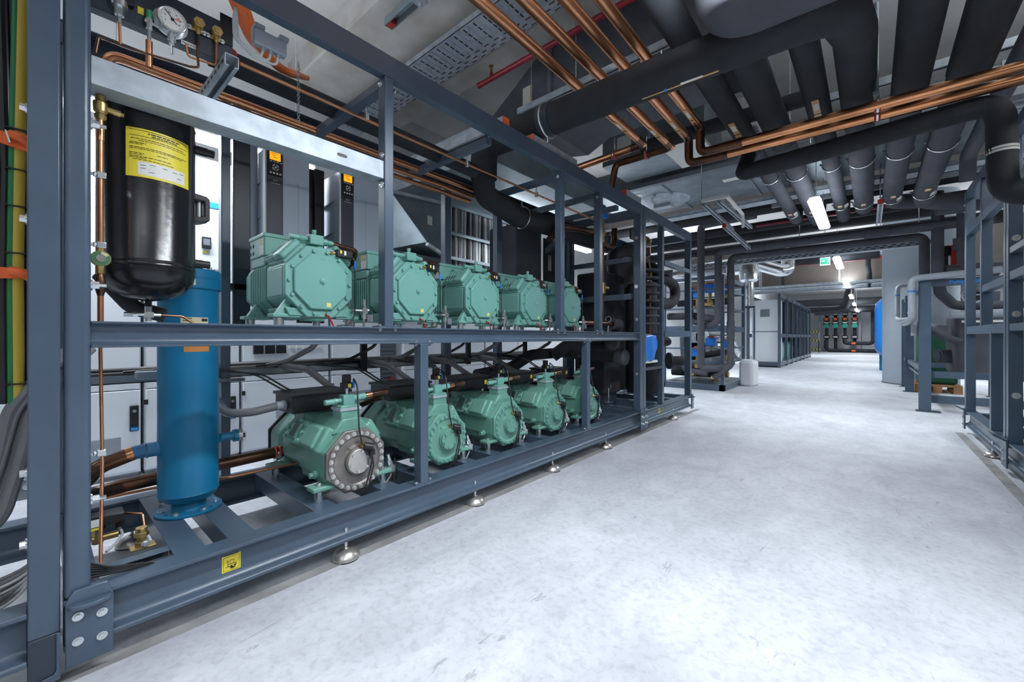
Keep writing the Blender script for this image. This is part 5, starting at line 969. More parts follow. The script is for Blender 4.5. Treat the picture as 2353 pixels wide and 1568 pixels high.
# ---------------- overhead: dark insulated pipes along the hall ----------------
def ubolt(root, c, r, ax=(0, 1, 0)):
    c = Vector(c); MB().ring(c, ax, r+0.004, 0.007, 26, 6, PI, 2*PI).build('u_clamp', CHROME, root)
    MB().cyl(c+Vector((-r-0.03, 0, 0.01)), c+Vector((-r, 0, 0.01)), 0.008, 6).build('clamp_nut', CHROME, root)
def lower_u(root, c, r):
    # half ring below the pipe
    c = Vector(c); n = 16; vs = []; 
    k = MB().tube([c+Vector((r*math.cos(PI+PI*i/n)*1.05, 0, r*math.sin(PI+PI*i/n)*1.05)) for i in range(n+1)], 0.008, 8)
    k.build('u_clamp', CHROME, root); MB().cyl(c+Vector((-r*1.05-0.02, 0, 0.02)), c+Vector((-r*1.05, 0, 0.0)), 0.011, 6).build('clamp_nut', CHROME, root)
zD = 2.85
def dpipe(x0, x1, r, y1, label, tail, y0=-1.0, mk=(5.0,), mat_=INS, cl=(5.55, 7.35), yg=4.6):
    t = thing('insulated_pipe', (x0, 4, zD), label, 'pipe', 'dark insulated ceiling pipes')
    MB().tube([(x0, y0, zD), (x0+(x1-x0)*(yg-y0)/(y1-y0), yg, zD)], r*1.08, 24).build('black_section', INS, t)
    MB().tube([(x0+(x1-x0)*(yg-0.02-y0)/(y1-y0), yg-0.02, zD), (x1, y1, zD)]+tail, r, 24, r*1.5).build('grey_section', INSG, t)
    for y in cl: lower_u(t, (x0+(x1-x0)*(y-y0)/(y1-y0), y, zD), r)
    for y in mk: marker(t, (x0+(x1-x0)*(y-y0)/(y1-y0), y, zD-r*(1.085 if y < yg else 1.01)-0.001), (0, -1, 0), 0.30 if y < yg else 0.12, 0.045 if y < yg else 0.05)
    for y in cl[1:]: MB().bar((x1+0.06, y-0.25, zD-r*0.86), (x1+0.06, y-0.10, zD-r*0.86), 0.05, 0.004, (0.55, 0, -0.8)).build('white_tag', PALE, t)
    return t
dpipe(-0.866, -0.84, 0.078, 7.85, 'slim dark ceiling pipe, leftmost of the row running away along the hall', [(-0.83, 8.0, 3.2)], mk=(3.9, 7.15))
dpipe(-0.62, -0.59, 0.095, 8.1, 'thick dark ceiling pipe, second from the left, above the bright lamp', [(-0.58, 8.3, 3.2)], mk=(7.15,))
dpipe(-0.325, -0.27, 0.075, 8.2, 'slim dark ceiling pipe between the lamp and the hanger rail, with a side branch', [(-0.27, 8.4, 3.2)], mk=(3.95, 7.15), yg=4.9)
nb = thing('insulated_pipe', (-1, 2.5, 2.57), 'thick black pipe crossing low over the aisle from the rack, bending away down the hall', 'pipe', 'dark insulated ceiling pipes')
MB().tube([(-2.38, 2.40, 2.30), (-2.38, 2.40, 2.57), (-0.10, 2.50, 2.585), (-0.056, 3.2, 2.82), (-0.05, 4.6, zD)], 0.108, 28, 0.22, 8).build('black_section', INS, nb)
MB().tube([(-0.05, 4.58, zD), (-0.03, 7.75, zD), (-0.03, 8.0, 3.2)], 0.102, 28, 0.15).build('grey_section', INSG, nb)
for y in (5.55, 7.35): lower_u(nb, (-0.04, y, zD), 0.102)
marker(nb, (-0.035, 7.15, zD-0.103), (0, -1, 0), 0.12, 0.05)
kk = MB().bar((-1.05, 2.435, 2.479), (-0.62, 2.455, 2.481), 0.035, 0.003, (0, -0.5, -0.86)).build('arrow_marker', TAN, nb); MB().bar((-0.82, 2.445, 2.476), (-0.70, 2.451, 2.478), 0.022, 0.003, (0, -0.5, -0.86)).build('white_tag', PALE, kk); MB().bar((-0.915, 2.44, 2.4765), (-0.90, 2.441, 2.4766), 0.036, 0.003, (0, -0.5, -0.86)).build('blue_line', BLUEB, kk)
MB().cyl((-1.80, 2.425, 2.573), (-1.70, 2.43, 2.573), 0.112, 32).build('clamp_sleeve', STEELD, nb)
MB().ring((-1.755, 2.428, 2.573), (1, 0.04, 0), 0.117, 0.008, 32, 8).cyl((-1.755, 2.43, 2.46), (-1.755, 2.43, 2.41), 0.010, 10).build('pipe_clamp', CHROME, nb)
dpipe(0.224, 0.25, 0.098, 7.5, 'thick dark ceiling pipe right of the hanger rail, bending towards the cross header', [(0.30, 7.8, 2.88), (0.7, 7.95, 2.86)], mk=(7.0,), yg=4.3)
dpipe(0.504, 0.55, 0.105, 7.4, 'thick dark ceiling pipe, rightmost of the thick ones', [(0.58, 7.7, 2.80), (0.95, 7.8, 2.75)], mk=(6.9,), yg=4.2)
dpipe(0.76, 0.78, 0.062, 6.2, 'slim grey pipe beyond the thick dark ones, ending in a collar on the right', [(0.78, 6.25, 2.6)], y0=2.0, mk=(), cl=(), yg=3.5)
ov = thing('insulated_pipe', (-0.5, 2.26, 2.5), 'huge dark elbow hanging from the ceiling right above the aisle, turning right', 'pipe', 'dark insulated ceiling pipes')
MB().tube([(-0.555, 2.20, 3.6), (-0.555, 2.20, 2.56), (1.5, 2.34, 2.60)], 0.112, 32, 0.17, 10).build('foam_cladding', INSG, ov)
tag(MB().tube([(-1.78, 4.14, 2.98), (-0.30, 4.16, 2.98)], 0.066, 20).build('insulated_pipe', INS), 'black insulated cross pipe above the copper elbows, joining a ceiling pipe', 'pipe')
ub = thing('insulated_pipe', (0.62, 4.0, 1.9), 'black insulated pipe with a big U drop on the right, below the copper cross runs', 'pipe')
MB().tube([(-0.72, 4.08, 2.455), (0.645, 4.02, 2.505), (0.655, 4.02, 1.90), (1.4, 4.06, 1.86)], 0.070, 24, 0.13, 8).build('foam_cladding', INS, ub)
MB().cyl((0.652, 4.02, 2.17), (0.652, 4.02, 2.185), 0.0715, 24).cyl((0.652, 4.02, 2.19), (0.652, 4.02, 2.205), 0.0715, 24).build('white_bands', PALE, ub)
MB().tube([(-0.70, 4.08, 2.456), (-0.80, 4.09, 2.453), (-0.86, 4.25, 2.52), (-0.866, 4.5, 2.75)], 0.066, 20, 0.08).build('foam_elbow', INS, ub)
# ---------------- struts, rods, trays ----------------
strut('ceiling_strut', (-2.34, 2.80, 3.0), (-0.9, 2.80, 3.0), 0.045, 'galvanised ceiling strut carrying the four copper pipes near the camera', 'strut', 'ceiling struts', slots=False)
strut('ceiling_strut', (-0.4, 4.38, 3.02), (1.7, 4.38, 3.02), 0.055, 'galvanised ceiling strut above the copper cross runs, on the right', 'strut', 'ceiling struts', slots=False)
strut('ceiling_strut', (-1.1, 5.55, 3.0), (1.5, 5.55, 3.0), 0.05, 'galvanised ceiling strut at the first row of pipe clamps', 'strut', 'ceiling struts', slots=False)
strut('ceiling_strut', (-1.1, 7.35, 3.0), (1.5, 7.35, 3.0), 0.05, 'galvanised ceiling strut at the far row of pipe clamps, behind the lamp', 'strut', 'ceiling struts', slots=False)
strut('roof_rail', (-1.78, 1.995, 2.398), (-2.70, 1.995, 2.398), 0.058, 'galvanised rail with an orange end cap across the rack top, nearer one', 'strut', 'rails on the rack top', caps=[(0, ORANGE)], slots=False)
strut('roof_rail', (-1.80, 2.28, 2.398), (-1.80, 2.85, 2.398), 0.058, 'galvanised rail with an orange end cap along the rack top under the black pipe clamp', 'strut', 'rails on the rack top', caps=[(0, ORANGE)], slots=False)
strut('roof_rail', (-1.785, 3.72, 2.398), (-1.785, 4.05, 2.398), 0.058, 'galvanised rail with two red end caps on the far part of the rack top', 'strut', 'rails on the rack top', caps=[(0, RED), (1, RED)], slots=False)
strut('ceiling_strut', (-1.50, 6.25, 2.55), (-1.50, 7.85, 2.50), 0.05, 'galvanised strut with a red end cap hanging between the far pipes, left of the lamp', 'strut', 'ceiling struts', caps=[(0, RED)])
strut('ceiling_strut', (-1.33, 5.3, 2.62), (-1.30, 6.9, 2.62), 0.045, 'galvanised strut hanging beside the red-capped one, left of the lamp', 'strut', 'ceiling struts')
strut('ceiling_strut', (-1.50, 5.3, 2.62), (-1.52, 6.8, 2.60), 0.045, 'galvanised strut meeting the sheet metal duct, left of the lamp', 'strut', 'ceiling struts')
tag(MB().bar((-1.52, 5.28, 2.65), (-1.22, 5.28, 2.65), 0.03, 0.035).bar((-1.24, 5.28, 2.65), (-1.24, 6.1, 2.62), 0.03, 0.03).bar((-1.24, 6.1, 2.62), (-1.24, 6.1, 2.45), 0.03, 0.03, (1, 0, 0)).build('pale_conduit', PALE), 'pale bent conduit beside the struts left of the lamp', 'conduit')
sr = strut('ceiling_strut', (0.12, 6.35, 2.56), (0.12, 7.6, 2.56), 0.05, 'short slotted strut with a red end cap, right of the lamp', 'strut', 'ceiling struts', caps=[(0, RED)])
tag(MB().cyl((0.12, 6.5, 2.58), (0.12, 6.5, 4.0), 0.006, 8).build('threaded_rod', CHROME), 'threaded rod holding the red-capped strut right of the lamp', 'rod', 'threaded ceiling rods')
for i, (x, y, z) in enumerate(((-2.13, 2.45, 3.45), (-1.75, 2.80, 3.0), (-2.2, 2.80, 3.0), (-0.58, 4.9, 2.97), (-0.44, 5.2, 3.0), (0.98, 4.38, 3.05), (-0.2, 5.55, 3.02), (-1.52, 5.28, 2.65))):
    tag(MB().cyl((x, y, z), (x, y, 4.0), 0.005, 8).build('threaded_rod', CHROME), ['threaded rod left of the sprinkler head, from ceiling to tray', 'threaded rod on the copper pipe strut, left of the second copper pipe', 'threaded rod at the free end of the copper pipe strut', 'threaded rod between the first two dark ceiling pipes', 'threaded rod beside the thick pipe above the lamp', 'threaded rod on the strut at the upper right', 'threaded rod on the first clamp strut', 'threaded rod beside the sheet metal duct left of the lamp'][i], 'rod', 'threaded ceiling rods')
ct2 = thing('cable_tray', (-2.4, 2.34, 3.42), 'wide perforated galvanised cable tray under the concrete beam, upper left', 'cable tray')
tm = MB().box((-4.6, 2.17, 3.42), (-1.0, 2.53, 3.424)).box((-4.6, 2.17, 3.42), (-1.0, 2.174, 3.47)).box((-4.6, 2.526, 3.42), (-1.0, 2.53, 3.47))
x = -4.5
while x < -1.05:
    tm.mat(1)
    for k in range(4): tm.box((x, 2.195+k*0.056, 3.4192), (x+0.012, 2.237+k*0.056, 3.4199))
    tm.mat(2); tm.box((x, 2.43, 3.4192), (x+0.05, 2.442, 3.4199)); tm.box((x+0.045, 2.47, 3.4192), (x+0.095, 2.482, 3.4199)); tm.box((x, 2.505, 3.4192), (x+0.05, 2.515, 3.4199))
    tm.mat(0); tm.box((x+0.05, 2.185, 3.417), (x+0.058, 2.415, 3.4199)); x += 0.11
tm.build('tray', [GALV, INK, mat_once('slot_rust_red', (0.09, 0.035, 0.03), 0.6)], ct2, sm=False)
lr = thing('ceiling_rail', (-2.4, 1.82, 3.45), 'open metal rail with a red end, fixed to the concrete beam above the rack', 'rail')
MB().prism([(1.785, 3.45), (1.785, 3.51), (1.855, 3.51), (1.855, 3.45), (1.845, 3.45), (1.845, 3.50), (1.795, 3.50), (1.795, 3.45)], 'x', -2.87, -1.2).build('profile', GALVD, lr)
MB().box((-2.868, 1.797, 3.452), (-2.80, 1.843, 3.50)).build('red_end', RED, lr); MB().box((-2.50, 1.775, 3.435), (-2.42, 1.865, 3.45)).cyl((-2.46, 1.82, 3.44), (-2.46, 1.82, 3.40), 0.012, 8).build('clip', GALV, lr)
sp = thing('sprinkler_pipe', (-2.2, 2.78, 3.42), 'dark red sprinkler pipe with a small brass head under the ceiling', 'pipe')
MB().cyl((-2.83, 2.78, 3.42), (-0.9, 2.78, 3.42), 0.024, 18).cyl((-2.83, 2.78, 3.42), (-2.80, 2.78, 3.42), 0.027, 18).tube([(-2.66, 2.78, 3.42), (-2.66, 2.78, 3.48)], 0.014, 10).build('pipe', REDP, sp)
MB().lathe([(0.014, 3.48), (0.014, 3.51), (0.007, 3.52), (0.007, 3.53), (0.022, 3.535), (0.022, 3.54)], (-2.66, 2.78, 0), n=16).build('sprinkler_head', BRASS, sp)
# ---------------- ducts ----------------
dA = thing('air_duct', (-1.8, 3.5, 2.97), 'dark grey sheet metal duct with a sloping end behind the copper pipes', 'duct')
MB().prism([(-3.10, 3.02), (-3.10, 3.34), (-2.20, 3.88), (-0.55, 3.88), (-0.55, 3.05), (-2.0, 3.05), (-2.25, 2.94), (-2.65, 3.02)], 'y', 3.2, 3.85).build('duct_body', mat_once('slate_duct', (0.115, 0.125, 0.15), 0.5, var=0.08), dA, 0.004)
for x in (-2.28, -3.09): MB().box((x-0.02, 3.17, 3.0), (x+0.02, 3.2, 3.84 if x > -3 else 3.34)).build('flange', GALVD, dA)
MB().box((-2.62, 3.196, 3.33), (-2.50, 3.199, 3.50)).build('paper_label', PALE, dA); MB().box((-2.525, 3.194, 3.34), (-2.50, 3.1965, 3.49)).build('yellow_edge', TAN, dA)
MB().box((-2.24, 3.15, 3.08), (-2.19, 3.198, 3.22)).build('grey_bracket', PALE, dA, 0.01)
gr = thing('air_grille', (-0.85, 4.6, 3.0), 'white louvred air grille above the copper elbows', 'grille')
MB().box((-0.98, 4.42, 3.0), (-0.78, 4.95, 3.3)).build('frame', PALE, gr, 0.004)
for k in range(9): MB().box((-0.77, 4.45+k*0.055, 3.02), (-0.765, 4.478+k*0.055, 3.28)).build('louvre', LGREY, gr)
for k in range(9): MB().box((-0.97, 4.45+k*0.055, 2.992), (-0.79, 4.478+k*0.055, 2.999)).build('louvre', LGREY, gr)
dB = thing('air_duct', (-0.6, 6.1, 3.05), 'wide bright galvanised duct crossing the hall behind the copper cross runs', 'duct')
MB().box((-3.2, 5.45, 3.05), (2.5, 6.75, 3.36)).build('duct_body', GALVD, dB, 0.004)
for x in (-2.6, 1.2): MB().cyl((x, 6.1, 3.36), (x, 6.1, 4.0), 0.006, 8).build('hanger_rod', CHROME, dB)
for x in (-2.1, -1.15, -0.1, 0.9): MB().box((x-0.02, 5.43, 3.03), (x+0.02, 6.77, 3.38)).build('flange', GALVD, dB)
MB().box((-3.2, 5.36, 3.03), (2.5, 5.44, 3.09)).build('black_edge_rail', MGREY, dB)
for x, y in ((-1.33, 5.9), (-0.95, 5.75), (-2.55, 5.7)): MB().box((x-0.10, y-0.06, 3.046), (x+0.10, y+0.05, 3.049)).build('paper_label', PALE, dB)
MB().lathe([(0.36, 0), (0.30, 0.04), (0.12, 0.07)], (-2.3, 6.15, 3.048), (0, 0, -1), 36).build('inspection_dome', GALV, dB)
cam_ = MB().box((-2.42, 6.05, 2.93), (-2.18, 6.2, 2.98)).tube([(-2.35, 6.1, 2.98), (-2.4, 5.9, 3.0), (-2.3, 5.8, 3.045)], 0.02, 10, 0.08).build('fan_connector', LGREY, dB)
dC = thing('air_duct', (-1.95, 5.0, 2.6), 'grey duct box with a paper label right behind the rack top', 'duct')
MB().box((-2.50, 4.62, 3.12), (-1.30, 5.30, 3.9)).build('duct_body', GALVD, dC, 0.004); MB().box((-1.92, 4.60, 3.1), (-1.89, 4.62, 3.9)).build('flange', GALV, dC)
MB().box((-2.3, 4.615, 3.2), (-2.12, 4.619, 3.42)).build('paper_label', PALE, dC); MB().box((-1.72, 4.40, 3.08), (-1.30, 5.2, 3.115)).build('white_soffit', PALE, dC)
dD = thing('air_duct', (-3.5, 3.9, 2.72), 'grey galvanised duct behind the rack roof, right of the perforated tray', 'duct')
MB().box((-4.6, 2.75, 2.72), (-2.75, 5.1, 3.0)).build('duct_body', GALVD, dD, 0.004); MB().box((-4.6, 2.73, 2.70), (-2.73, 2.75, 3.02)).build('flange', GALV, dD)
for x in (-3.2, -4.2): MB().cyl((x, 3.9, 3.0), (x, 3.9, 4.0), 0.006, 8).build('hanger_rod', CHROME, dD)
tr3 = thing('cable_tray', (-0.7, 6.65, 2.92), 'long galvanised cable tray under the rear edge of the bright duct', 'cable tray')
MB().box((-3.0, 6.62, 2.90), (2.2, 6.84, 2.905)).box((-3.0, 6.62, 2.90), (2.2, 6.625, 2.955)).build('tray', GALV, tr3)
# ---------------- far cross pipes ----------------
for i, (y, z, r_, x0, x1) in enumerate(((7.75, 3.10, 0.085, -4.8, 1.9), (8.75, 3.06, 0.085, -4.8, 1.9), (9.6, 3.10, 0.10, -4.8, 1.9), (10.6, 3.05, 0.11, -4.8, 1.9), (11.2, 2.72, 0.10, -4.8, 0.2))):
    tag(MB().tube([(x0, y, z), (x1, y+0.1, z)], r_, 20).build('insulated_pipe', INS), ['black cross pipe nearest behind the lamp, high under the ceiling', 'second black cross pipe behind the lamp', 'third black cross pipe behind the lamp', 'fourth and farthest high black cross pipe behind the lamp', 'black cross pipe lower down, behind the foil duct'][i], 'pipe', 'far cross pipes')
tag(MB().tube([(-1.5, 8.4, 2.98), (0.3, 8.43, 2.98)], 0.018, 10).build('sprinkler_pipe', REDP), 'thin red sprinkler pipe between the far black cross pipes', 'pipe')
fa = thing('insulated_pipe', (-0.5, 8.0, 2.5), 'long dark cross pipe over the aisle that turns down at the far machine, upper one', 'pipe')
MB().tube([(1.25, 8.1, 2.55), (-2.02, 8.0, 2.53), (-2.02, 8.0, 1.32), (-2.10, 8.0, 1.22), (-2.30, 8.05, 1.20)], 0.062, 20, 0.12, 8).build('foam_cladding', INSG, fa)
for x in (-1.45, 0.10): MB().cyl((x-0.13, 8.02, 2.53), (x+0.13, 8.03, 2.53), 0.078, 24).build('foam_collar', INSG, fa)
fb = thing('insulated_pipe', (-0.5, 8.2, 2.4), 'long dark cross pipe over the aisle that turns down at the far machine, lower one', 'pipe')
MB().tube([(0.62, 8.28, 0.9), (0.62, 8.28, 2.44), (-1.84, 8.1, 2.42), (-1.84, 8.1, 0.50), (-1.95, 8.05, 0.40), (-2.1, 8.0, 0.25)], 0.057, 20, 0.10, 8).build('foam_cladding', INSG, fb)
for z in (2.05, 1.18): MB().cyl((-1.84, 8.1, z-0.25 if z < 2 else z-0.1), (-1.84, 8.1, z+0.1), 0.064, 20).build('foam_collar', INSG, fb)
fc = thing('insulated_pipe', (-2.3, 7.95, 0.4), 'tall dark vertical pipe in front of the far machine, rising to the ceiling pipes', 'pipe')
MB().tube([(-1.4, 7.85, 3.04), (-2.3, 7.95, 3.04), (-2.3, 7.95, 0.42), (-2.02, 7.95, 0.44), (-1.98, 8.35, 0.44)], 0.062, 20, 0.10, 8).build('foam_cladding', INSG, fc)
tr4 = thing('cable_tray', (-0.5, 8.75, 2.46), 'pale perforated cable tray crossing the hall under the long dark pipes', 'cable tray')
tm = MB().box((-2.9, 8.68, 2.385), (0.75, 8.86, 2.39)).box((-2.9, 8.68, 2.385), (0.75, 8.685, 2.455)); x = -2.85; tm.mat(1)
while x < 0.7: tm.box((x, 8.6792, 2.40), (x+0.05, 8.6798, 2.414)); tm.box((x+0.04, 8.6792, 2.425), (x+0.09, 8.6798, 2.438)); x += 0.1
tm.build('tray', [GALV, INK], tr4, sm=False)
for x in (-2.6, -0.9, 0.6): MB().cyl((x, 8.8, 2.385), (x, 8.8, 4.0), 0.006, 8).build('hanger_rod', CHROME, tr4)
# lamps over the aisle
def luminaire(y, label):
    t = thing('luminaire', (-0.43, y, 2.46), label, 'lamp', 'lamps over the aisle')
    MB().prism([(-0.495, 2.475), (-0.48, 2.45), (-0.38, 2.45), (-0.365, 2.475), (-0.38, 2.50), (-0.48, 2.50)], 'y', y-0.72, y+0.72).build('diffuser', LAMP, t, 0.01)
    MB().box((-0.48, y-0.70, 2.50), (-0.38, y+0.70, 2.53)).build('housing', PALE, t, 0.006)
    for s in (-0.5, 0.5): MB().cyl((-0.43, y+s, 2.53), (-0.43, y+s, 3.6 if 24 < y < 25 else 4.0), 0.004, 6).build('hanger_wire', CHROME, t)
    return t
for i, y in enumerate((6.2, 10.5, 15.0, 19.5, 24.2, 29.0)): luminaire(y, ['bright ceiling lamp nearest the camera over the aisle', 'second bright ceiling lamp over the aisle, beside the green exit sign', 'third ceiling lamp down the aisle', 'fourth ceiling lamp down the aisle', 'fifth ceiling lamp down the aisle', 'farthest ceiling lamp over the aisle'][i])
def lamp2(x, y, z, label, L=1.4):
    t = thing('luminaire', (x, y, z), label, 'lamp', 'lamps behind the rack')
    MB().box((x-0.06, y-L/2, z), (x+0.06, y+L/2, z+0.05)).build('diffuser', LAMP, t, 0.012); MB().box((x-0.05, y-L/2, z+0.05), (x+0.05, y+L/2, z+0.08)).build('housing', PALE, t)
    for s in (-0.4, 0.4): MB().cyl((x, y+s*L, z+0.08), (x, y+s*L, 4.0), 0.004, 6).build('hanger_wire', CHROME, t)
lamp2(-3.72, 0.9, 2.45, 'bright lamp behind the rack, above the white cabinets'); lamp2(-3.9, 6.4, 2.56, 'bright lamp seen through the far end of the rack', 0.6); lamp2(-3.9, 7.3, 2.56, 'second bright lamp seen through the far end of the rack', 0.6)
# ---------------- right machine rack ----------------
rr_ = thing('machine_rack', (1.3, 4.9, 0), 'dark blue-grey steel rack cut off by the right edge of the photo', 'steel rack')
XR = 0.77; Y1R = 6.34
ibeam(MB(), 'y', XR+0.045, 2.6, Y1R, 0.148, 0.09, 0.087).build('base_beam', STEEL, rr_, 0.002); ibeam(MB(), 'y', 1.75, 2.6, Y1R, 0.148, 0.09, 0.087).build('base_beam', STEEL, rr_, 0.002)
for y in (3.2, 4.0, 4.65, 5.4, 6.2): MB().box((XR+0.09, y-0.05, 0.15), (1.71, y+0.05, 0.233)).build('base_crossbar', STEEL, rr_, 0.002)
for (y0, y1, z0, z1) in ((6.25, 6.328, 0.2, 2.50), (5.50, 5.555, 1.10, 2.42), (5.12, 5.175, 0.235, 1.04), (4.66, 4.72, 0.2, 2.50), (4.575, 4.635, 0.2, 2.50)): post(rr_, XR, XR+0.07, y0, y1, z0, z1)
for y0, y1 in ((6.25, 6.33), (4.575, 4.635)): post(rr_, 1.70, 1.77, y0, y1, 0.2, 2.50)
for (y0, y1, z0, z1, n) in ((2.6, 6.33, 2.42, 2.51, 'top_beam'), (4.72, 6.25, 2.04, 2.12, 'upper_rail'), (4.72, 6.25, 1.03, 1.105, 'middle_rail'), (4.72, 5.5, 1.40, 1.46, 'side_rail'), (2.6, 4.575, 1.60, 1.645, 'side_rail'), (2.6, 4.575, 1.41, 1.47, 'side_rail'), (2.6, 4.575, 1.045, 1.095, 'middle_rail'), (2.6, 4.575, 2.05, 2.12, 'upper_rail')):
    MB().box((XR+0.005, y0, z0), (XR+0.06, y1, z1)).build(n, STEEL, rr_, 0.002)
MB().bar((XR+0.03, 6.29, 2.46), (1.75, 6.29, 2.46), 0.06, 0.09).build('top_beam', STEEL, rr_, 0.002)
for z in (1.71, 1.165, 0.58): MB().hexb((XR+0.038, 4.575, z), (0, -1, 0), 0.016, 0.008).build('bolt', CHROME, rr_)
for z in (2.37, 2.30): MB().hexb((XR, 6.29, z), (-1, 0, 0), 0.010, 0.012).build('bolt', CHROME, rr_)
for y0, y1 in ((6.26, 6.34), (4.57, 4.72)):
    p = MB().box((XR-0.011, y0, 0.05), (XR, y1, 0.26)).build('joint_plate', STEEL, rr_, 0.003); MB().bar((XR-0.005, (y0+y1)/2, 0.245), (XR-0.075, (y0+y1)/2, 0.285), y1-y0, 0.010).build('lifting_lug', STEEL, p, 0.002)
    for z in (0.10, 0.17): MB().hexb((XR-0.011, (y0+y1)/2, z), (-1, 0, 0), 0.010, 0.012).build('bolt', CHROME, p)
for y in (3.4, 5.2): foot(rr_, XR+0.022, y); foot(rr_, 1.75, y)
MB().box((XR+0.066, 5.9, 2.51), (XR+0.072, 5.95, 2.55)).build('red_cap', RED, rr_)
vm = thing('insulated_vessel', (1.28, 4.2, 0.3), 'black insulated machine block inside the right hand rack', 'vessel')
MB().box((1.0, 3.0, 0.30), (1.55, 4.35, 1.70)).build('cladding', INS, vm, 0.04); MB().box((1.1, 3.1, 0.234), (1.5, 4.2, 0.31)).build('support', STEELD, vm)
bm_ = thing('blue_motor', (1.1, 4.25, 1.9), 'dark blue motor housing high in the right hand rack', 'motor')
MB().cyl((1.02, 4.35, 2.22), (1.45, 4.35, 2.22), 0.15, 28).build('housing', mat_once('navy_motor', (0.01, 0.05, 0.22), 0.35), bm_, 0.01); MB().box((1.1, 4.2, 1.70), (1.4, 4.5, 2.08)).build('motor_stand', STEELD, bm_)
for i, (x, y, z, lb) in enumerate(((1.15, 5.2, 0.6, 'small round dark canister low in the right hand rack'), (1.25, 5.75, 0.9, 'black box unit low in the right hand rack behind the posts'))):
    MBx = MB().cyl((x-0.12, y, z-0.03), (x+0.2, y, z-0.03), 0.05, 20) if i == 0 else MB().box((x-0.1, y-0.2, 0.235), (x+0.2, y+0.25, z))
    o = tag(MBx.build(('canister', 'control_box')[i], INSG if i == 0 else INS, bevel=0.01), lb, ('canister', 'box')[i])
tag(MB().box((0.98, 5.12, 0.234), (1.32, 5.28, 0.518)).build('canister_stand', STEELD), 'dark bracket under the small round canister in the right hand rack', 'bracket')
# ---------------- pump station frame ----------------
pf = thing('pump_frame', (1.1, 9.2, 0), 'blue-grey pump station frame with blue lettering beyond the right hand rack', 'steel frame')
def leg(x, y, z1, w_=0.115): 
    l = MB().prism([(x, y), (x+w_, y), (x+w_, y+0.012), (x+w_/2+0.006, y+0.012), (x+w_/2+0.006, y+0.09), (x+w_, y+0.09), (x+w_, y+0.10), (x, y+0.10), (x, y+0.09), (x+w_/2-0.006, y+0.09), (x+w_/2-0.006, y+0.012), (x, y+0.012)], 'z', 0.012, z1).build('leg', STEEL, pf, 0.002)
    MB().box((x-0.03, y-0.02, 0), (x+w_+0.09, y+0.12, 0.012)).build('foot_plate', STEEL, l)
for x, y in ((0.531, 7.76), (1.55, 7.76), (0.531, 10.4), (1.55, 10.4), (0.531, 11.4)): leg(x, y, 1.76)
for (a, b_, wd_, ht_) in (((0.6, 7.84, 1.72), (1.6, 7.84, 1.72), 0.06, 0.09), ((0.6, 7.84, 0.50), (1.6, 7.84, 0.50), 0.06, 0.085), ((0.6, 7.9, 0.165), (1.6, 7.9, 0.165), 0.06, 0.10), ((0.59, 7.85, 0.56), (0.59, 11.4, 0.56), 0.06, 0.07), ((0.59, 7.85, 1.72), (0.59, 11.4, 1.72), 0.06, 0.09), ((0.6, 10.45, 0.5), (1.6, 10.45, 0.5), 0.06, 0.085), ((0.6, 8.8, 0.42), (1.6, 8.8, 0.42), 0.08, 0.06), ((0.59, 7.85, 0.45), (0.59, 11.4, 0.45), 0.03, 0.03)):
    MB().bar(a, b_, wd_, ht_).build('beam', STEEL, pf, 0.002)
text_mb(MB(), 'Pumpenstation', 0.062, (0.815, 7.8085, 1.722), right=(1, 0, 0), align='LEFT', bold=0.0018).build('blue_lettering', mat_once('blue_lettering_paint', (0.02, 0.30, 0.90), 0.4), pf, sm=False)
for i, (P, r_, lb) in enumerate((([(1.25, 7.72, 1.83), (0.46, 7.72, 1.79), (0.46, 7.72, 1.24), (0.44, 8.2, 1.21), (0.44, 8.8, 1.21)], 0.042, 'pale grey plastic pipe elbowing down the corner of the pump frame, nearer one'), ([(0.62, 10.2, 1.93), (0.42, 10.2, 1.93), (0.42, 10.2, 1.32), (0.44, 9.9, 1.30), (0.6, 9.2, 1.30)], 0.034, 'pale grey plastic pipe at the pump frame corner, farther and thinner one'))):
    t = thing('plastic_pipe', P[1], lb, 'pipe', 'pale plastic pipes'); MB().tube(P, r_, 18, 0.08, 8).build('pipe', PVC, t)
    MB().cyl((P[1][0], P[1][1], P[1][2]-0.16), (P[1][0], P[1][1], P[1][2]-0.19), r_+0.002, 18).build('blue_tape', mat_once('blue_tape', (0.05, 0.20, 0.50), 0.4), t)
    for z in (P[1][2]-0.11, P[2][2]+0.09): MB().cyl((P[1][0], P[1][1], z-0.015), (P[1][0], P[1][1], z+0.015), r_+0.005, 18).build('socket', PVC, t)
tag(MB().cyl((0.52, 8.3, 1.02), (0.52, 8.3, 1.22), 0.04, 14).build('drain_trap', PVC), 'short grey trap hanging at the pump frame corner', 'pipe')
gb_ = thing('green_tank', (1.1, 10.6, 0.15), 'dark green plastic tank on a wooden pallet behind the pump frame', 'tank')
MB().box((0.72, 10.6, 0.15), (1.22, 11.2, 1.18)).build('body', DGREEN, gb_, 0.05); MB().box((0.69, 10.57, 1.12), (1.25, 11.23, 1.2)).build('rim', DGREEN, gb_, 0.02)
for k in range(3): MB().box((0.72, 10.592, 0.45+0.24*k), (1.22, 10.602, 0.47+0.24*k)).build('moulded_rib', DGREEN, gb_)
pl = thing('wooden_pallet', (1.1, 10.6, 0), 'wooden pallet under the dark green tank', 'pallet')
for y in (10.5, 10.72, 10.94, 11.16): MB().box((0.66, y, 0.115), (1.26, y+0.14, 0.148)).build('deck_board', WOOD, pl)
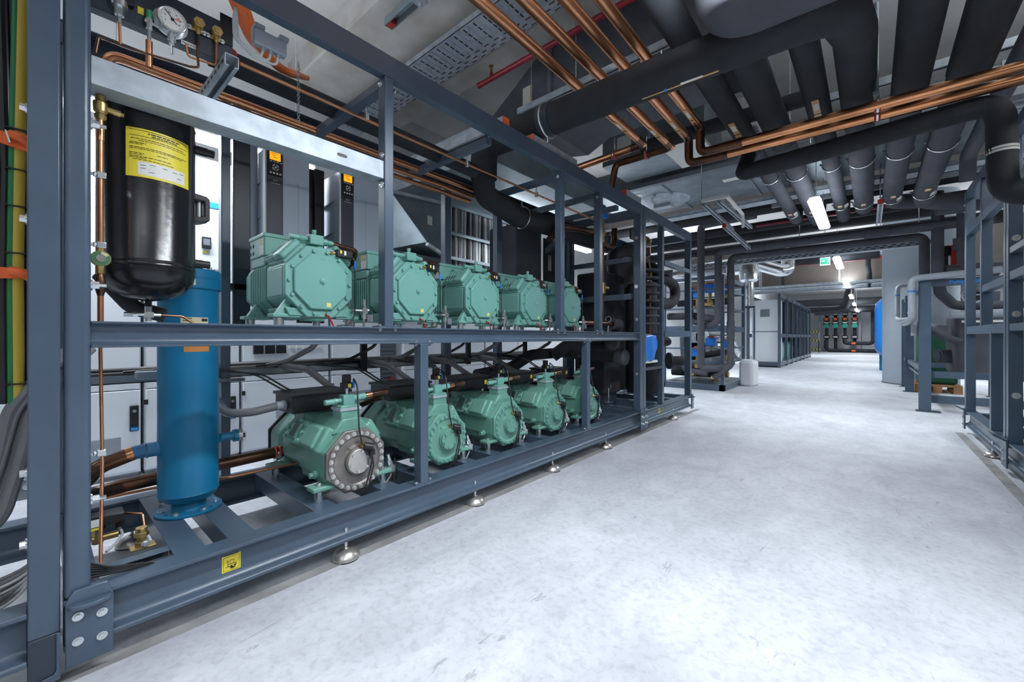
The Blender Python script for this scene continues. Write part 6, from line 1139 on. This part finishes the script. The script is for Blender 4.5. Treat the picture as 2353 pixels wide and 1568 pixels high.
for x in (0.66, 0.90, 1.15):
    for y in (10.5, 11.18): MB().box((x, y, 0.02), (x+0.11, y+0.12, 0.115)).build('block', WOOD, pl)
    MB().box((x, 10.5, 0), (x+0.11, 11.3, 0.02)).build('bottom_board', WOOD, pl)
ib = thing('insulated_tank', (1.2, 8.9, 0.45), 'large grey insulated box tank standing in the pump frame', 'tank')
MB().box((0.93, 8.45, 0.455), (1.66, 9.3, 1.31)).build('cladding', INSG, ib, 0.05); MB().box((1.0, 8.44, 1.20), (1.42, 8.449, 1.232)).build('white_strip', PALE, ib)
MB().cyl((0.93, 8.75, 0.72), (0.80, 8.7, 0.72), 0.10, 28).cyl((0.80, 8.7, 0.72), (0.78, 8.69, 0.72), 0.07, 24).build('round_stub', INSG, ib)
MB().cyl((0.88, 8.7, 1.12), (0.70, 8.68, 1.14), 0.06, 24).build('pipe_stub', PVC, ib)
for i, (P, r_, m_, lb) in enumerate((([(0.735, 8.1, 3.0), (0.735, 8.1, 1.86), (0.78, 8.3, 1.62), (0.95, 8.6, 1.45), (1.7, 8.6, 1.42)], 0.064, INSG, 'dark grey pipe dropping into the pump frame, right behind the slim one'), ([(0.80, 8.2, 1.92), (0.93, 8.12, 1.90), (1.3, 8.3, 1.88)], 0.075, INSG, 'short thick foam elbow resting over the blue lettering beam'), ([(0.66, 8.35, 1.12), (0.85, 8.5, 1.0), (1.0, 8.44, 0.92)], 0.05, INSG, 'grey slanting pipe in front of the green tank'), ([(0.957, 8.05, 2.9), (0.957, 8.05, 2.35), (0.957, 8.05, 1.93), (1.5, 8.1, 1.90)], 0.052, INSG, 'grey insulated pipe with a thick collar above the blue lettering'), ([(0.7, 7.9, 2.75), (2.2, 8.0, 2.75)], 0.12, INSG, 'thick grey header pipe high above the pump frame'), ([(0.85, 8.1, 1.30), (1.6, 8.1, 1.32)], 0.05, PVC, 'pale pipe across the pump frame below the lettering'))):
    tag(MB().tube(P, r_, 20, 0.14, 8).build('insulated_pipe', m_), lb, 'pipe')
tag(MB().cyl((0.957, 8.05, 2.17), (0.957, 8.05, 2.32), 0.085, 24).build('foam_collar', INSG), 'thick grey foam collar on the pipe above the blue lettering', 'collar')
rb_ = thing('red_pump', (0.9, 8.35, 1.95), 'red and black pump unit above the pump frame', 'pump')
MB().box((0.885, 8.30, 2.0), (0.950, 8.45, 2.28)).build('red_housing', RED, rb_, 0.008); MB().box((0.795, 8.32, 2.14), (0.88, 8.45, 2.28)).build('black_head', BLACK, rb_, 0.008); MB().cyl((0.83, 8.38, 1.93), (0.83, 8.38, 2.14), 0.035, 18).build('stem', STEELD, rb_)
hw = thing('handwheel', (1.05, 8.0, 1.5), 'pale metal handwheel under the blue lettering', 'wheel')
MB().ring((1.05, 7.98, 1.55), (0.2, 1, 0), 0.10, 0.012, 32, 8).build('rim', PVC, hw); MB().bar((0.95, 7.98, 1.55), (1.15, 7.96, 1.55), 0.015, 0.015).cyl((1.05, 7.97, 1.55), (1.05, 8.1, 1.55), 0.02, 12).build('spokes', PVC, hw)
# ---------------- far left machines ----------------
cn = thing('plastic_canister', (-1.85, 9.62, 0), 'white plastic canister standing on the floor beside the far machine frame', 'canister')
MB().prism([(-2.005, 9.50), (-1.955, 9.45), (-1.775, 9.43), (-1.735, 9.47), (-1.70, 9.80), (-1.74, 9.85), (-1.95, 9.87), (-2.0, 9.82)], 'z', 0.0, 0.50).build('body', POLY, cn, 0.035); MB().box((-1.98, 9.52, 0.49), (-1.76, 9.80, 0.53)).build('top_grip', POLY, cn, 0.018)
sk = thing('valve_skid', (-2.55, 9.1, 0), 'far steel frame full of insulated pipes and blue valve actuators', 'steel frame')
for y in (8.24, 9.95): MB().box((-3.15, y, 0.0), (-1.98, y+0.09, 0.115)).build('base_beam', STEEL, sk, 0.004)
for x in (-3.15, -2.07): MB().box((x, 8.24, 0.0), (x+0.09, 10.04, 0.115)).build('base_beam', STEEL, sk, 0.004)
MB().box((-3.1, 8.28, 0.10), (-2.02, 10.0, 0.113)).build('drip_tray', STEELD, sk)
for x in (-3.13, -2.05):
    for y in (8.26, 9.95): MB().box((x, y, 0.113), (x+0.06, y+0.06, 2.16)).build('post', STEEL, sk, 0.003)
for z, h_ in ((1.16, 0.11), (2.12, 0.06), (0.52, 0.04), (1.55, 0.03), (0.78, 0.03), (1.9, 0.03)):
    for y in (8.28, 9.96): MB().box((-3.1, y, z-h_/2), (-2.02, y+0.045, z+h_/2)).build('rail', STEEL, sk, 0.002)
    MB().box((-2.04, 8.3, z-h_/2), (-2.0, 9.98, z+h_/2)).build('rail', STEEL, sk, 0.002)
def actuator(x, y, z, label, sc=1.0):
    t = thing('valve_actuator', (x, y, z), label, 'valve', 'blue valve actuators')
    MB().box((x-0.09*sc, y-0.07, z), (x+0.09*sc, y+0.07, z+0.17*sc)).build('blue_housing', BLUEB, t, 0.015); MB().box((x-0.05*sc, y-0.05, z+0.17*sc), (x+0.05*sc, y+0.05, z+0.20*sc)).build('red_cap', RED, t, 0.005)
    MB().cyl((x, y, z-0.16), (x, y, z), 0.035, 12).cyl((x, y, z-0.22), (x, y, z-0.14), 0.06, 8).build('brass_valve', BRASS, t)
for a in ((-2.50, 8.42, 1.76, 'blue valve actuator at the upper left of the far frame'), (-2.36, 8.75, 1.88, 'blue valve actuator in the upper middle of the far frame'), (-2.12, 9.0, 1.86, 'small blue valve actuator at the upper right of the far frame'), (-2.50, 8.42, 0.62, 'blue valve actuator at the lower left of the far frame'), (-2.36, 8.8, 0.82, 'blue valve actuator in the lower middle of the far frame'), (-2.10, 8.9, 0.76, 'blue valve actuator at the lower right of the far frame')): actuator(*a)
K = 0
for P, r_, m_ in (([(-3.1, 8.5, 1.42), (-2.6, 8.5, 1.42), (-2.3, 8.4, 1.36), (-2.1, 8.5, 1.32)], 0.07, INSG), ([(-3.1, 8.5, 0.45), (-2.5, 8.5, 0.42), (-2.2, 8.5, 0.46), (-2.0, 8.9, 0.5)], 0.07, INSG), ([(-3.1, 8.75, 0.28), (-2.1, 8.75, 0.28)], 0.08, INS), ([(-2.9, 8.7, 0.55), (-2.05, 8.7, 0.72)], 0.06, INS), ([(-3.0, 8.8, 1.7), (-2.05, 8.8, 1.7)], 0.065, INS), ([(-2.75, 8.35, 1.0), (-2.72, 8.35, 0.35), (-2.3, 8.35, 0.3)], 0.06, INSG), ([(-2.62, 8.36, 1.95), (-2.60, 8.36, 1.30), (-2.2, 8.4, 1.22)], 0.05, INSG)):
    tag(MB().tube(P, r_, 16, 0.12).build('insulated_pipe', m_), ['insulated pipe elbow across the upper half of the far frame', 'insulated pipe elbow across the lower half of the far frame', 'thick black pipe at the bottom of the far frame', 'sloping black pipe in the lower half of the far frame', 'black pipe behind the upper actuators of the far frame', 'grey pipe dropping at the left of the far frame', 'grey pipe dropping at the upper left of the far frame'][K], 'pipe'); K += 1
for i, (x, y, z) in enumerate(((-2.15, 8.4, 0.22), (-2.28, 8.36, 1.62), (-2.6, 8.36, 0.30), (-2.08, 8.7, 0.28))): tag(MB().cyl((x-0.09, y, z), (x+0.03, y, z), 0.05, 14).cyl((x, y, z), (x+0.07, y, z), 0.062, 8).build('brass_fitting', BRASS), ['brass fitting at the lower right of the far frame', 'brass fitting at the upper right of the far frame', 'brass fitting at the lower left of the far frame', 'brass fitting near the foot of the right post of the far frame'][i], 'fitting', 'brass fittings of the far frame')
for i, (z0, z1) in enumerate(((0.95, 1.1), (0.6, 0.9), (1.3, 1.66))): tag(MB().box((-2.98+0.1*i, 9.2, z0-0.4), (-2.55+0.1*i, 9.7, z1)).build('plate_exchanger', GALV, bevel=0.02), ['bright plate heat exchanger low in the far frame', 'second bright plate heat exchanger behind the far frame posts', 'bright plate heat exchanger high in the far frame'][i], 'heat exchanger')
# foil clad ducts
fd = thing('foil_duct', (-1.95, 10.4, 1.6), 'shiny foil wrapped duct with a vertical drop beyond the far frame', 'duct')
MB().cyl((-1.98, 10.3, 1.68), (-1.98, 10.3, 2.25), 0.105, 28).build('vertical_pipe', FOIL, fd); MB().lathe([(0.15, 2.22), (0.19, 2.26), (0.20, 2.5), (0.18, 2.62)], (-1.98, 10.3, 0), n=28).build('foil_elbow', FOIL, fd)
MB().cyl((-1.98, 10.35, 2.62), (-3.6, 10.4, 2.52), 0.20, 28).build('horizontal_duct', FOIL, fd)
MB().tube([(-1.95, 10.35, 2.66), (-1.42, 10.5, 2.44), (-1.30, 10.6, 2.46), (-1.28, 10.7, 2.9)], 0.135, 28, 0.12, 8).build('side_branch', FOIL, fd)
MB().cyl((-1.98, 10.3, 1.62), (-1.98, 10.3, 1.70), 0.02, 10).box((-2.10, 10.25, 0.0), (-2.08, 10.35, 1.68)).box((-1.88, 10.25, 0.0), (-1.86, 10.35, 1.68)).box((-2.105, 10.245, 1.64), (-1.855, 10.355, 1.685)).build('stand', STEEL, fd)
fe = tag(MB().tube([(-2.5, 9.0, 1.0), (-2.15, 9.3, 0.98), (-2.12, 9.5, 0.80), (-2.1, 9.6, 0.62), (-2.6, 9.65, 0.5)], 0.12, 24, 0.15).build('foil_elbow', FOIL), 'shiny foil wrapped elbow in the lower half of the far frame', 'duct')
tag(MB().cyl((-3.05, 9.0, 2.3), (-2.1, 9.0, 2.3), 0.14, 28).build('foil_duct', FOIL), 'shiny foil wrapped duct on top of the far frame', 'duct')
# white cabinet and far racks along the left side
fcab = thing('switch_cabinet', (-2.6, 16.2, 0), 'white cabinet with a small dark vent, at the near end of the farthest racks', 'cabinet')
MB().box((-2.97, 15.95, 0.12), (-2.22, 16.9, 2.24)).build('body', WHITE, fcab, 0.01); MB().box((-2.97, 15.94, 1.17), (-2.22, 15.951, 1.20)).build('door_gap', MGREY, fcab); MB().box((-2.72, 15.94, 1.68), (-2.45, 15.949, 1.93)).build('vent', MGREY, fcab); MB().box((-2.215, 16.2, 1.3), (-2.205, 16.3, 1.45)).build('handle', BLACK, fcab); MB().box((-2.95, 16.0, 0.0), (-2.24, 16.85, 0.12)).build('plinth', STEELD, fcab)
fr = thing('far_rack', (-2.5, 20, 0), 'row of dark steel rack bays far down the left side of the aisle', 'steel rack')
for y in (15.8, 17.3, 18.6, 19.9, 21.2, 22.5, 23.8, 25.2):
    for x in (-3.1, -2.2): MB().box((x, y, 0.0), (x+0.08, y+0.08, 2.40)).build('post', STEEL, fr)
for z in (0.12, 1.05, 2.36):
    for x in (-3.1, -2.2): MB().box((x+0.01, 15.82, z-0.06), (x+0.07, 25.26, z+0.06)).build('rail', STEEL, fr)
for y in (15.84, 25.2): MB().box((-3.05, y, 0.05), (-2.15, y+0.06, 0.18)).build('end_beam', STEEL, fr)
for i, y in enumerate((18.0, 19.2, 20.5)):
    tag(MB().prism([(yy+y, zz+0.5) for yy, zz in octo(0.3, 0.3)], 'x', -2.9, -2.35).box((-2.8, y-0.2, 0.0), (-2.4, y+0.2, 0.25)).build('piston_compressor', GREEN, bevel=0.02), ['tiny green compressor at the near end of the farthest racks', 'second tiny green compressor in the farthest racks', 'third tiny green compressor in the farthest racks'][i], 'compressor', 'green compressors far away')
for i, (y0, y1, z0, z1) in enumerate(((17.5, 21.5, 1.12, 2.25), (21.6, 25.1, 0.0, 2.2))): tag(MB().box((-3.0, y0, z0), (-2.23, y1, z1)).build('insulated_block', INS, bevel=0.03), ['black insulated block on top of the tiny green compressors', 'black insulated block at the far end of the farthest racks'][i], 'vessel')
tag(MB().box((-2.19, 21.3, 0.75), (-2.16, 21.6, 1.1)).build('blue_tag', BLUEB), 'tiny blue plastic sheet hanging on the farthest racks', 'sheet')
# pumps on the far wall
pw = Y_ = 34.9
for i, x in enumerate((-2.05, -1.58, -1.09, -0.60)):
    t = thing('wall_pump', (x, 34.9, 0.9), ['black pump with green face and orange tag on the far wall, leftmost', 'second wall pump with green face from the left', 'third wall pump with green face from the left', 'rightmost wall pump with green face on the far wall'][i], 'pump', 'wall pumps')
    MB().cyl((x, 34.9, 0.55 if i > 1 else 0.1), (x, 34.9, 3.0), 0.09, 14).build('pipe', INS, t)
    for z, r_ in ((1.0, 0.16), (1.85, 0.17), (2.15, 0.16), (2.55, 0.15)): MB().box((x-r_, 34.65, z-0.12), (x+r_, 34.95, z+0.12)).build('valve_block', BLACK, t, 0.02)
    MB().cyl((x, 34.6, 1.75), (x, 34.66, 1.75), 0.15, 18).build('green_face', TEAL, t); MB().box((x-0.09, 34.6, 2.12), (x+0.09, 34.65, 2.28)).build('orange_tag', ORANGE, t)
    for z in (1.0, 2.5, 1.95): MB().box((x-0.11, 34.62, z-0.02), (x+0.11, 34.65, z+0.04)).build('white_tag', PALE, t)
for i, (P, lb) in enumerate((([(-1.09, 34.4, 0.9), (-1.09, 34.4, 0.60), (0.30, 34.4, 0.60), (0.30, 34.4, 2.9)], 'black pipe loop under the two right wall pumps'), ([(-2.05, 34.4, 0.8), (-2.05, 34.4, 0.12), (0.9, 34.4, 0.12)], 'lowest black pipe along the foot of the far wall'), ([(-4.8, 33.5, 2.75), (4.6, 33.5, 2.75)], 'thick black pipe above the wall pumps'), ([(-4.8, 30.0, 3.0), (4.6, 30.0, 3.02)], 'thick black pipe across the far end of the aisle'))):
    tag(MB().tube(P, 0.12 if i < 2 else 0.2, 14, 0.25).build('insulated_pipe', INS), lb, 'pipe')
    if i < 2: tag(MB().box((-0.75, 34.20, (0.60, 0.12)[i]-0.06), (-0.55, 34.30, (0.60, 0.12)[i]+0.06)).build('orange_tag', ORANGE), ['orange tag on the pipe loop under the wall pumps', 'orange tag on the lowest pipe along the far wall'][i], 'tag')
for i, x in enumerate((-2.45, -0.35, 0.6)): tag(MB().box((x-0.05, 35.2, 0), (x+0.05, 35.3, 3.2)).build('wall_post', LGREY), ['grey post left of the wall pumps', 'grey post right of the wall pumps', 'grey post beside the blue tank on the far wall'][i], 'post')
for i, z in enumerate((1.35, 0.78, 0.20)):
    b_ = thing('hazard_rail', (-2.7, 33, z), ['upper', 'middle', 'lower'][i]+' yellow and black striped rail at the far end, left of the wall pumps', 'rail', 'striped rails')
    MB().box((-3.1, 33.0, z-0.04), (-2.3, 33.05, z+0.04)).build('bar', YELLOW, b_)
    for x in (-3.05, -2.35): MB().box((x-0.02, 33.055, 0), (x+0.02, 33.09, z+0.04)).build('upright', LGREY, b_)
    for k in range(5): MB().bar((-3.05+0.16*k, 32.998, z-0.04), (-2.98+0.16*k, 32.998, z+0.04), 0.07, 0.004, (0, 1, 0)).build('black_stripe', INK, b_)
bt = thing('blue_tank', (0.62, 16.4, 0), 'bright blue pressure tank half hidden behind the round column', 'tank')
MB().lathe([(0.1, 0.42), (0.32, 0.47), (0.42, 0.58), (0.45, 0.72), (0.45, 1.85), (0.42, 2.0), (0.32, 2.12), (0.1, 2.18)], (0.62, 16.4, 0), n=36).build('shell', mat_once('bright_tank_blue', (0.02, 0.22, 0.70), 0.3), bt)
for a in (0.8, 2.6, 4.4): MB().box((0.62+0.36*math.cos(a)-0.03, 16.4+0.36*math.sin(a)-0.03, 0), (0.62+0.36*math.cos(a)+0.03, 16.4+0.36*math.sin(a)+0.03, 0.7)).build('leg', BLUEP, bt)
for i, (y, z) in enumerate(((15.0, 2.50), (15.25, 2.40))):
    t = thing('cable_tray', (-0.5, y, z), ['upper', 'lower'][i]+' galvanised cable tray across the hall under the brown concrete beam', 'cable tray', 'far cable trays')
    MB().box((-3.5, y, z), (1.3, y+0.2, z+0.01)).box((-3.5, y, z), (1.3, y+0.008, z+0.09)).build('tray', GALV, t)
    for x in (-2.6, -0.62, 0.4): MB().box((x, y+0.05, z), (x+0.03, y+0.08, 3.6)).build('hanger', GALV, t)
tag(MB().tube([(-2.6, 15.3, 3.22), (1.2, 15.35, 3.22)], 0.03, 10).build('sprinkler_pipe', REDP), 'thin red sprinkler pipe along the brown concrete beam', 'pipe')
tag(MB().tube([(-2.6, 15.2, 3.34), (1.2, 15.25, 3.34)], 0.07, 14).build('foil_pipe', FOIL), 'shiny foil pipe along the brown concrete beam', 'pipe')
tag(MB().tube([(0.05, 15.3, 2.4), (0.05, 15.3, 2.8), (0.02, 15.2, 3.0), (0.03, 15.3, 3.4)], 0.06, 12, 0.08).build('drain_pipe', INS), 'black drain pipe down the brown concrete beam near the column', 'pipe')
tag(MB().box((-2.02, 15.2, 2.5), (-1.95, 15.3, 3.5)).build('steel_hanger', STEELD), 'dark steel hanger post at the left end of the brown beam', 'hanger')
es = thing('exit_sign', (-0.66, 10.75, 2.55), 'green and white exit sign beside the second lamp over the aisle', 'sign')
MB().box((-0.745, 10.74, 2.50), (-0.575, 10.77, 2.66)).build('housing', SIGNW, es); sgn = MB().box((-0.735, 10.737, 2.52), (-0.585, 10.7395, 2.645)).build('green_face', SIGNG, es)
MB().cyl((-0.66, 10.75, 2.66), (-0.66, 10.75, 3.9), 0.006, 6).build('hanger', CHROME, es)
am = MB(); am.prism([(-0.725, 2.58), (-0.69, 2.58), (-0.69, 2.56), (-0.665, 2.585), (-0.69, 2.61), (-0.69, 2.59), (-0.725, 2.59)], 'y', 10.7345, 10.737).cyl((-0.60, 10.7345, 2.618), (-0.60, 10.737, 2.618), 0.010, 12).bar((-0.60, 10.736, 2.605), (-0.61, 10.736, 2.57), 0.012, 0.002, (0, 1, 0)).bar((-0.61, 10.736, 2.57), (-0.585, 10.736, 2.545), 0.01, 0.002, (0, 1, 0)).bar((-0.61, 10.736, 2.57), (-0.63, 10.736, 2.545), 0.01, 0.002, (0, 1, 0)); am.build('running_figure', SIGNW, sgn)
for i, (P, r_) in enumerate((([(-4.8, 12.5, 2.9), (-1.2, 12.5, 2.95)], 0.05),)): tag(MB().tube(P, r_, 14).build('brown_pipe', DRUMG if i else GALV), ['thin bright pipe high behind the foil duct', 'brown upright pipe by the left wall behind the foil duct'][i], 'pipe')
for i, y in enumerate((26.5, 29.5)): tag(MB().tube([(-2.3, y, 2.35), (-0.9, y, 2.45), (-0.6, y+1, 4.0)], 0.12, 14, 0.3).build('insulated_pipe', INS), ['grey-black pipe bend high at the far end of the aisle', 'second black pipe bend high at the far end of the aisle'][i], 'pipe')
tag(MB().box((-4.5, 30.8, 0), (-3.15, 31.8, 2.9)).build('dark_unit', INS), 'dark tall unit at the far left end of the aisle', 'machine')
